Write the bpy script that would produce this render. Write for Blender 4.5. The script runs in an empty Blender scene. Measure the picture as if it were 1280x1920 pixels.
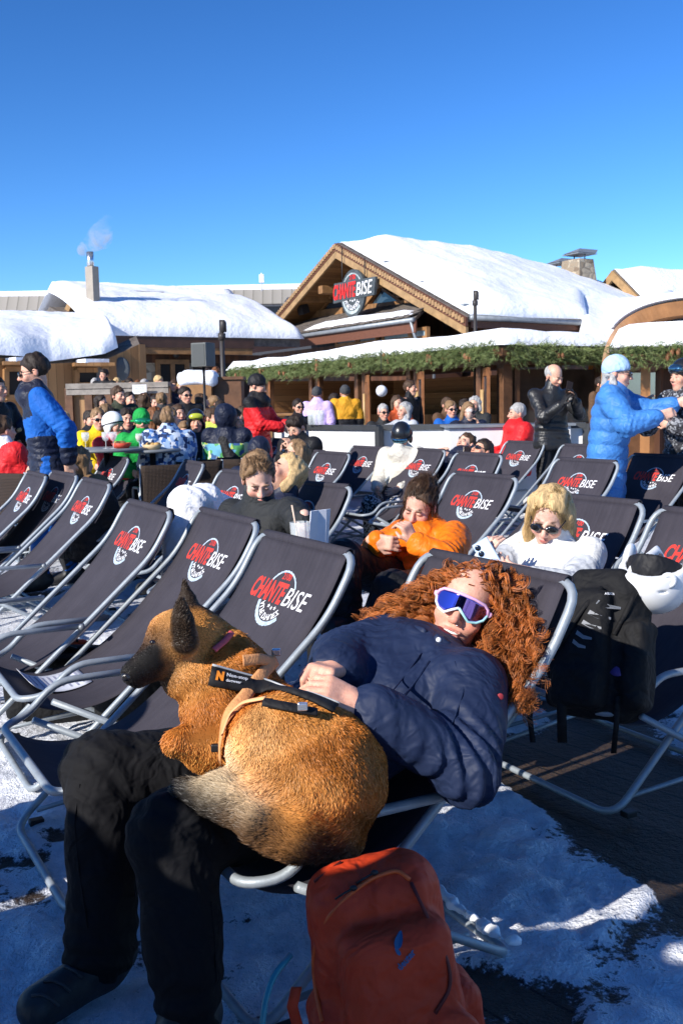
import bpy, math, random
import numpy as np
from mathutils import Vector, Matrix
random.seed(7); RNG = np.random.default_rng(11)
sc = bpy.context.scene; COL = sc.collection
rad = math.radians
A3 = lambda *v: np.array(v, float)
def nrm(v):
    v = np.asarray(v, float); return v / (np.linalg.norm(v) + 1e-12)
# ---------------------------------------------------------------- camera maths (35 mm lens, eye at 1.42 m)
FPX = 1867.0; PITCH = rad(6.2); ROLL = rad(-1.08); CAM = A3(0, 0, 1.42)
_r = A3(1, 0, 0); _f = A3(0, math.cos(PITCH), -math.sin(PITCH)); _u = A3(0, math.sin(PITCH), math.cos(PITCH))
_cr, _sr = math.cos(ROLL), math.sin(ROLL)
def ray(px, py):
    U = (px - 640) / FPX; V = (py - 960) / FPX
    return _r * (U * _cr + V * _sr) - _u * (-U * _sr + V * _cr) + _f
def G(px, py, z=0.0):
    d = ray(px, py); return CAM + d * (z - CAM[2]) / d[2]
def PX(px, py, Y):
    d = ray(px, py); return CAM + d * Y / d[1]
YAW = rad(60)                       # chairs and chalets all face the low sun
UX = A3(math.cos(YAW), -math.sin(YAW), 0); UY = A3(math.sin(YAW), math.cos(YAW), 0)
# ---------------------------------------------------------------- tagging
def tag(o, label=None, cat=None, group=None, kind=None):
    if label: o['label'] = label
    if cat: o['category'] = cat
    if group: o['group'] = group
    if kind: o['kind'] = kind
    return o
def thing(name, label, cat, loc=(0, 0, 0), rz=0.0, group=None):
    o = bpy.data.objects.new(name, None); COL.objects.link(o)
    o.location = tuple(loc); o.rotation_euler = (0, 0, rz); o.empty_display_size = .1
    return tag(o, label, cat, group)
def copy_tree(o, parent=None):
    c = o.copy(); COL.objects.link(c); c.parent = parent
    for ch in list(o.children): copy_tree(ch, c)
    return c
# ---------------------------------------------------------------- mesh builders
class MB:
    def __init__(s): s.v = []; s.f = []; s.m = []; s.s = []
    def add(s, vs, fs, m=0, smooth=False):
        o = len(s.v); s.v += [tuple(map(float, p)) for p in vs]
        for f in fs: s.f.append(tuple(o + i for i in f)); s.m.append(m); s.s.append(smooth)
        return s
    def box(s, c, size, R=None, m=0, taper=1.0):
        x, y, z = size[0] / 2, size[1] / 2, size[2] / 2
        P = np.array([(-x, -y, -z), (x, -y, -z), (x, y, -z), (-x, y, -z), (-x * taper, -y * taper, z), (x * taper, -y * taper, z), (x * taper, y * taper, z), (-x * taper, y * taper, z)])
        if R is not None: P = P @ np.asarray(R).T
        return s.add(P + np.asarray(c), [(0, 3, 2, 1), (4, 5, 6, 7), (0, 1, 5, 4), (1, 2, 6, 5), (2, 3, 7, 6), (3, 0, 4, 7)], m)
    def beam(s, a, b, w, h, m=0, up=(0, 0, 1)):
        a = np.asarray(a, float); b = np.asarray(b, float); d = nrm(b - a)
        x = nrm(np.cross(d, up)); z = np.cross(x, d)
        return s.box((a + b) / 2, (w, np.linalg.norm(b - a), h), np.stack([x, d, z], 1), m)
    def prism(s, poly, ext, m=0):
        P = [np.asarray(p, float) for p in poly]; n = len(P); e = np.asarray(ext, float)
        return s.add(P + [p + e for p in P], [tuple(range(n))[::-1], tuple(range(n, 2 * n))] + [(i, (i + 1) % n, n + (i + 1) % n, n + i) for i in range(n)], m)
    def tube(s, pts, r, n=8, m=0, caps=True, closed=False):
        P = np.array(pts, float); k = len(P); rs = np.broadcast_to(np.asarray(r, float), (k,))
        T = np.zeros_like(P)
        T[1:-1] = P[2:] - P[:-2]; T[0] = P[1] - P[0]; T[-1] = P[-1] - P[-2]
        if closed: T[0] = T[-1] = P[1] - P[-2]
        T /= np.linalg.norm(T, axis=1)[:, None] + 1e-12
        ref = A3(0, 0, 1) if abs(T[0][2]) < .9 else A3(1, 0, 0)
        N = nrm(np.cross(T[0], ref)); V = []
        an = np.arange(n) * 2 * math.pi / n
        for i in range(k):
            N = nrm(N - T[i] * np.dot(N, T[i])); B = np.cross(T[i], N)
            V += [P[i] + rs[i] * (math.cos(a) * N + math.sin(a) * B) for a in an]
        F = [(i * n + j, i * n + (j + 1) % n, (i + 1) * n + (j + 1) % n, (i + 1) * n + j) for i in range(k - 1) for j in range(n)]
        if caps and not closed: F += [tuple(range(n))[::-1], tuple(range((k - 1) * n, k * n))]
        return s.add(V, F, m, True)
    def grid(s, P, m=0, smooth=True, flip=False):
        P = np.asarray(P, float); a, b = P.shape[:2]
        F = [(i * b + j, i * b + j + 1, (i + 1) * b + j + 1, (i + 1) * b + j) for i in range(a - 1) for j in range(b - 1)]
        if flip: F = [f[::-1] for f in F]
        return s.add(P.reshape(-1, 3), F, m, smooth)
    def lathe(s, prof, c=(0, 0, 0), n=16, m=0, R=None):
        V = []; k = len(prof)
        for r, z in prof:
            V += [(r * math.cos(2 * math.pi * j / n), r * math.sin(2 * math.pi * j / n), z) for j in range(n)]
        V = np.array(V)
        if R is not None: V = V @ np.asarray(R).T
        F = [(i * n + j, i * n + (j + 1) % n, (i + 1) * n + (j + 1) % n, (i + 1) * n + j) for i in range(k - 1) for j in range(n)]
        F += [tuple(range(n))[::-1], tuple(range((k - 1) * n, k * n))]
        return s.add(V + np.asarray(c), F, m, True)
    def ball(s, c, r, n=12, m=0, R=None):
        r = np.broadcast_to(np.asarray(r, float), (3,)); V = []
        for i in range(n + 1):
            t = math.pi * i / n
            V += [(r[0] * math.sin(t) * math.cos(2 * math.pi * j / n), r[1] * math.sin(t) * math.sin(2 * math.pi * j / n), -r[2] * math.cos(t)) for j in range(n)]
        V = np.array(V)
        if R is not None: V = V @ np.asarray(R).T
        F = [(i * n + j, i * n + (j + 1) % n, (i + 1) * n + (j + 1) % n, (i + 1) * n + j) for i in range(n) for j in range(n)]
        return s.add(V + np.asarray(c), F, m, True)
    def build(s, name, mats, parent=None, loc=(0, 0, 0), bevel=0):
        me = bpy.data.meshes.new(name); me.from_pydata(s.v, [], s.f)
        mats = mats if isinstance(mats, (list, tuple)) else [mats]
        for m in mats: me.materials.append(m)
        me.polygons.foreach_set('material_index', s.m); me.polygons.foreach_set('use_smooth', s.s); me.update()
        o = bpy.data.objects.new(name, me); COL.objects.link(o); o.location = tuple(loc)
        if parent: o.parent = parent
        if bevel:
            b = o.modifiers.new('bevel', 'BEVEL'); b.width = bevel; b.segments = 2; b.limit_method = 'ANGLE'
        return o
def mesh_np(name, V, F, mats, parent=None, loc=(0, 0, 0), midx=None, col=None, smooth=True):
    me = bpy.data.meshes.new(name); V = np.asarray(V, np.float32); F = np.asarray(F, np.int32); k = F.shape[1]
    me.vertices.add(len(V)); me.vertices.foreach_set('co', V.ravel())
    me.loops.add(F.size); me.loops.foreach_set('vertex_index', F.ravel())
    me.polygons.add(len(F)); me.polygons.foreach_set('loop_start', np.arange(0, F.size, k, dtype=np.int32))
    for m in (mats if isinstance(mats, (list, tuple)) else [mats]): me.materials.append(m)
    if midx is not None: me.polygons.foreach_set('material_index', np.asarray(midx, np.int32))
    me.polygons.foreach_set('use_smooth', np.full(len(F), smooth, bool))
    me.update(calc_edges=True)
    if col is not None:
        a = me.color_attributes.new('Col', 'FLOAT_COLOR', 'POINT')
        c = np.ones((len(V), 4), np.float32); c[:, :3] = col; a.data.foreach_set('color', c.ravel())
    o = bpy.data.objects.new(name, me); COL.objects.link(o); o.location = tuple(loc)
    if parent: o.parent = parent
    return o
# ---------------------------------------------------------------- numpy noise
def _waves(seed, n=6):
    r = np.random.default_rng(seed); d = r.normal(size=(n, 3)); d /= np.linalg.norm(d, axis=1)[:, None]
    return d * r.uniform(.7, 1.4, (n, 1)), r.uniform(0, 6.28, n)
def noise3(P, f, seed=0, octv=2):
    out = 0; amp = 1
    for o in range(octv):
        d, ph = _waves(seed + 17 * o); Q = P * f
        Q = Q + .9 * np.sin(Q[..., [1, 2, 0]] * 1.3 + ph[0]) + .5 * np.sin(Q[..., [2, 0, 1]] * 2.1 + ph[1])
        out = out + amp * sum(np.sin(Q @ d[i] + ph[i]) for i in range(len(d))) / 2.6
        f *= 2.1; amp *= .5
    return out
def folds(P, f, seed=0):
    d, ph = _waves(seed, 5); Q = P * f + .8 * np.sin(P[..., [1, 2, 0]] * f * .7 + ph[0])
    return sum(1 - 1.9 * np.abs(np.sin(Q @ d[i] * .5 + ph[i])) ** .8 for i in range(5)) / 3
# ---------------------------------------------------------------- implicit surfaces -> one continuous mesh
class SDF:
    def __init__(s): s.p = []
    def cone(s, a, b, r1, r2, k=.03, op=1, ex=0):
        a = np.asarray(a, float); b = np.asarray(b, float); m = max(r1, r2)
        def f(P, a=a, ab=b - a):
            t = np.clip(((P - a) @ ab) / (ab @ ab + 1e-12), 0, 1)
            return np.linalg.norm(P - a - t[..., None] * ab, axis=-1) - (r1 + (r2 - r1) * t)
        s.p.append((f, np.minimum(a, b) - m, np.maximum(a, b) + m, k, op)); return s
    def ell(s, c, r, k=.03, R=None, op=1):
        c = np.asarray(c, float); r = np.broadcast_to(np.asarray(r, float), (3,)).copy(); m = r.max() if R is not None else r
        def f(P):
            q = P - c
            if R is not None: q = q @ R
            k0 = np.linalg.norm(q / r, axis=-1); k1 = np.linalg.norm(q / r ** 2, axis=-1)
            return k0 * (k0 - 1) / (k1 + 1e-9)
        s.p.append((f, c - m, c + m, k, op)); return s
    def box(s, c, hs, rr=.01, k=.01, R=None, op=1):
        c = np.asarray(c, float); hs = np.asarray(hs, float); m = np.linalg.norm(hs) if R is not None else hs
        def f(P):
            q = P - c
            if R is not None: q = q @ R
            q = np.abs(q) - (hs - rr)
            return np.linalg.norm(np.maximum(q, 0), axis=-1) + np.minimum(q.max(-1), 0) - rr
        s.p.append((f, c - m, c + m, k, op)); return s
    def cut(s, p0, n, k=0):                       # keep the side the normal points away from
        p0 = np.asarray(p0, float); n = nrm(n)
        s.p.append((lambda P: (P - p0) @ n, None, None, k, 2)); return s
    def mesh(s, h, disp=None):
        lo = np.min([p[1] for p in s.p if p[4] == 1], 0) - 3 * h - .01; hi = np.max([p[2] for p in s.p if p[4] == 1], 0) + 3 * h + .01
        n = np.ceil((hi - lo) / h).astype(int) + 1
        ax = [lo[i] + h * np.arange(n[i]) for i in range(3)]
        P = np.stack(np.meshgrid(*ax, indexing='ij'), -1); D = np.full(tuple(n), 9.0)
        for f, a, b, k, op in s.p:
            if a is None: sl = (slice(None),) * 3
            else:
                i0 = np.clip(((a - k - 3 * h - lo) / h).astype(int), 0, n - 1); i1 = np.clip(((b + k + 3 * h - lo) / h).astype(int) + 2, 1, n)
                sl = tuple(slice(i0[i], max(i1[i], i0[i] + 1)) for i in range(3))
            d = f(P[sl]); E = D[sl]
            if op == 1:
                if k > 0:
                    hh = np.clip(.5 + .5 * (E - d) / k, 0, 1); D[sl] = E + (d - E) * hh - k * hh * (1 - hh)
                    D[sl] = np.where(E > 5, d, D[sl])
                else: D[sl] = np.minimum(E, d)
            else:
                if op == -1: d = -d
                if k > 0:
                    hh = np.clip(.5 - .5 * (E - d) / k, 0, 1); D[sl] = E + (d - E) * hh + k * hh * (1 - hh)
                else: D[sl] = np.maximum(E, d)
        if disp is not None:
            mk = np.abs(D) < .06; D[mk] += disp(P[mk])
        D[0] = D[-1] = 1; D[:, 0] = D[:, -1] = 1; D[:, :, 0] = D[:, :, -1] = 1
        return surfnet(D, lo, h)
def surfnet(D, lo, h):
    S = D < 0; c = np.zeros(tuple(np.array(D.shape) - 1), np.int8); nx, ny, nz = c.shape
    cor = [(i, j, k) for i in (0, 1) for j in (0, 1) for k in (0, 1)]
    sl = lambda A, o: A[o[0]:o[0] + nx, o[1]:o[1] + ny, o[2]:o[2] + nz]
    for o in cor: c += sl(S, o)
    act = (c > 0) & (c < 8); I = np.argwhere(act); idx = np.full(c.shape, -1); idx[act] = np.arange(len(I))
    pos = np.zeros((len(I), 3)); cnt = np.zeros(len(I)); val = {o: sl(D, o)[act] for o in cor}
    for o in cor:
        for a in range(3):
            if o[a] == 0:
                q = list(o); q[a] = 1; q = tuple(q); v0, v1 = val[o], val[q]; x = (v0 < 0) != (v1 < 0)
                t = np.where(x, v0 / np.where(x, v0 - v1, 1), 0); e = np.array(o, float)[None] + t[:, None] * np.eye(3)[a]
                pos += x[:, None] * e; cnt += x
    V = lo + h * (I + pos / cnt[:, None]); F = []
    for a in range(3):
        b, d = (a + 1) % 3, (a + 2) % 3
        s0 = [slice(None)] * 3; s1 = [slice(None)] * 3; s0[a] = slice(0, -1); s1[a] = slice(1, None)
        E = S[tuple(s0)] != S[tuple(s1)]; L = np.argwhere(E); L = L[(L[:, b] > 0) & (L[:, d] > 0) & (L[:, b] < D.shape[b] - 1) & (L[:, d] < D.shape[d] - 1)]
        fl = S[tuple(s0)][tuple(L.T)]
        def cell(db, dd):
            M = L.copy(); M[:, b] -= db; M[:, d] -= dd; return idx[tuple(M.T)]
        q = np.stack([cell(1, 1), cell(0, 1), cell(0, 0), cell(1, 0)], 1); q[~fl] = q[~fl][:, ::-1]; F.append(q)
    return V, np.concatenate(F)
def relax(V, F, it=2, lam=.5):
    n = len(V); E = np.concatenate([F[:, [0, 1]], F[:, [1, 2]], F[:, [2, 3]], F[:, [3, 0]]]); E = np.concatenate([E, E[:, ::-1]])
    deg = np.bincount(E[:, 0], minlength=n)[:, None]
    for _ in range(it):
        s = np.stack([np.bincount(E[:, 0], V[E[:, 1], i], n) for i in range(3)], 1); V = V + lam * (s / np.maximum(deg, 1) - V)
    return V
def vnormals(V, F):
    n = np.cross(V[F[:, 2]] - V[F[:, 0]], V[F[:, 3 % F.shape[1]]] - V[F[:, 1]]); N = np.zeros_like(V)
    for j in range(F.shape[1]):
        for i in range(3): N[:, i] += np.bincount(F[:, j], n[:, i], len(V))
    return N / (np.linalg.norm(N, axis=1)[:, None] + 1e-12)
# ---------------------------------------------------------------- materials
MATS = {}
class NT:
    def __init__(s, m): s.t = m.node_tree; s.b = s.t.nodes['Principled BSDF']
    def n(s, typ, **kw):
        x = s.t.nodes.new('ShaderNode' + typ)
        for k, v in kw.items():
            if k in x.inputs: x.inputs[k].default_value = v
            else: setattr(x, k, v)
        return x
    def l(s, a, b): s.t.links.new(a, b)
    def coord(s, scale=(1, 1, 1), rot=(0, 0, 0), src='Object'):
        c = s.n('TexCoord'); m = s.n('Mapping'); m.inputs['Scale'].default_value = scale; m.inputs['Rotation'].default_value = rot
        s.l(c.outputs[src], m.inputs['Vector']); return m.outputs[0]
    def noise(s, vec, scale, detail=4, rough=.55, dist=0):
        x = s.n('TexNoise'); x.inputs['Scale'].default_value = scale; x.inputs['Detail'].default_value = detail; x.inputs['Roughness'].default_value = rough; x.inputs['Distortion'].default_value = dist
        s.l(vec, x.inputs['Vector']); return x.outputs['Fac']
    def ramp(s, fac, stops):
        r = s.n('ValToRGB'); e = r.color_ramp.elements
        while len(e) < len(stops): e.new(.5)
        for i, (p, c) in enumerate(stops): e[i].position = p; e[i].color = (*c[:3], 1)
        s.l(fac, r.inputs[0]); return r.outputs[0]
    def mix(s, fac, a, b, typ='MIX'):
        x = s.n('MixRGB'); x.blend_type = typ
        for i, v in enumerate((fac, a, b)):
            if hasattr(v, 'is_linked'): s.l(v, x.inputs[i])
            elif i == 0: x.inputs[0].default_value = v
            else: x.inputs[i].default_value = (*v, 1)
        return x.outputs[0]
    def math(s, op, a, b=None, c=None):
        x = s.n('Math'); x.operation = op
        for i, v in enumerate((a, b, c)):
            if v is None: continue
            if hasattr(v, 'is_linked'): s.l(v, x.inputs[i])
            else: x.inputs[i].default_value = v
        return x.outputs[0]
    def bump(s, hgt, strength=.3, dist=.01):
        x = s.n('Bump'); x.inputs['Strength'].default_value = strength; x.inputs['Distance'].default_value = dist
        s.l(hgt, x.inputs['Height']); s.l(x.outputs[0], s.b.inputs['Normal']); return x
def newmat(name, rough=.6, metal=0, spec=.5, color=(.5, .5, .5)):
    m = bpy.data.materials.new(name); m.use_nodes = True; t = NT(m)
    t.b.inputs['Roughness'].default_value = rough; t.b.inputs['Metallic'].default_value = metal
    t.b.inputs['Specular IOR Level'].default_value = spec; t.b.inputs['Base Color'].default_value = (*color, 1)
    return m, t
def mat(name, c, rough=.6, metal=0, var=.18, vs=6.0, bump=.0, bs=60.0, spec=.4, sheen=0):
    """one procedural material: colour with noise mottling, optional bump"""
    key = (name,)
    if key in MATS: return MATS[key]
    m, t = newmat(name, rough, metal, spec, c)
    co = t.coord(); f = t.noise(co, vs, 5)
    lo = tuple(x * (1 - var) for x in c); hi = tuple(min(1, x * (1 + var)) for x in c)
    t.l(t.ramp(f, [(.3, lo), (.7, hi)]), t.b.inputs['Base Color'])
    if bump: t.bump(t.noise(co, bs, 3), bump, .01)
    if sheen: t.b.inputs['Sheen Weight'].default_value = sheen
    MATS[key] = m; return m
def cloth(name, c, rough=.72, puff=0, spec=.22):
    key = ('cloth', name)
    if key in MATS: return MATS[key]
    m, t = newmat(name, rough, 0, spec, c); co = t.coord()
    f = t.noise(co, 9, 4); t.l(t.ramp(f, [(.25, tuple(x * .85 for x in c)), (.75, tuple(min(1, x * 1.12) for x in c))]), t.b.inputs['Base Color'])
    h = t.math('ADD', t.noise(co, 9, 2, .45, 1.6), t.math('MULTIPLY', t.noise(co, 24, 1, .5, .8), .35))
    t.bump(h, .55, .035); MATS[key] = m; return m
def attr_mat(name, rough=.5, spec=.4, bump=0, bs=200, sss=0):
    m, t = newmat(name, rough, 0, spec); a = t.n('Attribute'); a.attribute_name = 'Col'
    t.l(a.outputs['Color'], t.b.inputs['Base Color'])
    if bump: t.bump(t.noise(t.coord(), bs, 2), bump, .004)
    if sss:
        t.b.inputs['Subsurface Weight'].default_value = sss; t.b.inputs['Subsurface Radius'].default_value = (.012, .005, .003)
    return m
def wood(name, c1, c2, plank=.14, axis=0, rough=.6, gap=.04, seed=0.0):
    """boards: axis is the local axis across the boards (0 x, 1 y, 2 z)"""
    m, t = newmat(name, rough, 0, .35); tc = t.n('TexCoord'); sp = t.n('SeparateXYZ'); t.l(tc.outputs['Object'], sp.inputs[0])
    w = t.math('DIVIDE', t.math('ADD', sp.outputs[axis], 50 + seed), plank); cell = t.math('FLOOR', w); fr = t.math('FRACT', w)
    wn = t.n('TexWhiteNoise'); wn.noise_dimensions = '1D'; t.l(cell, wn.inputs['W'])
    s = [3, 3, 3]; s[axis] = 30
    if axis == 0: s = [30, 30, 2]
    elif axis == 2: s = [2, 2, 30]
    else: s = [2, 30, 30]
    g = t.noise(t.coord(tuple(s)), 1.0, 5, .6, .6)
    f = t.math('ADD', t.math('MULTIPLY', wn.outputs[0], .55), t.math('MULTIPLY', g, .5))
    col = t.ramp(f, [(.15, c1), (.9, c2)])
    e = t.math('LESS_THAN', fr, gap); col = t.mix(e, col, tuple(x * .25 for x in c1))
    t.l(col, t.b.inputs['Base Color'])
    t.bump(t.math('SUBTRACT', g, t.math('MULTIPLY', e, 1.5)), .4, .01); return m
# ================================================================= camera, light, air
cam = bpy.data.cameras.new('camera'); camo = bpy.data.objects.new('camera', cam); COL.objects.link(camo); sc.camera = camo
cam.sensor_fit = 'VERTICAL'; cam.sensor_height = 36; cam.lens = FPX / 1920 * 36; cam.clip_end = 3000; cam.clip_start = .05
cR = _cr * _r + _sr * _u; cU = _cr * _u - _sr * _r
camo.matrix_world = Matrix(((cR[0], cU[0], -_f[0], CAM[0]), (cR[1], cU[1], -_f[1], CAM[1]), (cR[2], cU[2], -_f[2], CAM[2]), (0, 0, 0, 1)))
cam.dof.use_dof = True; cam.dof.focus_distance = 2.75; cam.dof.aperture_fstop = 14
SUN_AZ = rad(228); SUN_EL = rad(29)        # low winter sun behind the photographer's left shoulder
SUND = A3(math.sin(SUN_AZ) * math.cos(SUN_EL), math.cos(SUN_AZ) * math.cos(SUN_EL), math.sin(SUN_EL))
w = bpy.data.worlds.new('World'); sc.world = w; w.use_nodes = True
bg = w.node_tree.nodes['Background']; sky = w.node_tree.nodes.new('ShaderNodeTexSky'); sky.sky_type = 'NISHITA'
sky.sun_disc = False; sky.sun_elevation = SUN_EL; sky.sun_rotation = SUN_AZ; sky.altitude = 800; sky.dust_density = .0; sky.air_density = 1.0; sky.ozone_density = 6
gm = w.node_tree.nodes.new('ShaderNodeGamma'); gm.inputs[1].default_value = 1.38
hs = w.node_tree.nodes.new('ShaderNodeHueSaturation'); hs.inputs['Saturation'].default_value = 1.06
w.node_tree.links.new(sky.outputs[0], gm.inputs[0]); w.node_tree.links.new(gm.outputs[0], hs.inputs['Color']); w.node_tree.links.new(hs.outputs[0], bg.inputs[0]); bg.inputs[1].default_value = .068
sl = bpy.data.lights.new('sun', 'SUN'); sl.energy = 5.0; sl.angle = rad(.53); sl.color = (1, .945, .86)
so = bpy.data.objects.new('sun', sl); COL.objects.link(so); so.rotation_euler = Vector(SUND).to_track_quat('Z', 'Y').to_euler()
sc.view_settings.view_transform = 'Standard'; sc.view_settings.look = 'None'; sc.view_settings.exposure = 0.58; sc.view_settings.gamma = 1
sc.cycles.max_bounces = 8; sc.cycles.transparent_max_bounces = 12
# ================================================================= shared materials
def snow_mat(name, crumbs=.5, tint=(.86, .88, .92)):
    m, t = newmat(name, .55, 0, .3, tint); co = t.coord()
    t.l(t.ramp(t.noise(co, 2.2, 4), [(.3, tuple(x * .94 for x in tint)), (.7, tint)]), t.b.inputs['Base Color'])
    h = t.math('ADD', t.noise(co, 3.0, 5, .6), t.math('MULTIPLY', t.noise(co, 40, 3), .12))
    t.bump(h, crumbs, .08); t.b.inputs['Subsurface Weight'].default_value = 0; return m
M_SNOW = snow_mat('roof_snow', .6)
M_ALU = mat('aluminium_tube', (.29, .325, .355), .48, .3, .10, 30, .08, 200, .5)
M_ALU_DK = mat('galvanised', (.25, .27, .29), .5, .4)
M_BLACK = mat('black_plastic', (.012, .012, .014), .45)
M_CANVAS, _t = newmat('canvas', .85, 0, .2, (.06, .056, .07))
_co = _t.coord(); _n = _t.noise(_co, 5, 4); _wv = _t.math('MULTIPLY', _t.noise(_t.coord((520, 520, 520)), 1, 1), .5)
_st = _t.noise(_t.coord((70, 3, 3)), 1, 3)
_t.l(_t.ramp(_t.math('ADD', _t.math('MULTIPLY', _n, .5), _t.math('ADD', _t.math('MULTIPLY', _st, .22), _t.math('MULTIPLY', _wv, .55))), [(.3, (.026, .0235, .031)), (.8, (.064, .058, .072))]), _t.b.inputs['Base Color'])
_t.bump(_t.math('ADD', _t.math('MULTIPLY', _t.noise(_t.coord((16, 2, 2)), 1, 3), 1.0), _t.math('MULTIPLY', _wv, .25)), .5, .012)
M_RED = mat('red_print', (.55, .035, .025), .8, var=.12); M_WHITE = mat('white_print', (.72, .72, .74), .8, var=.1); M_BLUEGREY = mat('grey_blue_print', (.36, .44, .52), .8, var=.25, vs=60)
M_GLASSY, _t = newmat('clear_glass', .03, 0, .5, (.9, .95, .95)); _t.b.inputs['Alpha'].default_value = .28
M_WINDOW, _t = newmat('window_glass', .06, .0, .8, (.03, .05, .07))
M_DARK = mat('dark_interior', (.012, .010, .009), .8)
M_WPLANK = wood('honey_planks', (.16, .075, .028), (.34, .18, .07), .15, 0)
M_WDARK = wood('dark_red_planks', (.045, .018, .009), (.13, .05, .022), .14, 0)
M_WDARKY = wood('dark_red_planks_side', (.045, .018, .009), (.13, .05, .022), .14, 1)
M_BEAM = mat('honey_beam', (.25, .125, .047), .6, var=.3, vs=4, bump=.3, bs=20)
M_BEAMLT = mat('light_barge_board', (.30, .185, .085), .6, var=.25, vs=5, bump=.3, bs=25)
M_BEAMDK = mat('dark_beam', (.115, .052, .024), .6, var=.35, vs=5, bump=.3, bs=25)
M_SLATE = mat('slate_roofing', (.12, .10, .085), .8, var=.45, vs=7, bump=.6, bs=9)
M_FASCIA = mat('fascia_red_brown', (.12, .045, .025), .65, var=.35, vs=30, bump=.4, bs=40)
# ================================================================= ground
def axis_pts(lo, hi, d, far, up=1.18):
    a = list(np.arange(lo, hi, d)); s = d; x = hi
    while x < far: a.append(x); s *= up; x += s
    s = d; x = lo; b = []
    while x > -far: s *= up; x -= s; b.append(x)
    return np.array(b[::-1] + a + [far])
gx = axis_pts(-1.9, 2.6, .028, 700); gy = axis_pts(1.5, 5.6, .028, 900)
GXY = np.stack(np.meshgrid(gx, gy, indexing='ij'), -1); P3 = np.concatenate([GXY, np.zeros(GXY.shape[:2] + (1,))], -1)
PA, PB = G(905, 1440)[:2], G(1280, 1700)[:2]                      # edge of the bare boards in the lower right
ed = nrm(PB - PA); en = A3(-ed[1], ed[0]); en = en if en @ (G(1200, 1450)[:2] - PA) > 0 else -en
q = GXY - PA; wv = q @ en; al = q @ ed
nz = noise3(P3, 3.2, 3, 3); nf = noise3(P3, 14, 5, 3)
ss = lambda x, a, b: np.clip((x - a) / (b - a), 0, 1) ** 2 * (3 - 2 * np.clip((x - a) / (b - a), 0, 1))
bare = ss(wv, -.06, .10) * (1 - ss(wv, .62, 1.0)) * ss(al, -.5, -.1) * 1.25 + .24 * (nz - .35) + .16 * nf - .1
bare -= .75 * ss(noise3(P3, 4.2, 33, 3), .0, .8) * ss(wv, .28, .55); bare += .30 * ss(wv, .5, .9) * (1 - ss(wv, 1.6, 2.4)) * ss(al, -.9, 0)
bare += .38 * ss(noise3(P3, 5.5, 21, 3), .45, 1.1) * (1 - ss(GXY[..., 1], 6, 14)); bare += .35 * ss(nz, .55, 1.0) * (1 - ss(GXY[..., 1], 12, 30))
NF = 190; fr_ = np.random.default_rng(5); foot = np.zeros(GXY.shape[:2])
for _ in range(NF):
    cx, cy, an = fr_.uniform(-1.8, 2.5), fr_.uniform(1.6, 5.5), fr_.uniform(0, 6.28); d0 = GXY - (cx, cy); u_ = d0[..., 0] * math.cos(an) + d0[..., 1] * math.sin(an); v_ = -d0[..., 0] * math.sin(an) + d0[..., 1] * math.cos(an); e_ = (u_ / .14) ** 2 + (v_ / .055) ** 2; foot += np.where(e_ < 1, -1.0, np.where(e_ < 1.7, .55 * (1.7 - e_) / .7, 0)) * fr_.uniform(.4, 1)
near = 1 - ss(np.hypot(GXY[..., 0], GXY[..., 1] - 3), 8, 25)
thick = 1 - ss(bare, .05, .5)
Z = near * (thick * (.014 + .009 * nz + .010 * nf + .007 * noise3(P3, 42, 8, 2) + .007 * np.clip(foot, -1.4, 1)) - .012)
Pg = np.concatenate([GXY, Z[..., None]], -1); a, b = Pg.shape[:2]
I = np.arange(a * b).reshape(a, b); F = np.stack([I[:-1, :-1], I[1:, :-1], I[1:, 1:], I[:-1, 1:]], -1).reshape(-1, 4)
M_GROUND, t = newmat('trodden_snow_on_boards', .6, 0, .3)
at = t.n('Attribute'); at.attribute_name = 'Col'; sx = t.n('SeparateXYZ'); t.l(at.outputs['Color'], sx.inputs[0])
co = t.coord(); fine = t.noise(co, 38, 4, .65); big = t.noise(co, 1.7, 5, .6); grit = t.noise(co, 140, 2, .6)
mask = t.ramp(t.math('ADD', sx.outputs[0], t.math('ADD', t.math('MULTIPLY', t.math('SUBTRACT', fine, .5), 1.05), t.math('MULTIPLY', t.math('SUBTRACT', grit, .5), .3))), [(.26, (0, 0, 0)), (.36, (.55, .55, .55)), (.47, (1, 1, 1))])
snowc = t.ramp(t.math('ADD', t.math('MULTIPLY', big, .6), t.math('MULTIPLY', fine, .4)), [(.28, (.33, .33, .35)), (.42, (.58, .60, .65)), (.62, (.78, .80, .85))])
rc = t.coord(rot=(0, 0, rad(-38))); s2 = t.n('SeparateXYZ'); t.l(rc, s2.inputs[0])
pw = t.math('DIVIDE', t.math('ADD', s2.outputs[0], 900), .145); pc = t.math('FLOOR', pw); pf = t.math('FRACT', pw)
wn = t.n('TexWhiteNoise'); wn.noise_dimensions = '1D'; t.l(pc, wn.inputs['W'])
gr = t.noise(t.coord((22, 22, 2), (0, 0, rad(-38))), 1, 4)
wd = t.ramp(t.math('ADD', t.math('MULTIPLY', wn.outputs[0], .4), t.math('MULTIPLY', gr, .6)), [(.2, (.018, .012, .009)), (.9, (.085, .055, .038))])
gap = t.math('LESS_THAN', pf, .06); wd = t.mix(gap, wd, (.004, .003, .003))
slush = t.ramp(mask, [(.05, (1, 1, 1)), (.45, (.30, .31, .34)), (.8, (.12, .11, .11))]); snowc = t.mix(1.0, snowc, slush, 'MULTIPLY')
t.l(t.mix(t.ramp(mask, [(.55, (0, 0, 0)), (.95, (1, 1, 1))]), snowc, wd), t.b.inputs['Base Color'])
t.bump(t.math('ADD', t.math('ADD', t.math('MULTIPLY', fine, .6), t.math('MULTIPLY', grit, .2)), t.math('MULTIPLY', gap, -.8)), .95, .03)
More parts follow.
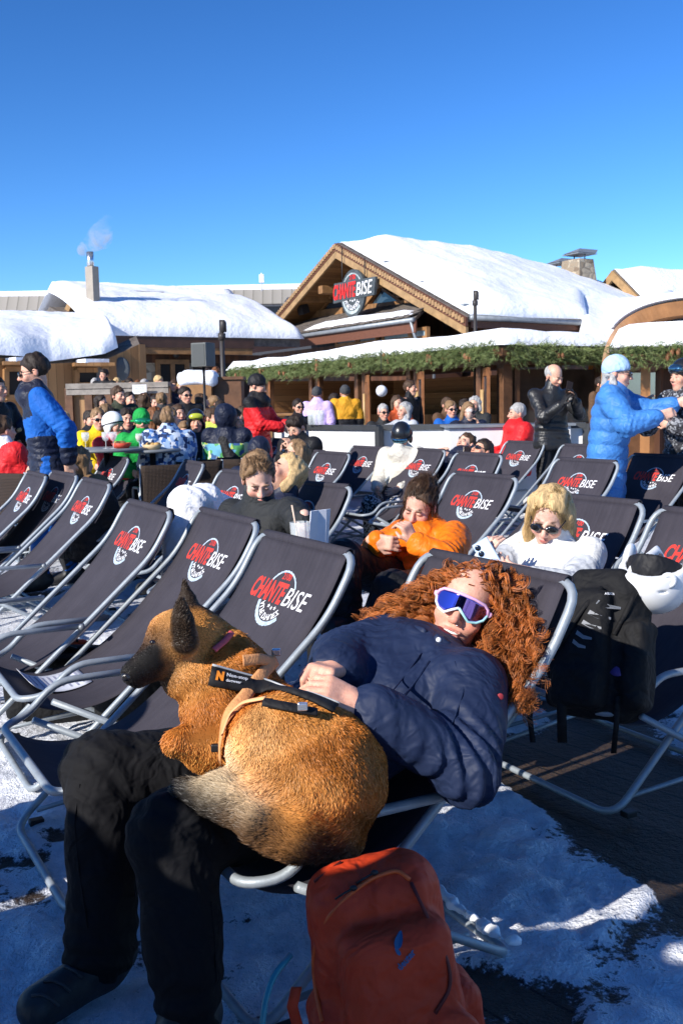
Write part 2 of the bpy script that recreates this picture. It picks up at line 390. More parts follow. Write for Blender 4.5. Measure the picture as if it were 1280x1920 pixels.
g = mesh_np('ground', Pg.reshape(-1, 3), F, M_GROUND, col=np.repeat(np.clip(bare, 0, 1).reshape(-1, 1), 3, 1)); g['kind'] = 'structure'
# ================================================================= lettering
_TX = {}
def text2d(body, bold=0.0, shear=0.0, res=3):
    k = (body, bold, shear)
    if k not in _TX:
        c = bpy.data.curves.new('tmp', 'FONT'); c.body = body; c.offset = bold; c.shear = shear; c.resolution_u = res; c.fill_mode = 'FRONT'
        o = bpy.data.objects.new('tmp', c); COL.objects.link(o); dg = bpy.context.evaluated_depsgraph_get(); dg.update()
        me = o.evaluated_get(dg).to_mesh(); V = np.array([v.co[:2] for v in me.vertices]); Fc = [tuple(p.vertices) for p in me.polygons]
        bpy.data.objects.remove(o); bpy.data.curves.remove(c); _TX[k] = (V, Fc)
    return _TX[k]
def fit(V, x0, x1, y0, y1):
    lo, hi = V.min(0), V.max(0); return (V - lo) / (hi - lo) * A3(x1 - x0, y1 - y0) + A3(x0, y0)
def arc2d(r0, r1, a0, a1, n=24, jit=0):
    a = np.radians(np.linspace(a0, a1, n)); j = 1 + jit * np.sin(np.arange(n) * 2.7)
    V = np.concatenate([np.stack([r0 * np.cos(a), r0 * np.sin(a)], 1), np.stack([r1 * j * np.cos(a), r1 * j * np.sin(a)], 1)])
    return V, [(i, n + i, n + i + 1, i + 1) for i in range(n - 1)]
def curve_text(body, r, amid, h, span, inner=True, bold=.02):
    V, Fc = text2d(body, bold); V = fit(V, -span / 2, span / 2, 0, h)
    a = math.radians(amid) + V[:, 0] / r; rr = r - V[:, 1]
    return np.stack([rr * np.cos(a), rr * np.sin(a)], 1), Fc
def star2d(c, r):
    a = np.pi / 2 + np.arange(10) * np.pi / 5; q = np.where(np.arange(10) % 2 == 0, r, r * .42)
    return np.stack([q * np.cos(a), q * np.sin(a)], 1) + np.asarray(c), [tuple(range(10))]
def logo():
    """red CHANTE, white BISE, broken ring with the altitude and the resort name: [(material, verts, faces)]"""
    out = []; c = A3(-.008, -.012)
    for bd, mi, bx, bold in (('CHANTE', 0, (-.192, .034, -.032, .046), .035), ('BISE', 1, (.038, .192, -.030, .036), .002)):
        V, Fc = text2d(bd, bold, .22); out.append((mi, fit(V, *bx), Fc))
    V, Fc = text2d('2100', .02, .15); out.append((0, fit(V, -.034, .026, .055, .080), Fc))
    for r0, r1, a0, a1 in ((.094, .101, 28, 158), (.088, .104, 193, 318)):
        V, Fc = arc2d(r0, r1, a0, a1, 26, .012); out.append((2, V + c, Fc))
    V, Fc = curve_text("ALPE D'HUEZ", .060, 262, -.024, .135); out.append((1, V + c, Fc))
    for x, y in ((-.028, -.044), (-.006, -.049), (.016, -.046)):
        V, Fc = star2d((x, y), .009); out.append((1, V, Fc))
    return out
LOGO = logo()
# ================================================================= deck chairs
def fillet(P, r, n=5):
    P = [np.asarray(p, float) for p in P]; out = [P[0]]
    for i in range(1, len(P) - 1):
        a = nrm(P[i - 1] - P[i]); b = nrm(P[i + 1] - P[i]); q = min(r, .45 * np.linalg.norm(P[i - 1] - P[i]), .45 * np.linalg.norm(P[i + 1] - P[i]))
        for k in range(n + 1):
            u = k / n; out.append(P[i] + a * q * (1 - u) ** 2 + b * q * u ** 2)
    return out + [P[-1]]
SL_Y = np.array([.500, .475, .425, .36, .27, .17, .06, -.06, -.18, -.30, -.41, -.48, -.50]); SL_Z = np.array([.975, .925, .835, .745, .64, .535, .435, .352, .305, .298, .325, .362, .388])
_d = np.concatenate([[0], np.cumsum(np.hypot(np.diff(SL_Y), np.diff(SL_Z)))])
_s = np.linspace(0, _d[-1], 61)
def _smooth(y):
    v = np.interp(_s, _d, y)
    for _ in range(12): v[1:-1] = .25 * v[:-2] + .5 * v[1:-1] + .25 * v[2:]
    return v
SLY, SLZ = _smooth(SL_Y), _smooth(SL_Z)
def sling(s, x, off=0.0):
    s = np.asarray(s, float); x = np.asarray(x, float)
    y = np.interp(s, _s, SLY); z = np.interp(s, _s, SLZ); dy = np.interp(s + .01, _s, SLY) - np.interp(s - .01, _s, SLY); dz = np.interp(s + .01, _s, SLZ) - np.interp(s - .01, _s, SLZ)
    L = np.hypot(dy, dz) + 1e-9; ny, nzz = dz / L, -dy / L                 # towards the sitter
    sag = -.012 * (1 - (x / .312) ** 2) * np.sin(np.clip(s / _d[-1], 0, 1) * np.pi)
    return np.stack([x, y + ny * (sag + off), z + nzz * (sag + off)], -1)
def make_chair():
    r = thing('deck_chair', 'x', 'deck chair'); hw = .355
    A = fillet([(0, -.47, .014), (-hw, -.47, .014), (-hw, .40, .79), (-hw, .512, .985), (hw, .512, .985), (hw, .40, .79), (hw, -.47, .014), (0, -.47, .014)], .085)
    MB().tube(A, .0132, 10, closed=True).build('back_frame', M_ALU, r)
    hb = hw + .034
    MB().tube(fillet([(-hb, -.385, .375), (-hb, .25, .014), (hb, .25, .014), (hb, -.385, .375)], .07), .0125, 10).build('leg_frame', M_ALU, r)
    ha = hw + .030
    for sgn in (1,):
        C = fillet([(-ha, .06, .50), (-ha, -.30, .505), (-ha, -.405, .40), (-ha + .05, -.50, .385), (ha - .05, -.50, .385), (ha, -.405, .40), (ha, -.30, .505), (ha, .06, .50)], .09)
        MB().tube(C, .0132, 10).build('armrest_frame', M_ALU, r)
    for sx in (-1, 1):
        MB().tube([(sx * (hw - .02), -.40, .062), (sx * (hb - .02), .12, .10)], .009, 8).build('strut', M_ALU, r)
        k = MB(); k.lathe([(.0, -.004), (.014, -.004), (.014, .012), (.006, .016)], (sx * (ha + .014), .045, .50), 10, 0, np.array([[0, 0, sx], [0, 1, 0], [-sx, 0, 0]])); k.build('rivet', M_ALU_DK, r)
        k = MB(); k.box((sx * hw, -.40, .012), (.036, .05, .022)); k.build('foot_cap', M_BLACK, r, bevel=.004)
    xs = np.linspace(-.312, .312, 13); ss_ = np.linspace(0, _d[-1], 61)
    fr = MB(); T = sling(np.repeat(ss_[:, None], 13, 1), np.repeat(xs[None], 61, 0)); fr.grid(T)
    cloth_o = fr.build('sling', M_CANVAS, r); so_ = cloth_o.modifiers.new('solid', 'SOLIDIFY'); so_.thickness = .003; so_.offset = -1
    lm = MB()
    for mi, V, Fc in LOGO: lm.add(sling(.195 - V[:, 1] * 1.08, V[:, 0] * 1.08, .0035), Fc, mi)
    lm.build('printed_logo', [M_RED, M_WHITE, M_BLUEGREY], cloth_o)
    fy = np.array([.497, .499, .515, .531, .535, .505, .45, .405]); fz = np.array([.965, .996, 1.004, .996, .96, .91, .80, .735])
    fl = MB(); fl.grid([[(x, y, z) for x in np.linspace(-.309, .309, 7)] for y, z in zip(fy, fz)]); f = fl.build('back_flap', M_CANVAS, r)
    m = f.modifiers.new('solid', 'SOLIDIFY'); m.thickness = .004
    return r
CHAIR = make_chair(); CHAIRS = {}; _used = False
def chair_at(key, cx, cy, label, yaw=60.0, ztop=.94, recl=0):
    global _used
    P = G(cx, cy, ztop); a = rad(yaw); o = CHAIR if not _used else copy_tree(CHAIR); _used = True
    o.location = (P[0] - .48 * math.sin(a), P[1] - .48 * math.cos(a), .004); o.rotation_euler = (random.uniform(-.006, .006), 0, -a + random.uniform(-.03, .03)); o.scale = (1, .96, .955)
    o['label'] = label; o['group'] = 'deck chairs on the terrace'; CHAIRS[key] = (np.array(o.location), a)
    return o
def ch(key, p):                                         # chair-local point -> world
    o, a = CHAIRS[key]; c, s = math.cos(-a), math.sin(-a); p = np.asarray(p, float) * A3(1, .96, .955)
    return np.array([o[0] + c * p[0] - s * p[1], o[1] + s * p[0] + c * p[1], o[2] + p[2]])
D_ = 'charcoal deck chair '
for k, x, y, lb, kw in [
 ('G', 273, 951, D_ + 'empty, left of the one with the menu sheet on its seat', {}),
 ('H', 420, 970, D_ + 'empty but for a white menu sheet on its seat', {}),
 ('I', 565, 1021, D_ + "empty, right behind the dog, with the largest sunlit logo", {}),
 ('T', 917, 1064, D_ + 'under the smiling curly red-haired woman', {}),
 ('U', 1350, 968, D_ + 'holding the black backpack and white helmet', {}),
 ('D', 65, 890, D_ + 'leftmost of three empty ones below the blue ski jacket', {}),
 ('E', 119, 890, D_ + 'middle of three empty ones below the blue ski jacket', {}),
 ('F', 176, 904, D_ + 'rightmost of three empty ones below the blue ski jacket', {}),
 ('W', 218, 846, D_ + 'empty, farther of two beside the glass-laden round table', {'ztop': 1.01}),
 ('X', 258, 838, D_ + 'empty, nearer of two beside the glass-laden round table', {'yaw': 57, 'ztop': 1.01}),
 ('Y', 362, 869, D_ + 'turned sideways and mostly in shadow, behind the white trousers', {'yaw': 66}),
 ('Z', 452, 888, D_ + 'behind the shoulder of the girl in dark grey softshell', {'yaw': 56}),
 ('V', 372, 1000, D_ + 'x', {}),
 ('J', 621, 833, D_ + "empty, beside the blond woman whose face is turned up", {'ztop': 1.03}),
 ('J2', 690, 840, D_ + 'empty, half behind another, left of the white ski jacket', {}),
 ('K', 796, 844, D_ + 'empty, in front of the person in white jacket and black helmet', {}),
 ('M', 895, 853, D_ + 'empty, just in front of the reclining man in black sunglasses', {}),
 ('N', 981, 830, D_ + "empty, in front of the leather-jacketed man's legs", {}),
 ('O', 1092, 836, D_ + 'empty, half hidden by the blue puffer coat', {}),
 ('P', 1097, 865, D_ + 'empty, in front of the blue puffer coat', {}),
 ('Q', 1240, 856, D_ + 'empty, below the woman in the mottled black and white jacket', {}),
 ('R', 903, 893, D_ + 'with a head-shaped shadow on its logo, behind the orange jacket', {}),
 ('S', 1104, 938, D_ + 'under the blonde in the white fleece holding a phone', {}),
 ('a', 626, 806, D_ + 'empty small one near the drinks glasses by the white panel', {}),
 ('b', 703, 815, D_ + 'farthest row, left of the black helmet', {}),
 ('c', 740, 812, D_ + 'under the person in white jacket and black helmet', {}),
 ('d', 780, 812, D_ + 'farthest row, right of the black helmet', {}),
 ('e', 990, 818, D_ + 'farthest row, in front of the lettered white panel', {}),
 ('f', 520, 824, D_ + 'under the man in navy beanie and sunglasses', {'yaw': 54}),
 ('g', 578, 846, D_ + 'under the brunette woman in sunglasses', {}),
]:
    if k in ('V',): continue
    chair_at(k, x, y, lb, **kw)
# three chairs of the front row whose backs lie outside the frame on the left
def chair_xy(key, loc, label, yaw=60):
    o = copy_tree(CHAIR); a = rad(yaw); o.location = (*loc, .004); o.rotation_euler = (0, 0, -a); o.scale = (1, .96, .955); o['label'] = label
    o['group'] = 'deck chairs on the terrace'; CHAIRS[key] = (np.array(o.location), a)
# ================================================================= chalets (local axes: x along the front, y into the depth, z up)
AP = PX(632, 455, 36.0); BO = A3(AP[0], AP[1], 0)
def bl(px, py, b=0.0, O=BO):
    d = ray(px, py); n = UY; t = ((O + UY * b - CAM) @ n) / (d @ n); P = CAM + d * t - O
    return A3(P @ UX, b, P[2])
def ba(px, py, a, O=BO):                                   # on the plane x = a
    d = ray(px, py); t = ((O + UX * a - CAM) @ UX) / (d @ UX); P = CAM + d * t - O
    return A3(a, P @ UY, P[2])
def snow_slab(name, top, thick, parent, seed=0, lip=.25, lump=.06, mat_=None):
    """snow lying on a roof: `top` is the (i, j, 3) roof surface; thickness fades at its rims with a rounded lip"""
    T = np.asarray(top, float); a, b = T.shape[:2]
    N = np.cross(T[1:, :-1] - T[:-1, :-1], T[:-1, 1:] - T[:-1, :-1]); N = np.pad(N, ((0, 1), (0, 1), (0, 0)), 'edge'); N /= np.linalg.norm(N, axis=-1)[..., None]; N *= np.sign(N[..., 2:3] + 1e-9)
    du = np.linalg.norm(np.diff(T, axis=0), axis=-1).mean(1); u = np.concatenate([[0], np.cumsum(du)]); dv = np.linalg.norm(np.diff(T, axis=1), axis=-1).mean(0); v = np.concatenate([[0], np.cumsum(dv)])
    eu = np.minimum(u, u[-1] - u)[:, None] + 0 * v[None]; ev = np.minimum(v, v[-1] - v)[None] + 0 * u[:, None]
    e = np.minimum(eu, ev); rim = np.sqrt(np.clip(1 - (1 - np.clip(e / lip, 0, 1)) ** 2, 0, 1))
    th = thick * rim * (1 + .12 * noise3(T, .35, seed, 2)) + lump * rim * noise3(T, 1.6, seed + 3, 3)
    U = T + N * .01 + A3(0, 0, 1) * np.maximum(th, 0)[..., None] + N * 0
    m = MB(); m.grid(U); m.grid(T + N * .006, flip=True)
    I = [(i, 0) for i in range(a)] + [(a - 1, j) for j in range(1, b)] + [(i, b - 1) for i in range(a - 2, -1, -1)] + [(0, j) for j in range(b - 2, 0, -1)]
    n = a * b; k = len(I)
    for q in range(k):
        (i, j), (i2, j2) = I[q], I[(q + 1) % k]; m.f.append((i * b + j, i2 * b + j2, n + i2 * b + j2, n + i * b + j)); m.m.append(0); m.s.append(True)
    return m.build(name, mat_ or M_SNOW, parent)
def quad_grid(p00, p10, p11, p01, nu, nv):
    u = np.linspace(0, 1, nu)[:, None, None]; v = np.linspace(0, 1, nv)[None, :, None]
    return np.asarray(p00) * (1 - u) * (1 - v) + np.asarray(p10) * u * (1 - v) + np.asarray(p11) * u * v + np.asarray(p01) * (1 - u) * v
CH = thing('chalet', 'big wooden alpine chalet with snow-laden gable roof and a round restaurant sign', 'chalet', BO, -YAW)
zA = bl(632, 455)[2]; eL = bl(511, 600); eR = bl(877, 594)
LR = 4.9; LB = 24.0
def rslope(e, name, thick, b0, b1, seed):
    d = e - A3(0, 0, zA); d = d * A3(1, 0, 1); top = A3(0, 0, zA); t = .30
    nz_ = nrm(A3(-d[2], 0, d[0])) ; nz_ = nz_ * np.sign(nz_[2])
    r = MB(); b1r = LR if e[0] > 0 else 8; r.prism([top, top + d, top + d - nz_ * t * .5, top - A3(0, 0, t * .6)], A3(0, b1r - b0, 0)); r.v = [(x, y + b0, z) for x, y, z in r.v]
    o = r.build('roof', M_SLATE, CH)
    g = quad_grid(top + A3(0, b0 + .15, .03), top + d * .985 + A3(0, b0 + .15, .03), top + d * .985 + A3(0, b1, .03), top + A3(0, b1, .03), 40, 90)
    if e[0] > 0:                                          # past the side wall the slope stops short over the valley
        sh = 1 - .34 * np.clip((g[..., 1] - LR) / 2.2, 0, 1); g[..., 0] *= sh; g[..., 2] = zA + .03 + (g[..., 2] - zA - .03) * sh
    g[..., 2] -= .0075 * np.clip(g[..., 1], 0, 99) ** 2
    fade = np.clip((g[..., 1] - b0) / 1.6, .22, 1)
    snow_slab('roof_snow', g, thick * fade, o, seed, .55, .04); return d
dL = rslope(eL, 'l', .40, 0, 15, 3); dR = rslope(eR, 'r', .50, 0, 17, 5)
m = MB(); m.box((eR[0] * .3, LR + 5, 2.4), (eR[0] * .5, 9.6, 4.8)); m.build('rear_wing', M_WDARKY, CH)
# barge boards with scalloped slate edge
for e in (eL, eR):
    d = e - A3(0, 0, zA); bb = MB(); n = nrm(A3(-d[2], 0, d[0])); n = n * np.sign(n[2])
    for off, w_, y_, mi in ((-.02, .26, -.10, 0), (-.30, .24, -.085, 1)):
        p = [A3(0, y_, zA + off), A3(d[0], y_, zA + d[2] + off), A3(d[0], y_, zA + d[2] + off - w_), A3(0, y_, zA + off - w_)]
        bb.prism(p, A3(0, .09, 0), mi)
    L = np.linalg.norm(d); k = int(L / .16)
    for i in range(k):                                    # scallops
        q = A3(0, -.13, zA - .06) + d * ((i + .5) / k) * A3(1, 1, 1); bb.box(q + n * -.06, (.13, .035, .15), None, 2)
    bb.build('barge_board', [M_FASCIA, M_BEAMLT, mat('scallop_wood', (.30, .18, .085), .6, var=.4, vs=9)], CH)
# front wall under the gable
gw = 1.45
wl = A3(eL[0] * .90, gw, zA + (eL[2] - zA) * .90); wr = A3(eR[0] * .90, gw, zA + (eR[2] - zA) * .90)
m = MB(); m.prism([A3(0, gw, zA - .15), wl - A3(0, 0, .15), A3(wl[0], gw, 0), A3(wr[0], gw, 0), wr - A3(0, 0, .15)], A3(0, .3, 0)); m.build('front_wall', M_WDARK, CH)
m = MB(); m.box((wr[0] - .15, (gw + LR) / 2 + .3, wr[2] / 2 - .1), (.3, LR - gw, wr[2] - .1)); sw = m.build('side_wall', M_WDARKY, CH)
# gable glazing: two panes, diagonal struts, sill beam
sy = gw - .02; c0 = bl(556, 588, gw); c1 = bl(765, 566, gw); cm = bl(664, 512, gw)
for tri in ([bl(600, 588, gw), bl(672, 578, gw), bl(652, 530, gw)], [bl(694, 574, gw), bl(757, 567, gw), bl(718, 540, gw)], [bl(686, 546, gw), bl(705, 534, gw), bl(688, 527, gw)], [bl(744, 556, gw), bl(757, 556, gw), bl(757, 541, gw), bl(744, 537, gw)]):
    m = MB(); m.prism([p * A3(1, 0, 1) + A3(0, gw - .05, 0) for p in tri], A3(0, .04, 0)); wo = m.build('window', M_WINDOW, CH)
    f = MB(); k = len(tri); P = [p * A3(1, 0, 1) + A3(0, gw - .09, 0) for p in tri]
    for i in range(k): f.beam(P[i], P[(i + 1) % k], .07, .09)
    f.build('frame', M_BEAM, wo)
m = MB()
for a, b, w_ in (((560, 590), (690, 512), .28), ((672, 585), (720, 522), .26), ((690, 512), (806, 560), .28), ((640, 505), (662, 540), .22)):
    m.beam(bl(*a, gw - .16), bl(*b, gw - .16), .14, w_, 0)
m.beam(bl(555, 594, gw - .1), bl(805, 566, gw - .1), .16, .3); m.build('timber_brace', M_BEAM, CH)
for px, py in ((566, 556), (602, 541), (520, 594), (640, 470), (670, 502), (716, 527), (764, 556)):   # purlin ends under the overhang
    p = bl(px, py, .15); m = MB(); m.box(p + A3(0, .75, -.05), (.30, 1.6, .30)); m.build('purlin', M_BEAM, CH, bevel=.03)
m = MB(); m.prism([A3(0, 0.05, zA - .33), A3(0, 0.05, zA - .27), A3(dL[0] * .98, 0.05, zA + dL[2] * .98 - .27), A3(dL[0] * .98, 0.05, zA + dL[2] * .98 - .33)], A3(0, 1.4, 0))
m.prism([A3(0, 0.05, zA - .33), A3(0, 0.05, zA - .27), A3(dR[0] * .98, 0.05, zA + dR[2] * .98 - .27), A3(dR[0] * .98, 0.05, zA + dR[2] * .98 - .33)], A3(0, 1.4, 0)); m.build('soffit', M_WPLANK, CH)
# skirt roof below the gable
k0, k1 = bl(466, 640, -.8), bl(778, 598, -.8); r0, r1 = bl(560, 604, gw - .1), bl(812, 566, gw - .1)
zl = (k0[2] + k1[2]) / 2; zr = (r0[2] + r1[2]) / 2; k0[2] = k1[2] = zl; r0[2] = r1[2] = zr; r0[0] = k0[0] + .9
m = MB(); U = quad_grid(r0, r1, k1, k0, 2, 2); m.add([r0, r1, k1, k0, r0 - A3(0, 0, .1), r1 - A3(0, 0, .1), k1 - A3(0, 0, .1), k0 - A3(0, 0, .1)], [(0, 1, 2, 3), (4, 7, 6, 5), (0, 4, 5, 1), (1, 5, 6, 2), (2, 6, 7, 3), (3, 7, 4, 0)])
nr_ = 6
for i in range(nr_):                                      # courses of rough slates
    for j in range(46):
        u = (i + .1 + .25 * random.random()) / nr_; v = (j + .5) / 46
        p = (r0 * (1 - v) + r1 * v) * (1 - u) + (k0 * (1 - v) + k1 * v) * u
        m.box(p + A3(0, -.12, .035 + .02 * random.random()), (abs(k1[0] - k0[0]) / 47, .52, .025), Matrix.Rotation(math.atan2(zr - zl, 2.15) + .03, 3, 'X'))
sk = m.build('skirt_roof', M_SLATE, CH)
f = lambda u, v: (r0 * (1 - v) + r1 * v) * (1 - u) + (k0 * (1 - v) + k1 * v) * u + A3(0, 0, .08)
snow_slab('roof_snow', quad_grid(f(.72, .42), f(.72, .985), f(.95, .985), f(.95, .36), 10, 40), .10, sk, 4, .15, .03)
m = MB(); m.box((k0 + k1) / 2 + A3(0, .03, -.26), (abs(k1[0] - k0[0]), .05, .36)); m.build('fascia', M_FASCIA, CH)
m = MB(); m.tube([k0 + A3(0, -.06, -.06), k1 + A3(0, -.06, -.06)], .075, 8); m.tube([k1 + A3(-.15, -.06, -.1), k1 + A3(-.15, .1, -.6), k1 + A3(.1, .6, -1.0), k1 + A3(.1, .6, -2.2)], .05, 8); m.build('gutter', M_ALU_DK, CH)
m = MB(); m.box((k0[0] * .5 + k1[0] * .5, .4, zl / 2 - .25), (abs(k1[0] - k0[0]) - .7, 1.6, zl - .5)); bw = m.build('bay_wall', M_WDARK, CH)
for x0, x1, y0, y1 in ((634, 668, 645, 628), (676, 706, 641, 627), (722, 768, 637, 622), (775, 800, 632, 619)):
    p = bl(x0, y0, -.43); q = bl(x1, y1, -.43); m = MB(); m.box((p + q) / 2, (abs(q[0] - p[0]), .05, abs(q[2] - p[2]))); wo = m.build('window', mat('pale_window_glass', (.25, .33, .36), .1), CH)
    f = MB(); c = (p + q) / 2; w2, h2 = abs(q[0] - p[0]) / 2 + .05, abs(q[2] - p[2]) / 2 + .05
    for sx in (-1, 1): f.box(c + A3(sx * w2, -.02, 0), (.1, .12, h2 * 2 + .1)); f.box(c + A3(0, -.02, sx * h2), (w2 * 2 - .1, .12, .1))
    f.build('frame', M_BEAM, wo)
# right eave: fascia, gutter, wall lamp, snow hooks
m = MB(); x = eR[0]; m.box((x - .1, LR / 2 + .05, eR[2] - .16), (.10, LR - .2, .30)); m.build('eave_fascia', M_FASCIA, CH)
m = MB(); m.tube([(x + .04, .05, eR[2] - .02), (x + .04, LR, eR[2] - .08)], .08, 8); m.tube([(x + .0, LR - .1, eR[2] - .1), (x - .3, LR, eR[2] - .6), (x - 1.2, LR + .1, eR[2] - 1.0)], .055, 8); m.build('gutter', M_ALU_DK, CH)
for px, py in ((719, 490), (787, 528), (866, 570)):
    p = bl(px, py, .35) - A3(0, 0, .12); m = MB(); m.box(p + A3(0, .1, -.02), (.16, .2, .14)); m.box(p + A3(0, .1, .09), (.24, .26, .07)); m.build('snow_hook', M_ALU_DK, CH)
p = bl(836, 606, gw - .25); m = MB(); m.lathe([(.02, -.22), (.10, -.18), (.13, .1), (.03, .2)], p, 6); m.tube([p + A3(0, 0, .2), p + A3(0, 0, .42), p + A3(.0, .25, .42)], .02, 6); m.build('wall_lantern', M_BLACK, CH)
p = bl(568, 580, .5); m = MB(); m.box(p, (.42, .3, .36), Matrix.Rotation(.3, 3, 'X')); tag(m.build('loudspeaker', M_BLACK, None, BO), 'small black loudspeaker under the left side of the big gable', 'loudspeaker'); bpy.data.objects['loudspeaker'].rotation_euler = (0, 0, -YAW)
# the sign
SG = thing('restaurant_sign', 'large dark sign reading CHANTE BISE hanging in the gable of the big chalet', 'sign', BO, -YAW)
sc_c = bl(662, 545, -.25); sk_ = abs(bl(695, 545, -.25)[0] - bl(622, 545, -.25)[0]) / .384
M_SIGN = mat('sign_board', (.05, .06, .065), .6, var=.5, vs=3)
m = MB(); R90 = np.array([[1, 0, 0], [0, 0, -1], [0, 1, 0]])
a = np.linspace(0, 2 * np.pi, 40, endpoint=False); m.prism([sc_c + A3(-.008 * sk_ + .118 * sk_ * math.cos(t_), 0, -.012 * sk_ + .118 * sk_ * math.sin(t_)) for t_ in a], A3(0, .09, 0))
m.prism([sc_c + A3(x * sk_, -.02, z * sk_) for x, z in ((-.20, -.045), (.20, -.04), (.215, .045), (-.185, .055))], A3(0, .09, 0)); m.build('board', M_SIGN, SG)
lm = MB()
for mi, V, Fc in LOGO: lm.add(np.stack([V[:, 0] * sk_ + sc_c[0], np.full(len(V), sc_c[1] - (.045 if mi != 2 and V[:, 1].mean() > -.02 and V[:, 1].mean() < .03 else .014)), V[:, 1] * sk_ + sc_c[2]], 1), Fc, mi)
lm.build('lettering', [mat('sign_red', (.62, .02, .015), .5), M_WHITE, mat('sign_ring', (.33, .38, .38), .6, var=.4, vs=4)], SG)
m = MB(); m.tube([sc_c + A3(-.12 * sk_, .05, .0), sc_c + A3(-.12 * sk_, .05, 1.6)], .02, 6); m.tube([sc_c + A3(.1 * sk_, .05, .0), sc_c + A3(.1 * sk_, .05, 1.0)], .02, 6); m.build('hanger', M_BLACK, SG)
# dormer gable and stone chimney on the right
DG = PX(1146, 507, 41.0); dl = lambda px, py, b=0.: bl(px, py, b, A3(DG[0], DG[1], 0))
m = MB(); dA, d0, d1 = dl(1146, 507), dl(1096, 556), dl(1194, 560)
d0 = A3(d0[0], 0, min(d0[2], d1[2])); d1 = A3(-d0[0], 0, d0[2])
dg = thing('gabled_dormer', 'small wooden gable with thick snow rising behind the big chalet roof, beside stone chimney', 'gable', A3(DG[0], DG[1], 0), -YAW)
m.prism([dA - A3(0, -.5, .3), d0 + A3(.3, .5, -.2), d0 + A3(.3, .5, -2.5), d1 + A3(-.3, .5, -2.5), d1 + A3(-.3, .5, -.2)], A3(0, 8, 0)); m.build('wall', M_WDARK, dg)
for e in (d0, d1):
    m = MB(); m.prism([dA, e, e - A3(0, 0, .35), dA - A3(0, 0, .4)], A3(0, .12, 0), 1); m.prism([dA + A3(0, .1, .05), e + A3(0, .1, .02), e + A3(0, .1, -.2), dA + A3(0, .1, -.2)], A3(0, 8, 0)); ro = m.build('roof', [M_SLATE, M_BEAMLT], dg)
    g = quad_grid(dA + A3(0, .15, .06), e + A3(0, .15, .03), e + A3(0, 8, .03), dA + A3(0, 8, .06), 16, 24); snow_slab('roof_snow', g, .28 * np.clip((g[..., 1]) / 1.5, .12, 1), ro, 12, .3, .02)
CP = PX(1082, 515, 41.0); cz = PX(1082, 488, 41.0)[2]
SC = thing('stone_chimney', 'broad tapered stone chimney with two metal rain caps above the snowy roof', 'chimney', A3(CP[0], CP[1], 0), -YAW)
M_STONE, t = newmat('rubble_stone', .85, 0, .2); vo = t.n('TexVoronoi'); vo.feature = 'F1'; vo.inputs['Scale'].default_value = 3.2; t.l(t.coord((1, 1, 1.6)), vo.inputs['Vector'])
ve = t.n('TexVoronoi'); ve.feature = 'DISTANCE_TO_EDGE'; ve.inputs['Scale'].default_value = 3.2; t.l(t.coord((1, 1, 1.6)), ve.inputs['Vector'])
sp = t.n('SeparateXYZ'); t.l(vo.outputs['Color'], sp.inputs[0]); cc = t.ramp(sp.outputs[0], [(.0, (.16, .12, .085)), (.5, (.30, .24, .17)), (1, (.42, .36, .27))]); t.l(t.mix(t.math('LESS_THAN', ve.outputs[0], .05), cc, (.24, .20, .15)), t.b.inputs['Base Color']); t.bump(ve.outputs[0], .6, .05)
m = MB(); m.box((0, 0, cz - 1.4), (1.7, 1.3, 2.8), None, 0, .58); m.build('stack', M_STONE, SC)
for dx, dz, w_ in ((.1, -.04, .85), (-.95, -.28, .75)):
    m = MB(); m.prism([A3(dx - w_ / 2, -.5, cz + .28 + dz), A3(dx + w_ / 2, -.5, cz + .28 + dz), A3(dx, 0, cz + .5 + dz)], A3(0, 1.0, 0)); m.box((dx, 0, cz + .24 + dz), (w_ + .1, 1.0, .03))
    for sx in (-1, 1): m.tube([(dx + sx * .3, 0, cz - .1 + dz), (dx + sx * .3, 0, cz + .25 + dz)], .03, 6)
    m.build('rain_cap', M_ALU_DK, SC)
m = MB(); m.box((-1.0, 0, cz - 1.5), (1.3, 1.2, 2.4), None, 0, .7); m.build('stack', M_STONE, SC)
# snow-filled valley roof between the chalet and the arch
def world_sheet(name, pts, mat_, seed, dz=.5, parent=None, n=(26, 30)):
    (A_, B_, C_, D__) = [np.asarray(p, float) for p in pts]; return quad_grid(A_, B_, C_, D__, *n)
VR = thing('valley_roof', 'low roof buried in smooth drifted snow between the chalet and wooden arch', 'roof', (0, 0, 0))
q = [PX(1066, 545, 39), PX(1272, 562, 36), PX(1215, 612, 28), PX(1092, 652, 29.5)]
g = quad_grid(*q, 30, 30); u = np.linspace(0, 1, 30); g[..., 2] += (-.55 * np.sin(np.pi * u) * 1.0)[:, None]
m = MB(); m.grid(g); m.grid(g - A3(0, 0, .3), flip=True); vo_ = m.build('roof_deck', M_SLATE, VR); snow_slab('drifted_snow', g, .55, VR, 21, .6, .02)
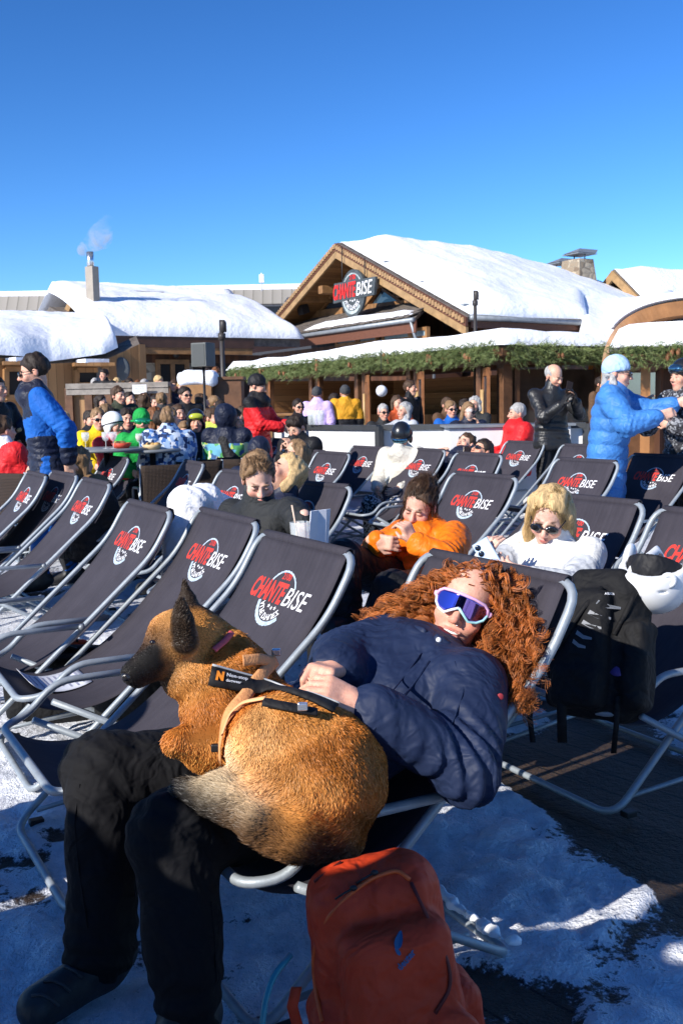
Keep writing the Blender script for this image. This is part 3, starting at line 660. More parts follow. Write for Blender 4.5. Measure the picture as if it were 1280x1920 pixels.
# ================================================================= left chalet
LO = PX(195, 622, 30.0); LO = A3(LO[0], LO[1], 0)
LC = thing('low_chalet', 'long low chalet on the left with stone wall and deep snow on its roof', 'chalet', LO, -YAW)
ll = lambda px, py, b=0.: bl(px, py, b, LO); la = lambda px, py, a=0.: ba(px, py, a, LO)
zE = .5 * (la(196, 628)[2] + la(452, 636)[2]); yE = la(458, 634)[1]
rid = -5.0; zR = zE + 1.8
m = MB(); m.prism([A3(.0, -.3, zE), A3(rid, -.3, zR - .5), A3(2 * rid, -.3, zE), A3(2 * rid, -.3, zE - .25), A3(rid, -.3, zR - .75), A3(0, -.3, zE - .25)], A3(0, yE + 2.3, 0)); m.build('roof', M_SLATE, LC)
g = quad_grid(A3(rid, -.35, zR), A3(.12, -.35, zE), A3(.12, yE + 2.1, zE), A3(rid, yE + 2.1, zR), 34, 50); bul = np.sin(np.linspace(0, 1, 34) * np.pi)[:, None] * .22; g[..., 2] += bul - .055 * np.clip(g[..., 1], 0, 99) * np.linspace(1, 0, 34)[:, None]; snow_slab('roof_snow', g, .46, LC, 31, .45, .04)
g = quad_grid(A3(2 * rid, -.35, zE), A3(rid, -.35, zR), A3(rid, yE + 2.1, zR), A3(2 * rid, yE + 2.1, zE), 20, 30); snow_slab('roof_snow', g, .5, LC, 33, .45, .05)
m = MB(); m.box((.02, yE / 2, zE - .16), (.14, yE + .6, .34), None, 0); m.build('fascia', mat('brown_fascia', (.06, .028, .018), .5), LC)
m = MB(); m.box((-.02, yE / 2, zE - .42), (.16, yE + .5, .2)); m.build('eave_beam', M_BEAM, LC)
wz = zE - .5; wx = -.6; ys0 = la(258, 700, wx)[1]; ys1 = la(363, 700, wx)[1]
m = MB(); m.box((wx - .15, yE / 2 + .6, wz - .13), (.3, yE + 1, .26)); m.build('upper_wall', M_WDARKY, LC)
m = MB(); m.box((wx - .18, (ys0 + ys1) / 2, (wz - .26) / 2), (.3, abs(ys1 - ys0), wz - .26)); m.build('stone_wall', M_STONE, LC)
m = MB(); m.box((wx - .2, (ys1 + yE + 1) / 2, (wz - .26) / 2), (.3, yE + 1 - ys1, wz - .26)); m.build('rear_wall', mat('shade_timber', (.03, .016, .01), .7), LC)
p, q = la(296, 712, wx), la(349, 683, wx); m = MB(); m.box(((wx + .02), (p[1] + q[1]) / 2, q[2] / 2), (.06, abs(q[1] - p[1]), q[2])); d = m.build('door', M_DARK, LC)
f = MB()
for y in (p[1], q[1], (p[1] + q[1]) / 2): f.box((wx + .06, y, q[2] / 2), (.08, .14, q[2]))
f.box((wx + .06, (p[1] + q[1]) / 2, q[2] + .07), (.1, abs(q[1] - p[1]) + .14, .14)); f.build('frame', M_BEAM, d)
p = la(325, 660, wx); m = MB(); m.lathe([(.02, -.2), (.1, -.16), (.12, .1), (.03, .2)], p + A3(.25, 0, 0), 6); m.tube([p + A3(.25, 0, .2), p + A3(0.02, 0, .3)], .02, 6); m.build('wall_lantern', M_BLACK, LC)
m = MB(); m.tube([la(262, 652, wx + .3), la(262, 664, wx + .25), la(258, 686, wx + .05), la(258, 700, wx + .05)], .10, 8); m.build('curved_brace', M_FASCIA, LC)
# annex with a serving hatch, its own drift of snow
AO = PX(300, 640, 27.0); AO = A3(AO[0], AO[1], 0)
AX = thing('annex_hut', 'honey-coloured plank annex with serving hatch and huge drooping snow load, far left', 'hut', (0, 0, 0))
aw = [PX(x, y, Y) for x, y, Y in ((-30, 668, 23.5), (98, 682, 24.6), (195, 676, 25.4), (262, 645, 26.0))]
m = MB(); base = [A3(p[0], p[1], 0) for p in aw]; dep = A3(.3, 1.0, 0) * .3
for i in range(3): m.prism([base[i], base[i + 1], aw[i + 1], aw[i]], dep)
wv_ = nrm(base[3] - base[0]); M_AX = wood('annex_planks', (.19, .09, .032), (.36, .19, .075), .16, 0, seed=3)
m.build('plank_wall', M_AX, AX)
back = [p + A3(-.3, 1.6, .35) for p in aw]; rf = MB(); rf.grid([aw, [p + A3(-.2, .6, .25) for p in aw], back]); rf.build('roof', M_SLATE, AX)
lip = [PX(x, y, Y) for x, y, Y in ((-40, 664, 23.2), (40, 668, 23.8), (95, 678, 24.4), (140, 672, 24.8), (196, 664, 25.2), (222, 652, 25.6))]
top = [PX(x, y, Y) for x, y, Y in ((-40, 622, 31), (40, 616, 31.2), (110, 614, 31.5), (150, 616, 31.6), (180, 622, 31.0), (204, 634, 29.0))]
def row(L, n=44):
    L = np.array(L); x = np.linspace(0, len(L) - 1, n); return np.stack([np.interp(x, np.arange(len(L)), L[:, i]) for i in range(3)], 1)
l_, t_ = row(lip), row(top); uu = np.linspace(0, 1, 28)[:, None, None]; g = t_[None] * (1 - uu) + l_[None] * uu; g[..., 2] += .22 * np.sin(uu[..., 0] * np.pi) ; snow_slab('roof_snow', g, .45, AX, 41, .5, .05)
def on_annex(px, py, k):                                  # point on the k-th wall facet
    n = np.cross(base[k + 1] - base[k], A3(0, 0, 1)); d = ray(px, py); return CAM + d * (((base[k] - CAM) @ n) / (d @ n))
for k, (x0, y0, x1, y1) in ((0, (10, 745, 47, 692)), (1, (142, 722, 186, 694))):
    P = [on_annex(x0, y0, k), on_annex(x1, y0, k), on_annex(x1, y1, k), on_annex(x0, y1, k)]; n = nrm(np.cross(P[1] - P[0], P[3] - P[0])); n = n if n[1] < 0 else -n
    m = MB(); m.prism([p + n * .01 for p in P], n * .03); ho = m.build('serving_hatch', M_DARK, AX); f = MB()
    for i in range(4): f.beam(P[i] + n * .05, P[(i + 1) % 4] + n * .05, .12, .12)
    f.beam(P[2] + n * .35 + A3(.2, 0, .12), P[3] + n * .35 + A3(-.2, 0, .12), .7, .08); f.build('hatch_frame', M_AX if k else M_BEAM, ho)
    s = MB(); s.beam(P[2] + n * .35 + A3(0, 0, .2), P[3] + n * .35 + A3(0, 0, .2), .6, .1); s.build('ledge_snow', M_SNOW, ho)
p = on_annex(228, 696, 2); m = MB(); c = on_annex(229, 692, 2); m.ball(c + A3(0, -.06, 0), (.22, .04, .3), 10); m.build('round_plaque', mat('slate_blue', (.05, .06, .07), .6), AX)
p0, p1 = aw[2], A3(aw[2][0], aw[2][1] - .1, 0); m = MB(); m.tube([p0 + A3(-.1, -.15, -.1), p1 + A3(-.1, -.1, 0)], .07, 8); m.build('downpipe', M_ALU_DK, AX)
# little gable with chimney on the left roof
GP = PX(138, 545, 33.0); gf = lambda px, py, b=0.: bl(px, py, b, A3(GP[0], GP[1], 0)); gA, g0, g1 = gf(138, 543), gf(113, 588), gf(172, 588)
g0[2] = g1[2] = (g0[2] + g1[2]) / 2
gb = thing('gabled_dormer', 'small bare-fronted wooden gable poking from deep snow, next to the tall grey chimney', 'gable', A3(GP[0], GP[1], 0), -YAW)
m = MB(); m.prism([gA - A3(0, -.35, .2), g0 + A3(.25, .35, -.1), g0 + A3(.25, .35, -1.5), g1 + A3(-.25, .35, -1.5), g1 + A3(-.25, .35, -.1)], A3(0, 3, 0)); m.build('wall', M_BEAM, gb)
for e in (g0, g1):
    m = MB(); m.prism([gA, e, e - A3(0, 0, .3), gA - A3(0, 0, .36)], A3(0, .1, 0), 1); m.prism([gA + A3(0, .08, .05), e + A3(0, .08, .02), e + A3(0, .08, -.15), gA + A3(0, .08, -.15)], A3(0, 3, 0)); ro = m.build('roof', [M_SLATE, M_BEAMLT], gb)
KP = PX(175, 560, 31.5); kz = PX(175, 500, 31.5)[2]; kt = PX(170, 472, 31.5)[2]; kw = abs(PX(187, 520, 31.5)[0] - PX(162, 520, 31.5)[0])
TC = thing('tall_chimney', 'tall square grey chimney topped by shiny steel flue, smoking above the snow roof', 'chimney', A3(KP[0], KP[1], 0), rad(-35))
m = MB(); m.box((0, 0, kz / 2 + 1), (kw * .8, kw * .62, kz - 2)); m.build('stack', mat('taupe_render', (.29, .255, .215), .8, var=.08), TC)
m = MB(); m.lathe([(kw * .26, kz - .1), (kw * .26, kt), (kw * .22, kt)], (-.05, 0, 0), 14); m.build('flue', mat('bright_steel', (.62, .64, .66), .25, .9), TC)
SMK, t = newmat('smoke', .9); nt = SMK.node_tree; nt.nodes.remove(t.b); pv = nt.nodes.new('ShaderNodeVolumePrincipled'); pv.inputs['Color'].default_value = (1, 1, 1, 1); pv.inputs['Anisotropy'].default_value = -.2
co = t.coord(); ns = t.noise(co, 1.6, 5, .65, 1.2); gd = t.n('TexCoord'); sp = t.n('SeparateXYZ'); t.l(gd.outputs['Generated'], sp.inputs[0])
fal = t.math('SUBTRACT', 1.0, sp.outputs[2]); t.l(t.math('MULTIPLY', t.math('MAXIMUM', t.math('SUBTRACT', ns, .44), 0), t.math('MULTIPLY', fal, 26.0)), pv.inputs['Density'])
nt.links.new(pv.outputs[0], nt.nodes['Material Output'].inputs['Volume'])
S = SDF(); s0 = A3(KP[0], KP[1], kt); S.cone(s0 + A3(-.25, 0, .05), s0 + A3(.3, 0, .45), .2, .35, .2).cone(s0 + A3(.3, 0, .45), s0 + A3(.55, 0, .95), .35, .2, .2)
V, F = S.mesh(.08); sm = mesh_np('smoke', V - s0, F, SMK, None, s0); tag(sm, 'thin white smoke drifting from the steel flue', 'smoke', None, 'stuff')
# long metal-roofed building far behind
M_RIB, t = newmat('ribbed_metal_roof', .5, .3, .4); sp = t.n('SeparateXYZ'); t.l(t.coord(), sp.inputs[0]); fr = t.math('FRACT', t.math('MULTIPLY', sp.outputs[0], 1.6)); t.l(t.ramp(fr, [(0, (.16, .145, .12)), (.16, (.30, .275, .235)), (.9, (.34, .31, .27))]), t.b.inputs['Base Color'])
def back_block(x0, x1, yt, yb, yw, Y, label, Y2=None):
    Y2 = Y2 or Y
    P0, P1 = PX(x0, yt[0], Y), PX(x1, yt[1], Y2); o = thing('flat_building', label, 'building', (P0[0], P0[1], 0)); O = A3(P0[0], P0[1], 0)
    B0, B1 = PX(x0, yb[0], Y - .6), PX(x1, yb[1], Y2 - .6)
    m = MB(); m.prism([P0 - O, B0 - O, B0 - O + A3(0, 8, 0), P0 - O + A3(0, 8, 0)], P1 - P0); m.build('metal_roof', M_RIB, o)
    s = MB(); s.box(((P1 + P0) / 2 - O + A3(0, 4, .15)), (abs(P1[0] - P0[0]), 8, .35)); s.build('roof_snow', M_SNOW, o)
    W = MB(); W.box(((B0 + B1) / 2 - O) * A3(1, 1, .5) + A3(0, .9, -.05), (abs(P1[0] - P0[0]), .3, (B0[2] + B1[2]) / 2 - .1)); W.build('wall', mat('dark_cladding', (.045, .045, .05), .5), o)
    return o
back_block(-80, 300, (556, 553), (583, 580), 0, 62, 'long far-off building with ribbed beige metal roof, left end behind the small gable')
back_block(330, 600, (545, 541), (572, 568), 0, 66, 'far-off building with ribbed beige metal roof between the smoking chimney and big gable')
back_block(1180, 1400, (564, 563), (578, 577), 0, 60, 'far-off flat beige building at the right edge behind the drifted snow')
p = PX(491, 545, 64); h = PX(491, 512, 64)[2]; m = MB(); m.tube([(0, 0, p[2]), (0, 0, h)], .05, 6); m.box((0, 0, h - .35), (.3, .3, .5)); tag(m.build('antenna_mast', mat('white_mast', (.7, .7, .72)), None, A3(p[0], p[1], 0)), 'thin white antenna mast on the far metal-roofed building', 'antenna')
# ================================================================= the bar pavilion with fir garland
PVO = PX(945, 690, 18.6); PVO = A3(PVO[0], PVO[1], 0)
PV = thing('bar_pavilion', 'open wooden bar pavilion with glazed folding doors under a thick white snow roof', 'pavilion', PVO, -YAW)
pl = lambda px, py, b=0.: bl(px, py, b, PVO); pa = lambda px, py, a=0.: ba(px, py, a, PVO)
xL = pl(478, 712)[0]; zB = pl(940, 684)[2]; zG = zB; PD = 4.6
ztop = zB + .32
fz_ = lambda px: None
m = MB(); m.box((xL / 2, PD / 2, ztop - .1), (abs(xL) + 1.0, PD + .9, .16)); m.build('roof', M_BEAMDK, PV)
g = quad_grid(A3(xL - .75, -.55, ztop), A3(.55, -.55, ztop), A3(.55, PD + .5, ztop), A3(xL - .75, PD + .5, ztop), 70, 34); snow_slab('roof_snow', g, .27, PV, 51, .26, .02)
m = MB(); m.box((xL / 2, .0, zB + .12), (abs(xL) + .5, .26, .24)); m.box((.0, PD / 2, zB + .12), (.26, PD - .3, .24)); m.build('lintel_beam', M_BEAMDK, PV)
posts = [500, 575, 610, 670, 742, 775, 905, 940]
posts = [506, 586, 598, 672, 686, 770, 784, 902]
for px in posts:
    a = pl(px, 700)[0]; m = MB(); m.box((a, 0, zB / 2), (.15, .16, zB)); m.build('post', M_BEAMDK, PV, bevel=.01)
for y_ in (0, PD): m = MB(); m.box((0, y_, zB / 2), (.2, .2, zB)); m.build('post', M_BEAMDK, PV)
for px, dx in ((513, .75), (604, .35), (694, .8), (792, .85), (915, .55)):       # folding doors with pale pull bars
    a = pl(px, 700)[0]; an = rad(28); dr = A3(math.cos(an), -math.sin(an), 0); m = MB(); w_ = dx
    for u0, u1, z0, z1 in ((0, .1, .1, zB - .05), (w_ - .1, w_, .1, zB - .05), (.1, w_ - .1, .1, .75), (.1, w_ - .1, zB - .2, zB - .05)):
        m.beam(A3(a, -.12, (z0 + z1) / 2) + dr * u0, A3(a, -.12, (z0 + z1) / 2) + dr * u1, .05, z1 - z0)
    do = m.build('folding_door', mat('door_timber', (.24, .095, .034), .5, var=.3, bump=.2), PV); gl = MB(); gl.beam(A3(a, -.12, (.75 + zB - .2) / 2) + dr * .1, A3(a, -.12, (.75 + zB - .2) / 2) + dr * (w_ - .1), .012, zB - .95); gl.build('pane', M_WINDOW, do)
    h_ = MB()
    for u in (.3 * w_, .55 * w_): h_.tube([A3(a, -.12, .8) + dr * u + A3(-.02, -.07, 0), A3(a, -.12, zB - .45) + dr * u + A3(-.02, -.07, 0)], .022, 8)
    h_.build('handle', mat('pale_pull_bar', (.42, .27, .12), .4), do)
m = MB(); m.box((xL / 2, PD, zB / 2), (abs(xL), .12, zB)); m.box((xL, PD / 2, zB / 2), (.12, PD, zB)); m.build('back_wall', wood('pavilion_planks', (.20, .09, .035), (.40, .20, .08), .16, 2), PV)
m = MB(); m.box((xL / 2, PD - 1.3, .55), (abs(xL) - 1.2, .5, 1.1)); m.build('bar_counter', M_WPLANK, PV)
m = MB(); m.box((xL / 2, PD - .3, 1.65), (abs(xL) - 1, .3, .05)); m.box((xL / 2, PD - .3, 1.3), (abs(xL) - 1, .3, .05)); m.build('shelf', M_BEAM, PV)
m = MB(); m.box((xL / 2, PD / 2, .03), (abs(xL), PD, .06)); m.build('floor_boards', M_BEAMDK, PV)
m = MB(); m.box((0, PD / 2, .45), (.08, PD - .3, .9)); m.build('side_panel', M_WDARKY, PV)
m = MB(); m.box((0, PD / 2, 1.45), (.03, PD - .3, 1.1)); m.build('side_glass', mat('brown_reflecting_glass', (.05, .032, .022), .12, 0, .4, 2), PV)
for k in range(5): m = MB(); m.box((.02, .25 + (PD - .5) * k / 4, zB / 2), (.10, .12, zB)); m.build('side_post', M_BEAMDK, PV)
m = MB(); m.box((.02, PD / 2, .92), (.12, PD - .3, .12)); m.build('side_rail', M_BEAMDK, PV)
# garland: hundreds of fir sprigs along the eaves
M_FIR, t = newmat('fir_needles', .7, 0, .3); f = t.noise(t.coord(), 9, 3); t.l(t.ramp(f, [(.3, (.065, .095, .028)), (.55, (.15, .19, .065)), (.8, (.30, .34, .17))]), t.b.inputs['Base Color'])
def garland(name, segs, parent_loc, label, nper=760, hgt=.33):
    rows = []
    for p, q, out in segs:
        L = np.linalg.norm(q - p); n = int(nper * L / 3)
        for _ in range(n):
            u = random.random(); c = p + (q - p) * u + A3(0, 0, -random.random() * hgt) + out * random.uniform(.0, .22)
            d = nrm(out * random.uniform(.2, 1) + nrm(q - p) * random.uniform(-1, 1) + A3(0, 0, random.uniform(-.9, .45))); rows.append((c, d, random.uniform(.12, .27)))
    V = []; Fq = []
    for c, d, l in rows:
        sd = nrm(np.cross(d, RNG.normal(size=3))); up = np.cross(sd, d)
        for k in range(7):                                 # needles in pairs along the twig
            b = c + d * l * k / 7; w_ = .055 * (1 - k / 9)
            for sg in (-1, 1):
                tip = b + sd * sg * w_ + d * .05 + up * random.uniform(-.03, .03); i = len(V); V += [b - d * .007, b + d * .007, tip]; Fq.append((i, i + 1, i + 2))
        i = len(V); V += [c - up * .006, c + up * .006, c + d * l]; Fq.append((i, i + 1, i + 2))
    o = mesh_np(name, np.array(V) - parent_loc, np.array(Fq), M_FIR, None, parent_loc, smooth=False); tag(o, label, 'garland')
    for p, q, out in segs:
        for i in range(max(2, int(np.linalg.norm(q - p) / 1.4))):
            c = p + (q - p) * (i + .3 + .5 * random.random()) / max(2, int(np.linalg.norm(q - p) / 1.4)) + out * .2 + A3(0, 0, -.15 - .1 * random.random()) - parent_loc
            cn = MB()
            for k in range(5): cn.ball(c + RNG.normal(size=3) * .05, (.035, .035, .06), 6)
            cn.build('pine_cone', mat('cone_brown', (.20, .085, .035), .7), o)
    return o
pw_ = lambda x, y, z: PVO + UX * x + UY * y + A3(0, 0, z)
garland('fir_garland', [(pw_(xL - .4, -.38, zB + .40), pw_(.42, -.38, zB + .40), -UY), (pw_(.42, -.38, zB + .36), pw_(.42, PD, zB + .36), UX)], pw_(xL / 2, 0, zB), 'long green fir garland with brown cones along the big pavilion eaves')
# second pavilion on the right
P2 = PX(1178, 685, 15.5); P2 = A3(P2[0], P2[1], 0)
PB2 = thing('bar_pavilion', 'second snow-topped wooden pavilion with fir garland, cut by the right edge', 'pavilion', P2, -rad(15)); z2 = PX(1178, 690, 15.5)[2]; U2 = A3(math.cos(rad(15)), -math.sin(rad(15)), 0); V2 = A3(math.sin(rad(15)), math.cos(rad(15)), 0)
m = MB(); m.box((2.5, 1.5, z2 + .1), (5.4, 3.4, .2)); m.build('roof', M_BEAMDK, PB2)
snow_slab('roof_snow', quad_grid(A3(-.3, -.3, z2 + .3), A3(5.4, -.3, z2 + .3), A3(5.4, 3.4, z2 + .3), A3(-.3, 3.4, z2 + .3), 40, 20), .34, PB2, 61, .3, .02)
for x in (.25, .75, 1.3): m = MB(); m.box((x, .05, z2 / 2), (.14, .14, z2)); m.build('post', mat('orange_timber', (.30, .13, .04), .5), PB2)
m = MB(); m.box((2.6, 1.5, z2 / 2), (4.2, 2, z2 - .02)); m.build('wall', M_WDARK, PB2)
garland('fir_garland', [(P2 + U2 * -.3 - V2 * .3 + A3(0, 0, z2 + .34), P2 + U2 * 3.6 - V2 * .3 + A3(0, 0, z2 + .34), -V2)], P2 + A3(0, 0, z2), 'short green fir garland on the right-hand pavilion above the blue hat', 700, .28)
# laminated timber arch
AR = thing('timber_arch', 'curved laminated timber arch canopy with dark curved glazing and snow on top', 'arch', PX(1150, 640, 17) * A3(1, 1, 0)); AO_ = np.array(AR.location)
def arch(px_pts, Y0, Y1, w_, h_, name, mt):
    n = len(px_pts); P = [PX(x, y, Y0 + (Y1 - Y0) * i / (n - 1)) - AO_ for i, (x, y) in enumerate(px_pts)]
    P = np.array([np.interp(np.linspace(0, n - 1, 40), np.arange(n), np.array(P)[:, j]) for j in range(3)]).T
    for _ in range(6): P[1:-1] = .25 * P[:-2] + .5 * P[1:-1] + .25 * P[2:]
    m = MB(); dpt = nrm(A3(.55, .83, 0)); T = np.gradient(P, axis=0); T /= np.linalg.norm(T, axis=1)[:, None]; N = np.cross(T, dpt); N /= np.linalg.norm(N, axis=1)[:, None]
    R_ = np.stack([P + N * h_ / 2, P - N * h_ / 2, P - N * h_ / 2 + dpt * w_, P + N * h_ / 2 + dpt * w_, P + N * h_ / 2], 1); m.grid(R_, 0, False); return m.build(name, mt, AR), P, N, dpt
M_GLU = mat('glulam', (.25, .115, .042), .5, var=.3, vs=3, bump=.2)
a1, P_, N_, dp_ = arch([(1138, 770), (1139, 700), (1141, 670), (1150, 640), (1170, 612), (1205, 592), (1250, 580), (1330, 572), (1420, 570)], 17, 17, .5, .24, 'arch_beam', M_GLU)
arch([(1166, 770), (1166, 655), (1180, 632), (1210, 612), (1255, 600), (1330, 592), (1420, 590)], 20, 20, .5, .3, 'arch_beam', M_GLU)
m = MB(); m.grid(np.stack([P_ + dp_ * .3 + N_ * .0, P_ + dp_ * 9], 1), 0, True); m.build('curved_glazing', mat('smoked_panel', (.10, .10, .11), .2), AR)
sgn = np.sign((N_ @ A3(0, 0, 1)).mean()); Q = P_[17:]; NN = N_[17:] * sgn; snow_slab('arch_snow', np.stack([Q + NN * .17 + dp_ * t_ for t_ in np.linspace(0, 7, 14)], 1), .16, AR, 71, .3, .02)
# ================================================================= people
def frame(fwd, up=(0, 0, 1)):                             # columns x (person's left), y (backwards), z (up)
    y = -nrm(fwd); up = np.asarray(up, float); z = nrm(up - y * (up @ y)); return np.stack([np.cross(y, z), y, z], 1)
def ik(a, c, l1, l2, pole):
    a = np.asarray(a, float); c = np.asarray(c, float); d = c - a; L = np.linalg.norm(d); mx = (l1 + l2) * .995
    if L > mx: c = a + d / L * mx; d = c - a; L = mx
    x = (l1 * l1 - l2 * l2 + L * L) / (2 * L); h = math.sqrt(max(l1 * l1 - x * x, 0)); u = d / L; p = np.asarray(pole, float); p = nrm(p - u * (p @ u))
    return a + u * x + p * h, c
def finish(J, armL=None, armR=None, pole=(.5, .6, -.6)):
    """fill in arms by IK; arm = hand target in person-local space"""
    for s, sg, t in (('L', 1, armL), ('R', -1, armR)):
        if t is None: t = A3(sg * .27, -.03, J['sh' + s][2] - .56)
        J['el' + s], J['wr' + s] = ik(J['sh' + s], t, .285, .25, (sg * pole[0], pole[1], pole[2]))
        J.setdefault('hd' + s, nrm(J['wr' + s] - J['el' + s])); J.setdefault('hn' + s, A3(-sg, 0, 0))
    return J
def sk_stand(armL=None, armR=None, lean=0.0, hy=0.0, hp=0.0, stride=0.0, hr=0.0):
    J = dict(pelvis=A3(0, 0, .94), chest=A3(0, -lean * .5, 1.27), neck=A3(0, .015 - lean, 1.46), shL=A3(.185, .01 - lean * .9, 1.405), shR=A3(-.185, .01 - lean * .9, 1.405),
             hipL=A3(.09, 0, .90), hipR=A3(-.09, 0, .90), knL=A3(.10, -.03 - stride * .5, .49), knR=A3(-.10, -.03 + stride * .3, .49), anL=A3(.11, .03 - stride, .10), anR=A3(-.11, .03 + stride, .10),
             toL=A3(.13, -.13 - stride, .045), toR=A3(-.13, -.13 + stride, .045))
    head(J, hy, hp, hr); return finish(J, armL, armR)
def head(J, hy=0.0, hp=0.0, hr=0.0, off=.145):
    a, b = rad(hy), rad(hp); f = A3(math.sin(a) * math.cos(b), -math.cos(a) * math.cos(b), math.sin(b)); J['hf'] = f
    up = A3(math.sin(rad(hr)), 0, math.cos(rad(hr))); J['hu'] = up; J['head'] = J['neck'] + off * (up + .35 * A3(f[0], f[1], 0) * (.4 + max(0, -math.sin(b))) + A3(0, 0, 0)) * A3(1, 1, 1)
def sk_sit(armL=None, armR=None, hy=0.0, hp=0.0, lean=0.0, hr=0.0, knee=.44):
    J = dict(pelvis=A3(0, 0, .53), chest=A3(0, .02 - lean * .5, .86), neck=A3(0, .03 - lean, 1.05), shL=A3(.185, .02 - lean * .9, .995), shR=A3(-.185, .02 - lean * .9, .995),
             hipL=A3(.09, 0, .49), hipR=A3(-.09, 0, .49), knL=A3(.13, -knee, .52), knR=A3(-.13, -knee, .52), anL=A3(.13, -knee + .04, .10), anR=A3(-.13, -knee + .0, .10), toL=A3(.14, -knee - .14, .045), toR=A3(-.14, -knee - .16, .045))
    head(J, hy, hp, hr); return finish(J, armL if armL is not None else A3(.12, -.32, .68), armR if armR is not None else A3(-.12, -.32, .68))
def sk_lounge(armL=None, armR=None, hy=0.0, hp=0.0, hr=0.0, up=0.0, knee=.60, ank=.72):
    """in deck-chair space: lying back in the sling"""
    J = dict(pelvis=A3(0, -.11, .44), chest=A3(0, .12 - up * .1, .70 + up * .06), neck=A3(0, .255 - up * .22, .88 + up * .06), shL=A3(.18, .225 - up * .2, .83 + up * .06), shR=A3(-.18, .225 - up * .2, .83 + up * .06),
             hipL=A3(.09, -.14, .42), hipR=A3(-.09, -.14, .42), knL=A3(.14, -.53, knee), knR=A3(-.12, -.55, knee + .02), anL=A3(.16, -ank, .12), anR=A3(-.14, -ank - .06, .12), toL=A3(.18, -ank - .17, .07), toR=A3(-.16, -ank - .23, .07))
    a, b = rad(hy), rad(hp); f = A3(math.sin(a) * math.cos(b), -math.cos(a) * math.cos(b), math.sin(b)); J['hf'] = f; u0 = nrm(J['neck'] - J['chest']); u = nrm(u0 * .5 + A3(math.sin(rad(hr)), 0, math.cos(rad(hr)))); J['hu'] = u
    J['head'] = J['neck'] + u * .145 + f * .02; return finish(J, armL if armL is not None else A3(.08, -.16, .62), armR if armR is not None else A3(-.08, -.16, .62))
def place(J, loc, th, s=1.0, dz=0.0):
    c, q = math.cos(th), math.sin(th); M = np.array([[c, -q, 0], [q, c, 0], [0, 0, 1]]); out = {}
    for k, v in J.items():
        out[k] = M @ v if k[:2] in ('hf', 'hu', 'hd', 'hn') and k != 'head' and k[:3] not in ('hip',) else M @ (v * s) + A3(loc[0], loc[1], dz)
    return out
def in_chair(J, key):
    o, a = CHAIRS[key]; return place(J, o, -a, 1.0, o[2])
def hand(S, w, d, n, sg, curl=.5, k=.006, f=1.0, spread=1.0):
    """palm, four unequal bent fingers and a side thumb; n = direction the palm faces"""
    d = nrm(d); n = nrm(n - d * (n @ d)); l = np.cross(d, n) * sg
    S.box(w + d * .045 * f, (.040 * f, .050 * f, .014 * f), .012 * f, .012, np.stack([l, d, n], 1)); S.cone(w - d * .03, w + d * .02, .027 * f, .026 * f, .015)
    for i, L in enumerate((.072, .080, .074, .058)):
        b = w + d * .088 * f + l * (.029 - .0195 * i) * f * spread; c1 = curl * (.9 + .12 * i); v1 = d * math.cos(c1) + n * math.sin(c1) + l * .06 * (1.5 - i) * spread; v2 = d * math.cos(c1 * 2.1) + n * math.sin(c1 * 2.1)
        m = b + v1 * L * .52 * f; S.cone(b, m, .0098 * f, .0088 * f, k); S.cone(m, m + v2 * L * .5 * f, .0088 * f, .0075 * f, .003)
    b = w + d * .030 * f + l * .034 * f; m = b + (d * .6 + l * .55 + n * .35) * .040 * f; S.cone(b, m, .0125 * f, .0105 * f, .01); S.cone(m, m + (d * .85 + n * .45 - l * .1) * .030 * f, .0105 * f, .0085 * f, .003)
def lims(S, J, pts, r, k=.03):
    for (a, b), (r1, r2) in zip(pts, r): S.cone(J[a], J[b], r1, r2, k)
def head_sdf(S, J, f=1.0, detail=True, smile=False):
    H = frame(J['hf'], J['hu']); c = J['head']; g = lambda x, y, z: c + H @ (A3(x, y, z) * f); R = H
    S.ell(g(0, .018, .032), A3(.074, .096, .088) * f, 0, R); S.ell(g(0, -.028, -.042), A3(.059, .066, .086) * f, .03, R); S.ell(g(0, -.060, -.103), A3(.029, .026, .022) * f, .03, R)
    S.cone(g(0, .025, -.07), J['neck'] - .02 * J['hu'], .052 * f, .060 * f, .025)
    for s in (-1, 1):
        S.ell(g(s * .041, -.066, -.034), A3(.024, .022, .022) * f, .025, R); S.ell(g(s * .032, -.104, -.004), A3(.020, .017, .0125) * f, .014, R, -1)
        S.ell(g(s * .031, -.0835, -.005), A3(.0145, .0125, .0115) * f, .003, R); S.ell(g(s * .077, .012, -.012), A3(.010, .021, .031) * f, .008, R)
        S.ell(g(s * .030, -.0925, .016), A3(.021, .009, .0055) * f, .010, R)
    S.cone(g(0, -.092, .002), g(0, -.116, -.034), .0085 * f, .0125 * f, .012)
    for s in (-1, 1): S.ell(g(s * .0125, -.103, -.039), A3(.0085, .011, .008) * f, .006, R)
    if detail:
        w = 1.35 if smile else 1
        S.ell(g(0, -.0945, -.0655), A3(.023 * w, .012, .0052) * f, .005, R); S.ell(g(0, -.0935, -.0775), A3(.020 * w, .012, .0062) * f, .005, R)
        if smile: S.ell(g(0, -.103, -.0705), A3(.024, .012, .0042) * f, .003, R, -1)
    return S
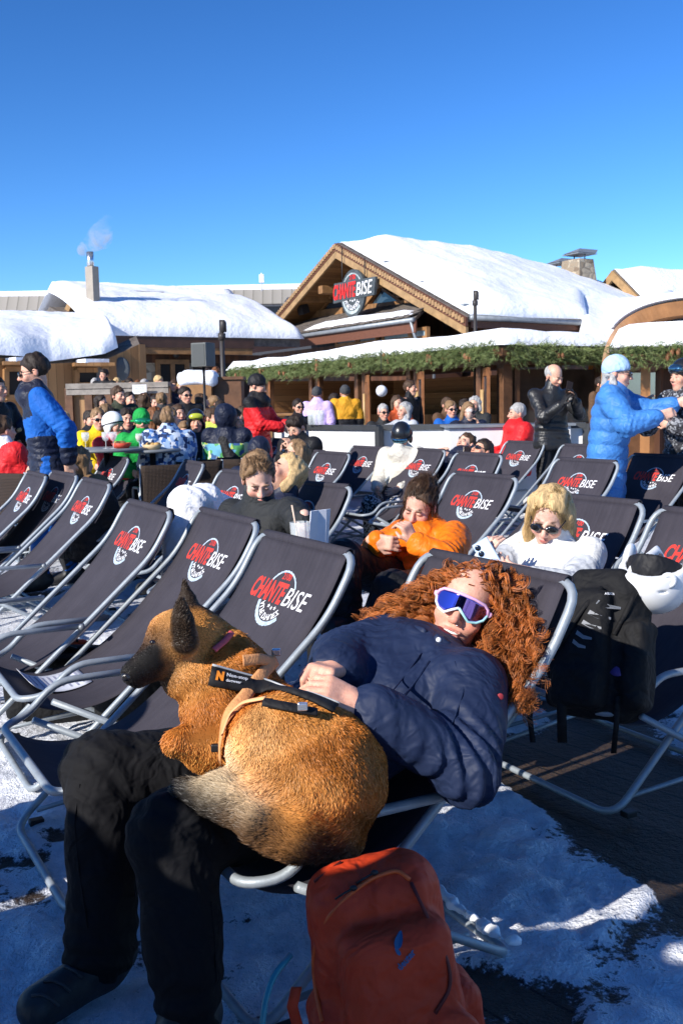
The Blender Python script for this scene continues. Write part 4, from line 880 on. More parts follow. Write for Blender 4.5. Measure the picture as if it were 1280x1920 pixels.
def skin_colour(V, J, skin, f=1.0, brow=(.10, .06, .035), lip=(.50, .16, .14), beard=None):
    H = frame(J['hf'], J['hu']); L = (V - J['head']) @ H / f; x, y, z = np.abs(L[:, 0]), L[:, 1], L[:, 2]; C = np.tile(np.array(skin, float), (len(V), 1)); inh = (np.linalg.norm(L, axis=1) < .17)
    def blend(m, c):
        m = np.clip(m, 0, 1) * inh; C[:] = C * (1 - m[:, None]) + np.array(c) * m[:, None]
    g = lambda cx, cy, cz, rx, ry, rz: np.exp(-(((x - cx) / rx) ** 2 + ((y - cy) / ry) ** 2 + ((z - cz) / rz) ** 2))
    rosy = (min(1, skin[0] * 1.06), skin[1] * .66, skin[2] * .62)
    blend(.75 * g(.045, -.075, -.035, .024, .05, .022), rosy); blend(.7 * g(0, -.12, -.034, .016, .02, .015), rosy); blend(.6 * g(.08, .01, -.01, .015, .03, .04), rosy)
    if beard is not None: blend(.75 * ((z < -.055) & (y < .0)).astype(float) * (1 - 1.0 * g(0, -.1, -.07, .024, .03, .012)), beard)
    blend(1.4 * g(0, -.105, -.0715, .024, .02, .0115) * (y < -.08), lip)
    blend(1.5 * g(.031, -.095, .0165, .019, .03, .0052) * (y < -.06), brow); blend(1.5 * g(.031, -.1, -.0075, .0135, .03, .0032) * (y < -.06), (.035, .022, .018))
    blend(.35 * g(.031, -.1, -.002, .02, .03, .012), (skin[0] * .75, skin[1] * .62, skin[2] * .6)); return C
M_SKIN = attr_mat('skin', .5, .35, .22, 220, .12)
_t = NT(M_SKIN); _a = [n for n in M_SKIN.node_tree.nodes if n.type == 'ATTRIBUTE'][0]; _v = _t.ramp(_t.noise(_t.coord(), 70, 5, .65), [(.25, (.84, .74, .70)), (.6, (1.05, 1.02, 1.0))]); _t.l(_t.mix(1.0, _a.outputs['Color'], _v, 'MULTIPLY'), _t.b.inputs['Base Color'])
def hair_mat(name, c):
    key = ('hair', name)
    if key not in MATS:
        m, t = newmat('hair_' + name, .6, 0, .3, c); f = t.noise(t.coord((95, 95, 14)), 1, 3, .6, .8); t.l(t.ramp(f, [(.3, tuple(x * .55 for x in c)), (.7, tuple(min(1, x * 1.45) for x in c))]), t.b.inputs['Base Color']); t.bump(f, .8, .006); MATS[key] = m
    return MATS[key]
def sub(name, S, h, mats, root, loc, disp=None, split=None, it=1):
    V, F = S.mesh(h, disp)
    if len(F) == 0: return None
    V = relax(V, F, it, .5); mi = split(V[F].mean(1)) if split else None
    return mesh_np(name, V - loc, F, mats, root, midx=mi)
def person(label, J, h=.013, skin=(.60, .36, .26), top=None, bot=None, shoe=None, hair=None, hat=None, eyes=None, glove=None, scarf=None, beard=None, f=1.0, curl=(.5, .5), smile=False, group=None, hh=None, brow=(.10, .06, .035), handmesh=True, seed=1, flat=True):
    loc = A3(J['pelvis'][0], J['pelvis'][1], 0); hh = hh or min(h, .010)
    S = SDF(); head_sdf(S, J, f, h < .02, smile); ls = nrm(J['shL'] - J['shR'])
    S.cone(J['neck'], J['chest'], .055, .09, .03); S.cone(J['chest'], J['pelvis'], .09, .09, .03); S.cone(J['shL'], J['shR'], .05, .05, .03)
    for s, sg in (('L', 1), ('R', -1)):
        lims(S, J, (('sh' + s, 'el' + s), ('el' + s, 'wr' + s)), ((.042, .034), (.034, .025))); lims(S, J, (('pelvis', 'hip' + s), ('hip' + s, 'kn' + s), ('kn' + s, 'an' + s), ('an' + s, 'to' + s)), ((.08, .075), (.07, .05), (.05, .04), (.035, .03)))
        hand(S, J['wr' + s], J['hd' + s], J['hn' + s], sg, curl[0 if s == 'L' else 1], f=.97 * f)
    V, F = S.mesh(hh); V = relax(V, F, 1, .35)
    C = skin_colour(V, J, skin, f, brow, beard=beard); root = mesh_np('person', V - loc, F, M_SKIN, None, loc, col=C); tag(root, label, 'person', group)
    H = frame(J['hf'], J['hu']); g = lambda x, y, z: J['head'] + H @ (A3(x, y, z) * f)
    if bot:
        S = SDF(); p = bot.get('puff', 0)
        S.cone(J['pelvis'] + ls * .075, J['pelvis'] - ls * .075, .115 + p, .115 + p, 0); S.cone(J['pelvis'], J['pelvis'] * .5 + J['chest'] * .5, .115 + p, .10 + p, .05)
        for s in 'LR':
            lims(S, J, (('hip' + s, 'kn' + s), ('kn' + s, 'an' + s)), ((.098 + p, .072 + p), (.070 + p, .062 + p)), .035)
        am = bot.get('amp', .007); 
        def d(P):
            o = am * folds(P, 24, seed) + .4 * am * noise3(P, 9, seed)
            for s in 'LR':
                for jn, ax, r_ in (('kn', nrm(J['an' + s] - J['hip' + s]), .12), ('an', nrm(J['kn' + s] - J['an' + s]), .13)):
                    v = P - J[jn + s]; o = o + .007 * np.sin((v @ ax) * 6.283 / .05 + 2.4 * noise3(P, 8, seed + 4)) * np.exp(-(np.linalg.norm(v, axis=-1) / r_) ** 2)
            return o
        sub('trousers', S, h, bot['m'], root, loc, d, bot.get('split'), 1)
    if shoe:
        for s in 'LR':
            S = SDF(); a, t = J['an' + s], J['to' + s]; u = nrm(J['kn' + s] - a); S.cone(a + u * .13, a, .066, .062, 0); S.cone(a - A3(0, 0, .035), t, .056, .052, .03); S.cone(a - A3(0, 0, .03), a + (a - t) * .28 - A3(0, 0, .03), .055, .05, .03); S.cut(A3(0, 0, .008), A3(0, 0, -1))
            sub('boot', S, max(h * .8, .008), shoe, root, loc)
    if top:
        S = SDF(); p = top.get('puff', .012); hem = top.get('hem', .02); n0, c0, p0 = J['neck'], J['chest'], J['pelvis']; w0 = (c0 + p0) / 2; sp = nrm(n0 - p0); bk = nrm(np.cross(ls, sp))
        S.cone(J['shL'] - ls * .04 - sp * .03, J['shR'] + ls * .04 - sp * .03, .064 + p, .064 + p, 0); S.cone(n0 - sp * .05, c0, .075 + p, .10 + p, .05)
        for sg in (1, -1):
            S.cone(c0 + ls * .08 * sg, w0 + ls * .068 * sg, .094 + p, .086 + p, .04); S.cone(w0 + ls * .068 * sg, p0 + ls * .075 * sg - sp * hem, .086 + p, .116 + p, .04)
        S.cone(c0, p0, .096 + p, .10 + p, .04); S.cut(p0 - sp * (hem + .06), -sp, .012)
        for s in 'LR':
            S.cone(J['sh' + s], J['el' + s], .056 + p, .049 + p * .9, .006 if top.get('quilt') else .016); S.cone(J['el' + s], J['wr' + s] - nrm(J['wr' + s] - J['el' + s]) * (.012 + .8 * p), .049 + p * .9, .036 + p * .7, .02)

        if top.get('collar', 1): S.cone(n0 - sp * .03, n0 + (J['head'] - n0) * .38, .075 + p * .5, .068, .025)
        if top.get('hood'): S.ell(n0 + bk * .095 - sp * .035, (.125, .085, .085), .04, frame(-bk, sp)); S.cone(n0 + ls * .07 + sp * .02, n0 + bk * .08 + sp * .03, .04, .05, .03); S.cone(n0 - ls * .07 + sp * .02, n0 + bk * .08 + sp * .03, .04, .05, .03)
        if top.get('hoodup'): S.ell(g(0, .03, .02), A3(.115, .13, .135) * f, .03, H); S.ell(g(0, -.12, -.03), A3(.075, .11, .10) * f, .02, H, -1)
        am = top.get('amp', .012); fq = top.get('freq', 24); q = top.get('quilt')
        def disp(P):
            o = am * folds(P, fq, seed + 3) + .4 * am * noise3(P, 8, seed)
            if q:
                u = ((P - p0) @ sp) / q; o = o - .017 * (np.abs(np.sin(np.pi * u)) ** .42 - .65)
            for s in 'LR':
                v = P - J['el' + s]; o = o + 1.0 * top.get('crease', .007) * np.sin((v @ nrm(J['wr' + s] - J['sh' + s])) * 6.283 / .042 + 2.2 * noise3(P, 9, seed + 2)) * np.exp(-(np.linalg.norm(v, axis=-1) / .13) ** 2)
            if not q: u = (P - p0) @ sp; o = o + .006 * np.sin(u * 6.283 / .062 + 2.5 * noise3(P, 7, seed + 5)) * np.exp(-((u - .09) / .13) ** 2)
            return o
        sub('jacket', S, h, top['m'], root, loc, disp, top.get('split') and (lambda P, fn=top['split']: fn(P, J)), 1)
    if glove is not None:
        for s, sg in (('L', 1), ('R', -1)):
            S = SDF(); hand(S, J['wr' + s], J['hd' + s], J['hn' + s], sg, curl[0], f=1.12 * f); sub('glove', S, max(.008, h * .6), glove, root, loc)
    if scarf is not None: S = SDF(); S.cone(J['neck'] - .01 * J['hu'], J['neck'] * .45 + J['head'] * .55 - H[:, 1] * .0, .078, .070, 0); sub('neck_warmer', S, max(h * .7, .007), scarf, root, loc, lambda P: .005 * noise3(P, 40, 2))
    if hair:
        st, hm = hair[0], hair[1]; S = SDF(); dsp = lambda P: .0055 * noise3(((P - J['head']) @ H) * A3(1, 1, .3), 90, seed) + .004 * noise3(P, 35, seed + 1)
        if st != 'bald':
            th = {'short': .007, 'crew': .002, 'fringe': .004}.get(st, .009) if not hat else -.004; S.ell(g(0, .020, .036), A3(.077 + th, .099 + th, .090 + th) * f, 0, H)
            if st == 'curly' and not hat: S.ell(g(0, .0, .075), A3(.085, .095, .06) * f, .03, H)
            if st == 'fringe': S.cut(g(0, 0, .045), H @ A3(0, -.45, 1), 0)
            S.cut(g(0, -.078, .086 if st in ('long', 'pony', 'bun', 'bob') else .060), H @ A3(0, -.76, -.65), .006)
            for s in (-1, 1): S.ell(g(s * .088, -.004, -.02), A3(.02, .028, .034) * f, .004, H, -1) if st in ('short', 'crew', 'fringe', 'curly') else None
        if st == 'long':
            for s in (-1, 1): S.cone(g(s * .07, .03, .03), g(s * .085, .035, -.13), .032, .036, .03); S.cone(g(s * .085, .035, -.13), g(s * .10, .02, -.24), .034, .018, .02)
            S.cone(g(0, .06, 0), g(0, .085, -.17), .07, .055, .03)
        if st == 'bob':
            for s in (-1, 1): S.cone(g(s * .072, .02, -.03 if hat else .03), g(s * .080, .015, -.085), .022 if hat else .028, .028, .03)
            S.cone(g(0, .07, -.03 if hat else 0), g(0, .075, -.09), .045, .042, .03)
        if st == 'pony': S.cone(g(0, .10, .03), g(0, .15, -.02), .03, .034, .02); S.cone(g(0, .15, -.02), g(0, .13, -.16), .034, .014, .02)
        if st == 'bun': S.ell(g(0, .095, .095), A3(.042, .036, .036), .012, H)
        if S.p: sub('hair', S, min(h, .009) if h < .02 else .012, hm, root, loc, dsp)
    if hat:
        st, hm = hat[0], hat[1]; S = SDF(); R_ = {'beanie': A3(.091, .111, .110), 'helmet': A3(.104, .124, .118)}[st] * f; S.ell(g(0, .018, .035), R_, 0, H)
        if st == 'beanie': S.cut(g(0, -.09, .03), H @ A3(0, -.28, -.95), .006)
        else:
            S.cut(g(0, -.10, .035), H @ A3(0, -.62, -.78), .01)
            for s in (-1, 1): S.ell(g(s * .088, .012, -.035), A3(.022, .048, .05) * f, .01, H)
        o = sub('beanie' if st == 'beanie' else 'helmet', S, min(h, .009), hm, root, loc, (lambda P: .0022 * np.sin(np.arctan2(*(((P - J['head']) @ H)[:, :2].T)) * 46)) if st == 'beanie' else None, None, 2)
        if st == 'helmet':
            B = MB(); B.tube([g(.10 * math.sin(a), .018 - .126 * math.cos(a), .012 + .03 * math.cos(a)) - loc for a in np.linspace(-2.6, 2.6, 24)], .008, 6); B.build('strap', M_BLACK, o)
    if eyes:
        st, lm = eyes[0], eyes[1]; S = SDF()
        if st == 'shades':
            for s in (-1, 1): S.ell(g(s * .034, -.103, -.003), A3(.029, .0095, .021) * f, 0, H); S.cone(g(s * .062, -.093, .006), g(s * .083, .005, .006), .004, .004, .003)
            S.cone(g(-.02, -.112, .004), g(.02, -.112, .004), .004, .004, .004); sub('sunglasses', S, .0045, lm, root, loc)
        else:
            up_ = eyes[2] if len(eyes) > 2 else 0.0; tl = .06 if up_ else 0
            S.ell(g(0, -.072, .004 + up_), A3(.082, .046, .042) * f, 0, H); S.ell(g(0, -.098, -.052 + up_), A3(.02, .03, .024), .01, H, -1); S.cut(g(0, -.06 + tl, 0), H @ A3(0, 1, 0), .004); go = sub('goggles', S, .006, lm, root, loc)
            B = MB(); B.tube([g(.103 * math.sin(a), .018 - .122 * math.cos(a), .008 + up_) - loc for a in np.linspace(.7, 2 * np.pi - .7, 26)], .012, 6); B.build('strap', eyes[3] if len(eyes) > 3 else M_BLACK, go)
    return root
# ---- wardrobe
C_BLACK = cloth('black_cloth', (.012, .012, .014), .6); C_NAVY = cloth('navy_cloth', (.013, .017, .036), .5); C_GREY = cloth('grey_cloth', (.05, .052, .055)); C_DKGREY = cloth('softshell_grey', (.022, .024, .026), .7)
C_RED = cloth('red_cloth', (.62, .018, .022), .55); C_BLUE = cloth('ski_blue', (.008, .10, .40), .7); C_SKY = cloth('puffer_blue', (.045, .18, .48), .55, spec=.3); C_GREEN = cloth('green_cloth', (.012, .30, .055)); C_YEL = cloth('yellow_cloth', (.72, .50, .012))
C_AMBER = cloth('amber_cloth', (.62, .29, .02)); C_LILAC = cloth('lilac_cloth', (.56, .42, .74)); C_OLIVE = cloth('olive_cloth', (.035, .042, .026)); C_ORANGE = cloth('orange_cloth', (.80, .17, .008), .5); C_WHITE = cloth('white_fleece', (.74, .73, .69), .9); C_LTGREY = cloth('light_grey_fleece', (.42, .44, .47), .95)
C_CREAM = cloth('cream_ski', (.56, .53, .46), .6); C_WTROU = cloth('white_trousers', (.78, .79, .82), .6); C_LIME = cloth('lime_cloth', (.50, .62, .10)); C_BROWN = cloth('brown_cloth', (.10, .055, .03)); C_LEATHER = mat('black_leather', (.014, .014, .015), .40, 0, .2, 8, .7, 30, .45); C_SHOE = mat('dark_boot', (.02, .02, .022), .5, 0, .3, 20, .2); C_WBOOT = mat('pale_boot', (.55, .55, .56), .45)
def camo(name, cols, sc_):
    m, t = newmat(name, .65, 0, .3); v = t.n('TexVoronoi'); v.inputs['Scale'].default_value = sc_; v.distance = 'CHEBYCHEV'; t.l(t.coord(), v.inputs['Vector']); s = t.n('SeparateXYZ'); t.l(v.outputs['Color'], s.inputs[0]); n = len(cols)
    r = t.n('ValToRGB'); r.color_ramp.interpolation = 'CONSTANT'; e = r.color_ramp.elements
    while len(e) < n: e.new(.5)
    for i, c in enumerate(cols): e[i].position = i / n; e[i].color = (*c, 1)
    t.l(s.outputs[0], r.inputs[0]); t.l(r.outputs[0], t.b.inputs['Base Color']); t.bump(t.noise(t.coord(), 14, 2), .4, .02); return m
C_CAMO = camo('blue_white_print', [(.60, .66, .74), (.05, .15, .42), (.30, .42, .62), (.012, .03, .10), (.68, .70, .75)], 26); C_LIMEP = camo('lime_blue_print', [(.50, .62, .12), (.12, .35, .50), (.62, .68, .40), (.08, .30, .10), (.04, .10, .25)], 16); C_BW = camo('mottled_black_white', [(.012, .012, .015), (.20, .21, .23), (.02, .02, .025), (.05, .05, .06), (.27, .28, .30), (.03, .03, .035)], 62)
HB = hair_mat('brown', (.060, .033, .018)); HD = hair_mat('dark', (.022, .014, .010)); HBL = hair_mat('blond', (.50, .34, .16)); HDB = hair_mat('dark_blond', (.21, .125, .062)); HG = hair_mat('grey', (.34, .33, .32)); HR = hair_mat('auburn', (.16, .06, .02))
L_BLK = mat('dark_lens', (.010, .010, .012), .08, 0, .1, spec=.8); L_RED = mat('reddish_lens', (.10, .014, .012), .1, 0, .1, spec=.8); L_MIR, _t = newmat('mirror_lens', .06, .9, .8, (.10, .22, .30)); L_GRN, _t = newmat('green_mirror', .08, .8, .8, (.05, .55, .22))
HE_BLK = mat('helmet_black', (.012, .013, .016), .3, 0, .1, spec=.6); HE_WHT = mat('helmet_white', (.72, .73, .74), .35, 0, .06, spec=.5)
def yoke(zfrac, a, b):                                    # material b above a line across the chest, else a
    def fn(P, J):
        sp = nrm(J['neck'] - J['pelvis']); u = ((P - J['pelvis']) @ sp) / np.linalg.norm(J['neck'] - J['pelvis']); return np.where(u > zfrac, b, a)
    return fn
def stand(label, px, py, Y, face, sc_=None, **kw):
    P = PX(px, py, Y); arm = {k: kw.pop(k) for k in ('armL', 'armR', 'lean', 'hy', 'hp', 'stride', 'hr', 'hdL', 'hdR', 'hnL', 'hnR') if k in kw}; hd = {k: arm.pop(k) for k in ('hdL', 'hdR', 'hnL', 'hnR') if k in arm}
    hgt = kw.pop('hgt', None); J = sk_stand(**arm); J.update({k: nrm(A3(*v)) for k, v in hd.items()}); top = (J['head'] + A3(0, 0, .125))[2] + (.02 if kw.get('hat') else 0); s = (hgt or P[2]) / top; th = rad(face)
    c, q = math.cos(th), math.sin(th); hx, hy_ = J['head'][0] * s, J['head'][1] * s
    return person(label, place(J, (P[0] - (c * hx - q * hy_), P[1] - (q * hx + c * hy_)), th, s, P[2] - hgt if hgt else 0.0), f=s, **kw)
def sit(label, px, py, Y, face, **kw):
    P = PX(px, py, Y); arm = {k: kw.pop(k) for k in ('armL', 'armR', 'lean', 'hy', 'hp', 'hr', 'knee') if k in kw}; J = sk_sit(**arm); top = J['head'][2] + .125 + (.02 if kw.get('hat') else 0); th = rad(face); dz = float(np.clip(P[2] - top, -.25, .5))
    c, q = math.cos(th), math.sin(th); J2 = place(J, (P[0] - (c * J['head'][0] - q * J['head'][1]), P[1] - (q * J['head'][0] + c * J['head'][1])), th, 1, dz)
    return person(label, J2, **kw)
CR = 'guests on the terrace'
B_ = dict(m=C_BLACK); NB = dict(m=C_NAVY)
# ---- standing people
arm_split = lambda P, J: np.where(((P - J['pelvis']) @ nrm(J['neck'] - J['pelvis'])) / np.linalg.norm(J['neck'] - J['pelvis']) > .62, 1, np.where(((P - J['pelvis']) @ nrm(J['neck'] - J['pelvis'])) / np.linalg.norm(J['neck'] - J['pelvis']) < .30, 1, 0))
def blue_split(P, J):
    sp = nrm(J['neck'] - J['pelvis']); L = np.linalg.norm(J['neck'] - J['pelvis']); u = ((P - J['pelvis']) @ sp) / L; ls = nrm(J['shL'] - J['shR']); x = (P - J['pelvis']) @ ls
    body = np.abs(x) < .20; dl = np.minimum(np.linalg.norm(P - J['wrL'], axis=1), np.linalg.norm(P - J['wrR'], axis=1))
    return np.where(dl < .15, 1, np.where(body & ((u > .60 + .35 * np.abs(x)) | (u < .34 + .25 * x)), 1, 0))
stand('man in bright blue ski jacket with navy panels and dark sunglasses, walking left', 62, 664, 7.8, -72, top=dict(m=[C_BLUE, C_NAVY], split=blue_split, puff=.03, hood=True, hem=.12, cuff=1), bot=dict(m=C_BLUE, puff=-.006), shoe=C_SHOE, hair=('short', HD), eyes=('shades', L_BLK), h=.011, lean=.05, hp=-12, armR=A3(-.24, -.10, .90), armL=A3(.24, .14, .95), stride=.12, curl=(.4, .35), seed=5)
red_split = lambda P, J: np.where(yoke(.80, 0, 1)(P, J) * (np.linalg.norm(P - J['head'], axis=1) < .42), 1, 0)
stand('man in red ski suit with black shoulders and black beanie, standing by the pavilion doors', 482, 700, 12.0, 75, top=dict(m=[C_RED, C_BLACK], split=red_split, puff=.03, hood=True, hem=.12), bot=dict(m=C_RED, puff=.01), shoe=C_SHOE, hat=('beanie', C_BLACK), hair=('short', HD), h=.012, armL=A3(.12, -.36, 1.15), armR=A3(-.12, -.36, 1.12), hp=-18, seed=8, beard=(.10, .07, .05))
stand('balding man in black leather jacket and black gloves looking down at his phone', 1038, 683, 11.2, 12, top=dict(m=C_LEATHER, puff=.018, hem=.06, amp=.010, freq=30), bot=dict(m=C_BLACK), shoe=C_SHOE, hair=('fringe', HG), glove=C_BLACK, scarf=C_BLACK, h=.011, armL=A3(.10, -.36, 1.33), armR=A3(-.04, -.33, 1.30), hy=22, hp=-22, hdL=(-.3, -.3, .9), hdR=(.4, -.3, .85), seed=11)
LEATHER = bpy.context.scene.objects[-1]
stand('woman in pale blue knit hat and quilted blue puffer coat reaching toward her friend', 1157, 664, 8.0, 68, top=dict(m=C_SKY, puff=.048, hem=.34, amp=.0035, quilt=.105, cuff=1), bot=B_, shoe=C_SHOE, hat=('beanie', cloth('pale_blue_knit', (.36, .52, .72), .9)), hair=('bob', HG), eyes=('shades', L_BLK), h=.011, armL=A3(.16, -.52, 1.36), armR=A3(-.26, -.42, 1.27), hp=-8, lean=.06, curl=(.6, .7), seed=14, skin=(.62, .38, .29))
stand('woman in mottled black and white jacket and black visor helmet at the right edge', 1280, 672, 8.2, -70, top=dict(m=C_BW, puff=.03, hem=.05), bot=dict(m=C_BLACK, puff=.02), shoe=C_SHOE, hat=('helmet', HE_BLK), eyes=('goggles', L_MIR, .055), h=.011, armL=A3(.12, -.27, 1.22), armR=A3(-.17, -.27, 1.37), lean=.05, seed=17, scarf=C_BLACK)
stand('waiter in black shirt standing by the open pavilion door', 769, 713, 17.0, 40, top=dict(m=C_BLACK, puff=0), bot=B_, shoe=C_SHOE, hair=('short', HB), h=.018, hy=20, seed=20, group=CR)
stand('woman in pale lilac jacket with grey beanie, back turned at the bar', 594, 724, 17.5, 170, top=dict(m=C_LILAC, puff=.03, hood=True, hem=.08), bot=B_, shoe=C_SHOE, hat=('beanie', C_GREY), h=.018, seed=21, group=CR)
stand('dark-haired person in dark coat between the lilac jacket and amber jacket', 626, 737, 18.2, 185, top=dict(m=C_DKGREY, puff=.03, hem=.1), bot=B_, shoe=C_SHOE, hair=('long', HD), h=.018, seed=22, group=CR)
amb = lambda P, J: np.where((yoke(.40, 1, 0)(P, J) == 1) & (yoke(.06, 1, 0)(P, J) == 0), 1, 0)
stand('person in amber jacket with black lower band, back turned at the bar', 646, 721, 17.6, 190, top=dict(m=[C_AMBER, C_BLACK], split=amb, puff=.04, hood=True, hem=.08), bot=B_, shoe=C_SHOE, hat=('beanie', C_GREY), h=.018, seed=23, group=CR)
stand('man in olive jacket standing among the tables on the left', 222, 724, 13.2, 30, top=dict(m=C_OLIVE, puff=.035, hem=.1), bot=B_, shoe=C_SHOE, hair=('short', HB), h=.018, hy=20, seed=24, group=CR)
stand('man in black coat and glasses standing below the loudspeaker', 347, 724, 13.6, 15, top=dict(m=C_BLACK, puff=.03, hem=.12), bot=B_, shoe=C_SHOE, hair=('short', HD), eyes=('shades', L_BLK), h=.018, seed=25, group=CR, hy=20)
for i, (x, y, Y, fc, c, hr_, lb) in enumerate([(243, 735, 14.2, 40, C_NAVY, 'long', 'dark-haired person in navy coat behind the man in olive'), (272, 736, 14.6, 160, C_BLACK, 'long', 'dark-haired person in black puffer seen from behind, right of the olive jacket'), (304, 736, 14.4, 170, C_GREY, 'short', 'person in grey hooded jacket with red collar, left of the man in black coat'), (291, 742, 15.2, 20, C_NAVY, 'short', 'man in dark blue peeping out behind the grey hooded jacket'), (379, 738, 13.9, 120, C_NAVY, 'short', 'person in navy parka with fur-trimmed hood under the loudspeaker'), (404, 742, 14.3, 100, C_DKGREY, 'short', 'dark-coated man bending, right of the fur-trimmed parka'), (190, 741, 14.6, 60, C_DKGREY, 'bob', 'person in dark coat half hidden at the left of the olive jacket')]):
    stand(lb, x, y, Y, fc, top=dict(m=c, puff=.03, hood=i in (2, 4), hem=.08), bot=B_, shoe=C_SHOE, hair=(hr_, [HD, HB, HDB][i % 3]), h=.02, seed=30 + i, group=CR)
stand('man in black sweatshirt carrying a tray at the left edge', -8, 704, 9.6, 70, top=dict(m=C_BLACK, puff=.015), bot=B_, shoe=C_SHOE, hair=('short', HD), h=.013, armL=A3(.16, -.34, 1.02), armR=A3(-.14, -.34, 1.02), seed=41)
# ---- seated at the round tables
sit('man in green jacket with green mirrored goggles at the round table', 265, 764, 10.4, 15, top=dict(m=C_GREEN, puff=.035, hood=True), bot=B_, shoe=C_SHOE, hair=('short', HD), eyes=('goggles', L_GRN, .0, C_GREEN), hat=('beanie', C_GREEN), h=.014, beard=(.08, .05, .03), seed=50, lean=.08)
sit('man with cropped hair in blue and white patterned jacket, back turned at the round table', 318, 762, 10.0, 205, top=dict(m=C_CAMO, puff=.04, hood=True), bot=B_, shoe=C_SHOE, hair=('crew', HDB), h=.014, hy=-50, seed=51)
sit('child in yellow jacket and dark glasses at the far tables', 184, 766, 11.4, 25, top=dict(m=C_YEL, puff=.03), bot=B_, shoe=C_SHOE, hair=('short', HDB), eyes=('shades', L_BLK), h=.016, seed=52, group=CR)
sit('person in red jacket and white helmet with black band at the round table', 213, 772, 10.6, 60, top=dict(m=[C_RED, C_BLACK], split=lambda P, J: np.where((P - J['chest']) @ nrm(J['shL'] - J['shR']) > .1, 1, 0), puff=.03), bot=B_, shoe=C_SHOE, hat=('helmet', HE_WHT), h=.014, seed=53)
sit('smiling girl in dark helmet with yellow-green goggles', 367, 767, 11.4, 10, top=dict(m=C_DKGREY, puff=.03), bot=B_, shoe=C_SHOE, hat=('helmet', HE_BLK), eyes=('goggles', mat('yellow_mirror', (.45, .50, .05), .15), .055), hair=('bob', HD), h=.014, seed=54)
sit('person in lime and blue patterned jacket, back turned', 424, 762, 10.8, 170, top=dict(m=[C_LIMEP, C_NAVY], split=yoke(.78, 0, 1), puff=.04, hoodup=True), bot=B_, shoe=C_SHOE, h=.014, seed=55)
sit('person in plain lime jacket leaning forward', 398, 765, 12, 60, top=dict(m=C_LIME, puff=.03, hood=True), bot=B_, shoe=C_SHOE, hair=('short', HB), h=.016, seed=56, lean=.12, group=CR)
sit('dark-haired man in red and black jacket next to the man in red ski suit', 436, 768, 10.9, 70, top=dict(m=[C_RED, C_BLACK], split=yoke(.5, 0, 1), puff=.03), bot=B_, shoe=C_SHOE, hair=('curly', HD), h=.015, seed=57)
sit('auburn-haired person behind the green jacket', 293, 764, 11.2, 150, top=dict(m=C_BLACK, puff=.03), bot=B_, shoe=C_SHOE, hair=('long', HR), h=.016, seed=58, group=CR)
sit('dark-haired person in black, right of the auburn hair', 307, 770, 11.0, 120, top=dict(m=C_BLACK, puff=.03), bot=B_, shoe=C_SHOE, hair=('curly', HD), h=.016, seed=59, group=CR)
sit('dark-haired man in navy between white helmet and green jacket', 238, 765, 11.5, 20, top=dict(m=C_NAVY, puff=.03), bot=B_, shoe=C_SHOE, hair=('short', HD), h=.016, seed=60, group=CR)
sit('person in dark blue cap holding a blue phone beside the white helmet', 228, 770, 11.8, 90, top=dict(m=C_NAVY, puff=.03), bot=B_, shoe=C_SHOE, hat=('beanie', C_NAVY), h=.016, seed=61, group=CR)
wr_ = lambda P, J: np.where(np.abs((P - J['chest']) @ nrm(J['shL'] - J['shR']) - .12 + .6 * (P[:, 2] - J['chest'][2])) > .09, 0, 1)
sit('person in red and white ski jacket, back turned at the left edge', 6, 780, 8.9, 140, top=dict(m=[C_RED, C_WTROU], split=wr_, puff=.04), bot=B_, shoe=C_SHOE, hair=('short', HB), h=.014, seed=62)
sit('long blond-haired person in navy cap, back turned, left of the blue ski jacket', 43, 782, 9.8, 175, top=dict(m=C_NAVY, puff=.03), bot=B_, shoe=C_SHOE, hair=('long', HBL), hat=('beanie', C_NAVY), h=.015, seed=63)
sit('woman in black with thick fur-trimmed hood, crouched behind the blue ski trousers', 150, 838, 7.9, 150, top=dict(m=[C_BLACK, cloth('brown_fur_trim', (.20, .12, .06), .9)], split=yoke(.93, 0, 1), puff=.05, hood=True), bot=B_, shoe=C_SHOE, hair=('long', HDB), h=.014, seed=64)
sit('man with dark curly hair in black jacket eating at the low wooden table', 556, 779, 10.4, -40, top=dict(m=C_BLACK, puff=.04, hood=True), bot=B_, shoe=C_SHOE, hair=('curly', HD), h=.012, hp=-25, lean=.08, armL=A3(.06, -.24, .98), armR=A3(-.06, -.24, .95), seed=65)
for i, (x, y, Y, fc, c, hr_, lb) in enumerate([(170, 770, 12.5, 40, C_BLACK, HD, 'dark-haired person in black at the far tables, left of the yellow jacket'), (200, 757, 13.0, 160, C_BROWN, HDB, 'fair-haired person in brown between the yellow jacket and the white helmet'), (335, 757, 12.6, 30, C_NAVY, HB, 'person in navy just behind the blue and white patterned jacket'), (385, 772, 12.2, 60, C_BLACK, HD, 'person in black between the yellow-green goggles and the plain lime jacket'), (452, 762, 12.8, -40, C_DKGREY, HB, 'person in dark grey tucked behind the red ski suit'), (345, 790, 11.8, 15, C_RED, HDB, 'fair-haired person in red low behind the patterned jacket'), (120, 772, 11.6, 30, C_WHITE, HBL, 'blond person in white behind the blue ski jacket'), (412, 752, 13.4, 200, C_ORANGE, HD, 'person in orange, back turned, above the lime patterned jacket')]):
    sit(lb, x, y, Y, fc, top=dict(m=c, puff=.03, hood=i % 2 == 0), bot=B_, shoe=C_SHOE, hair=('short', hr_), h=.018, seed=300 + i, group=CR)
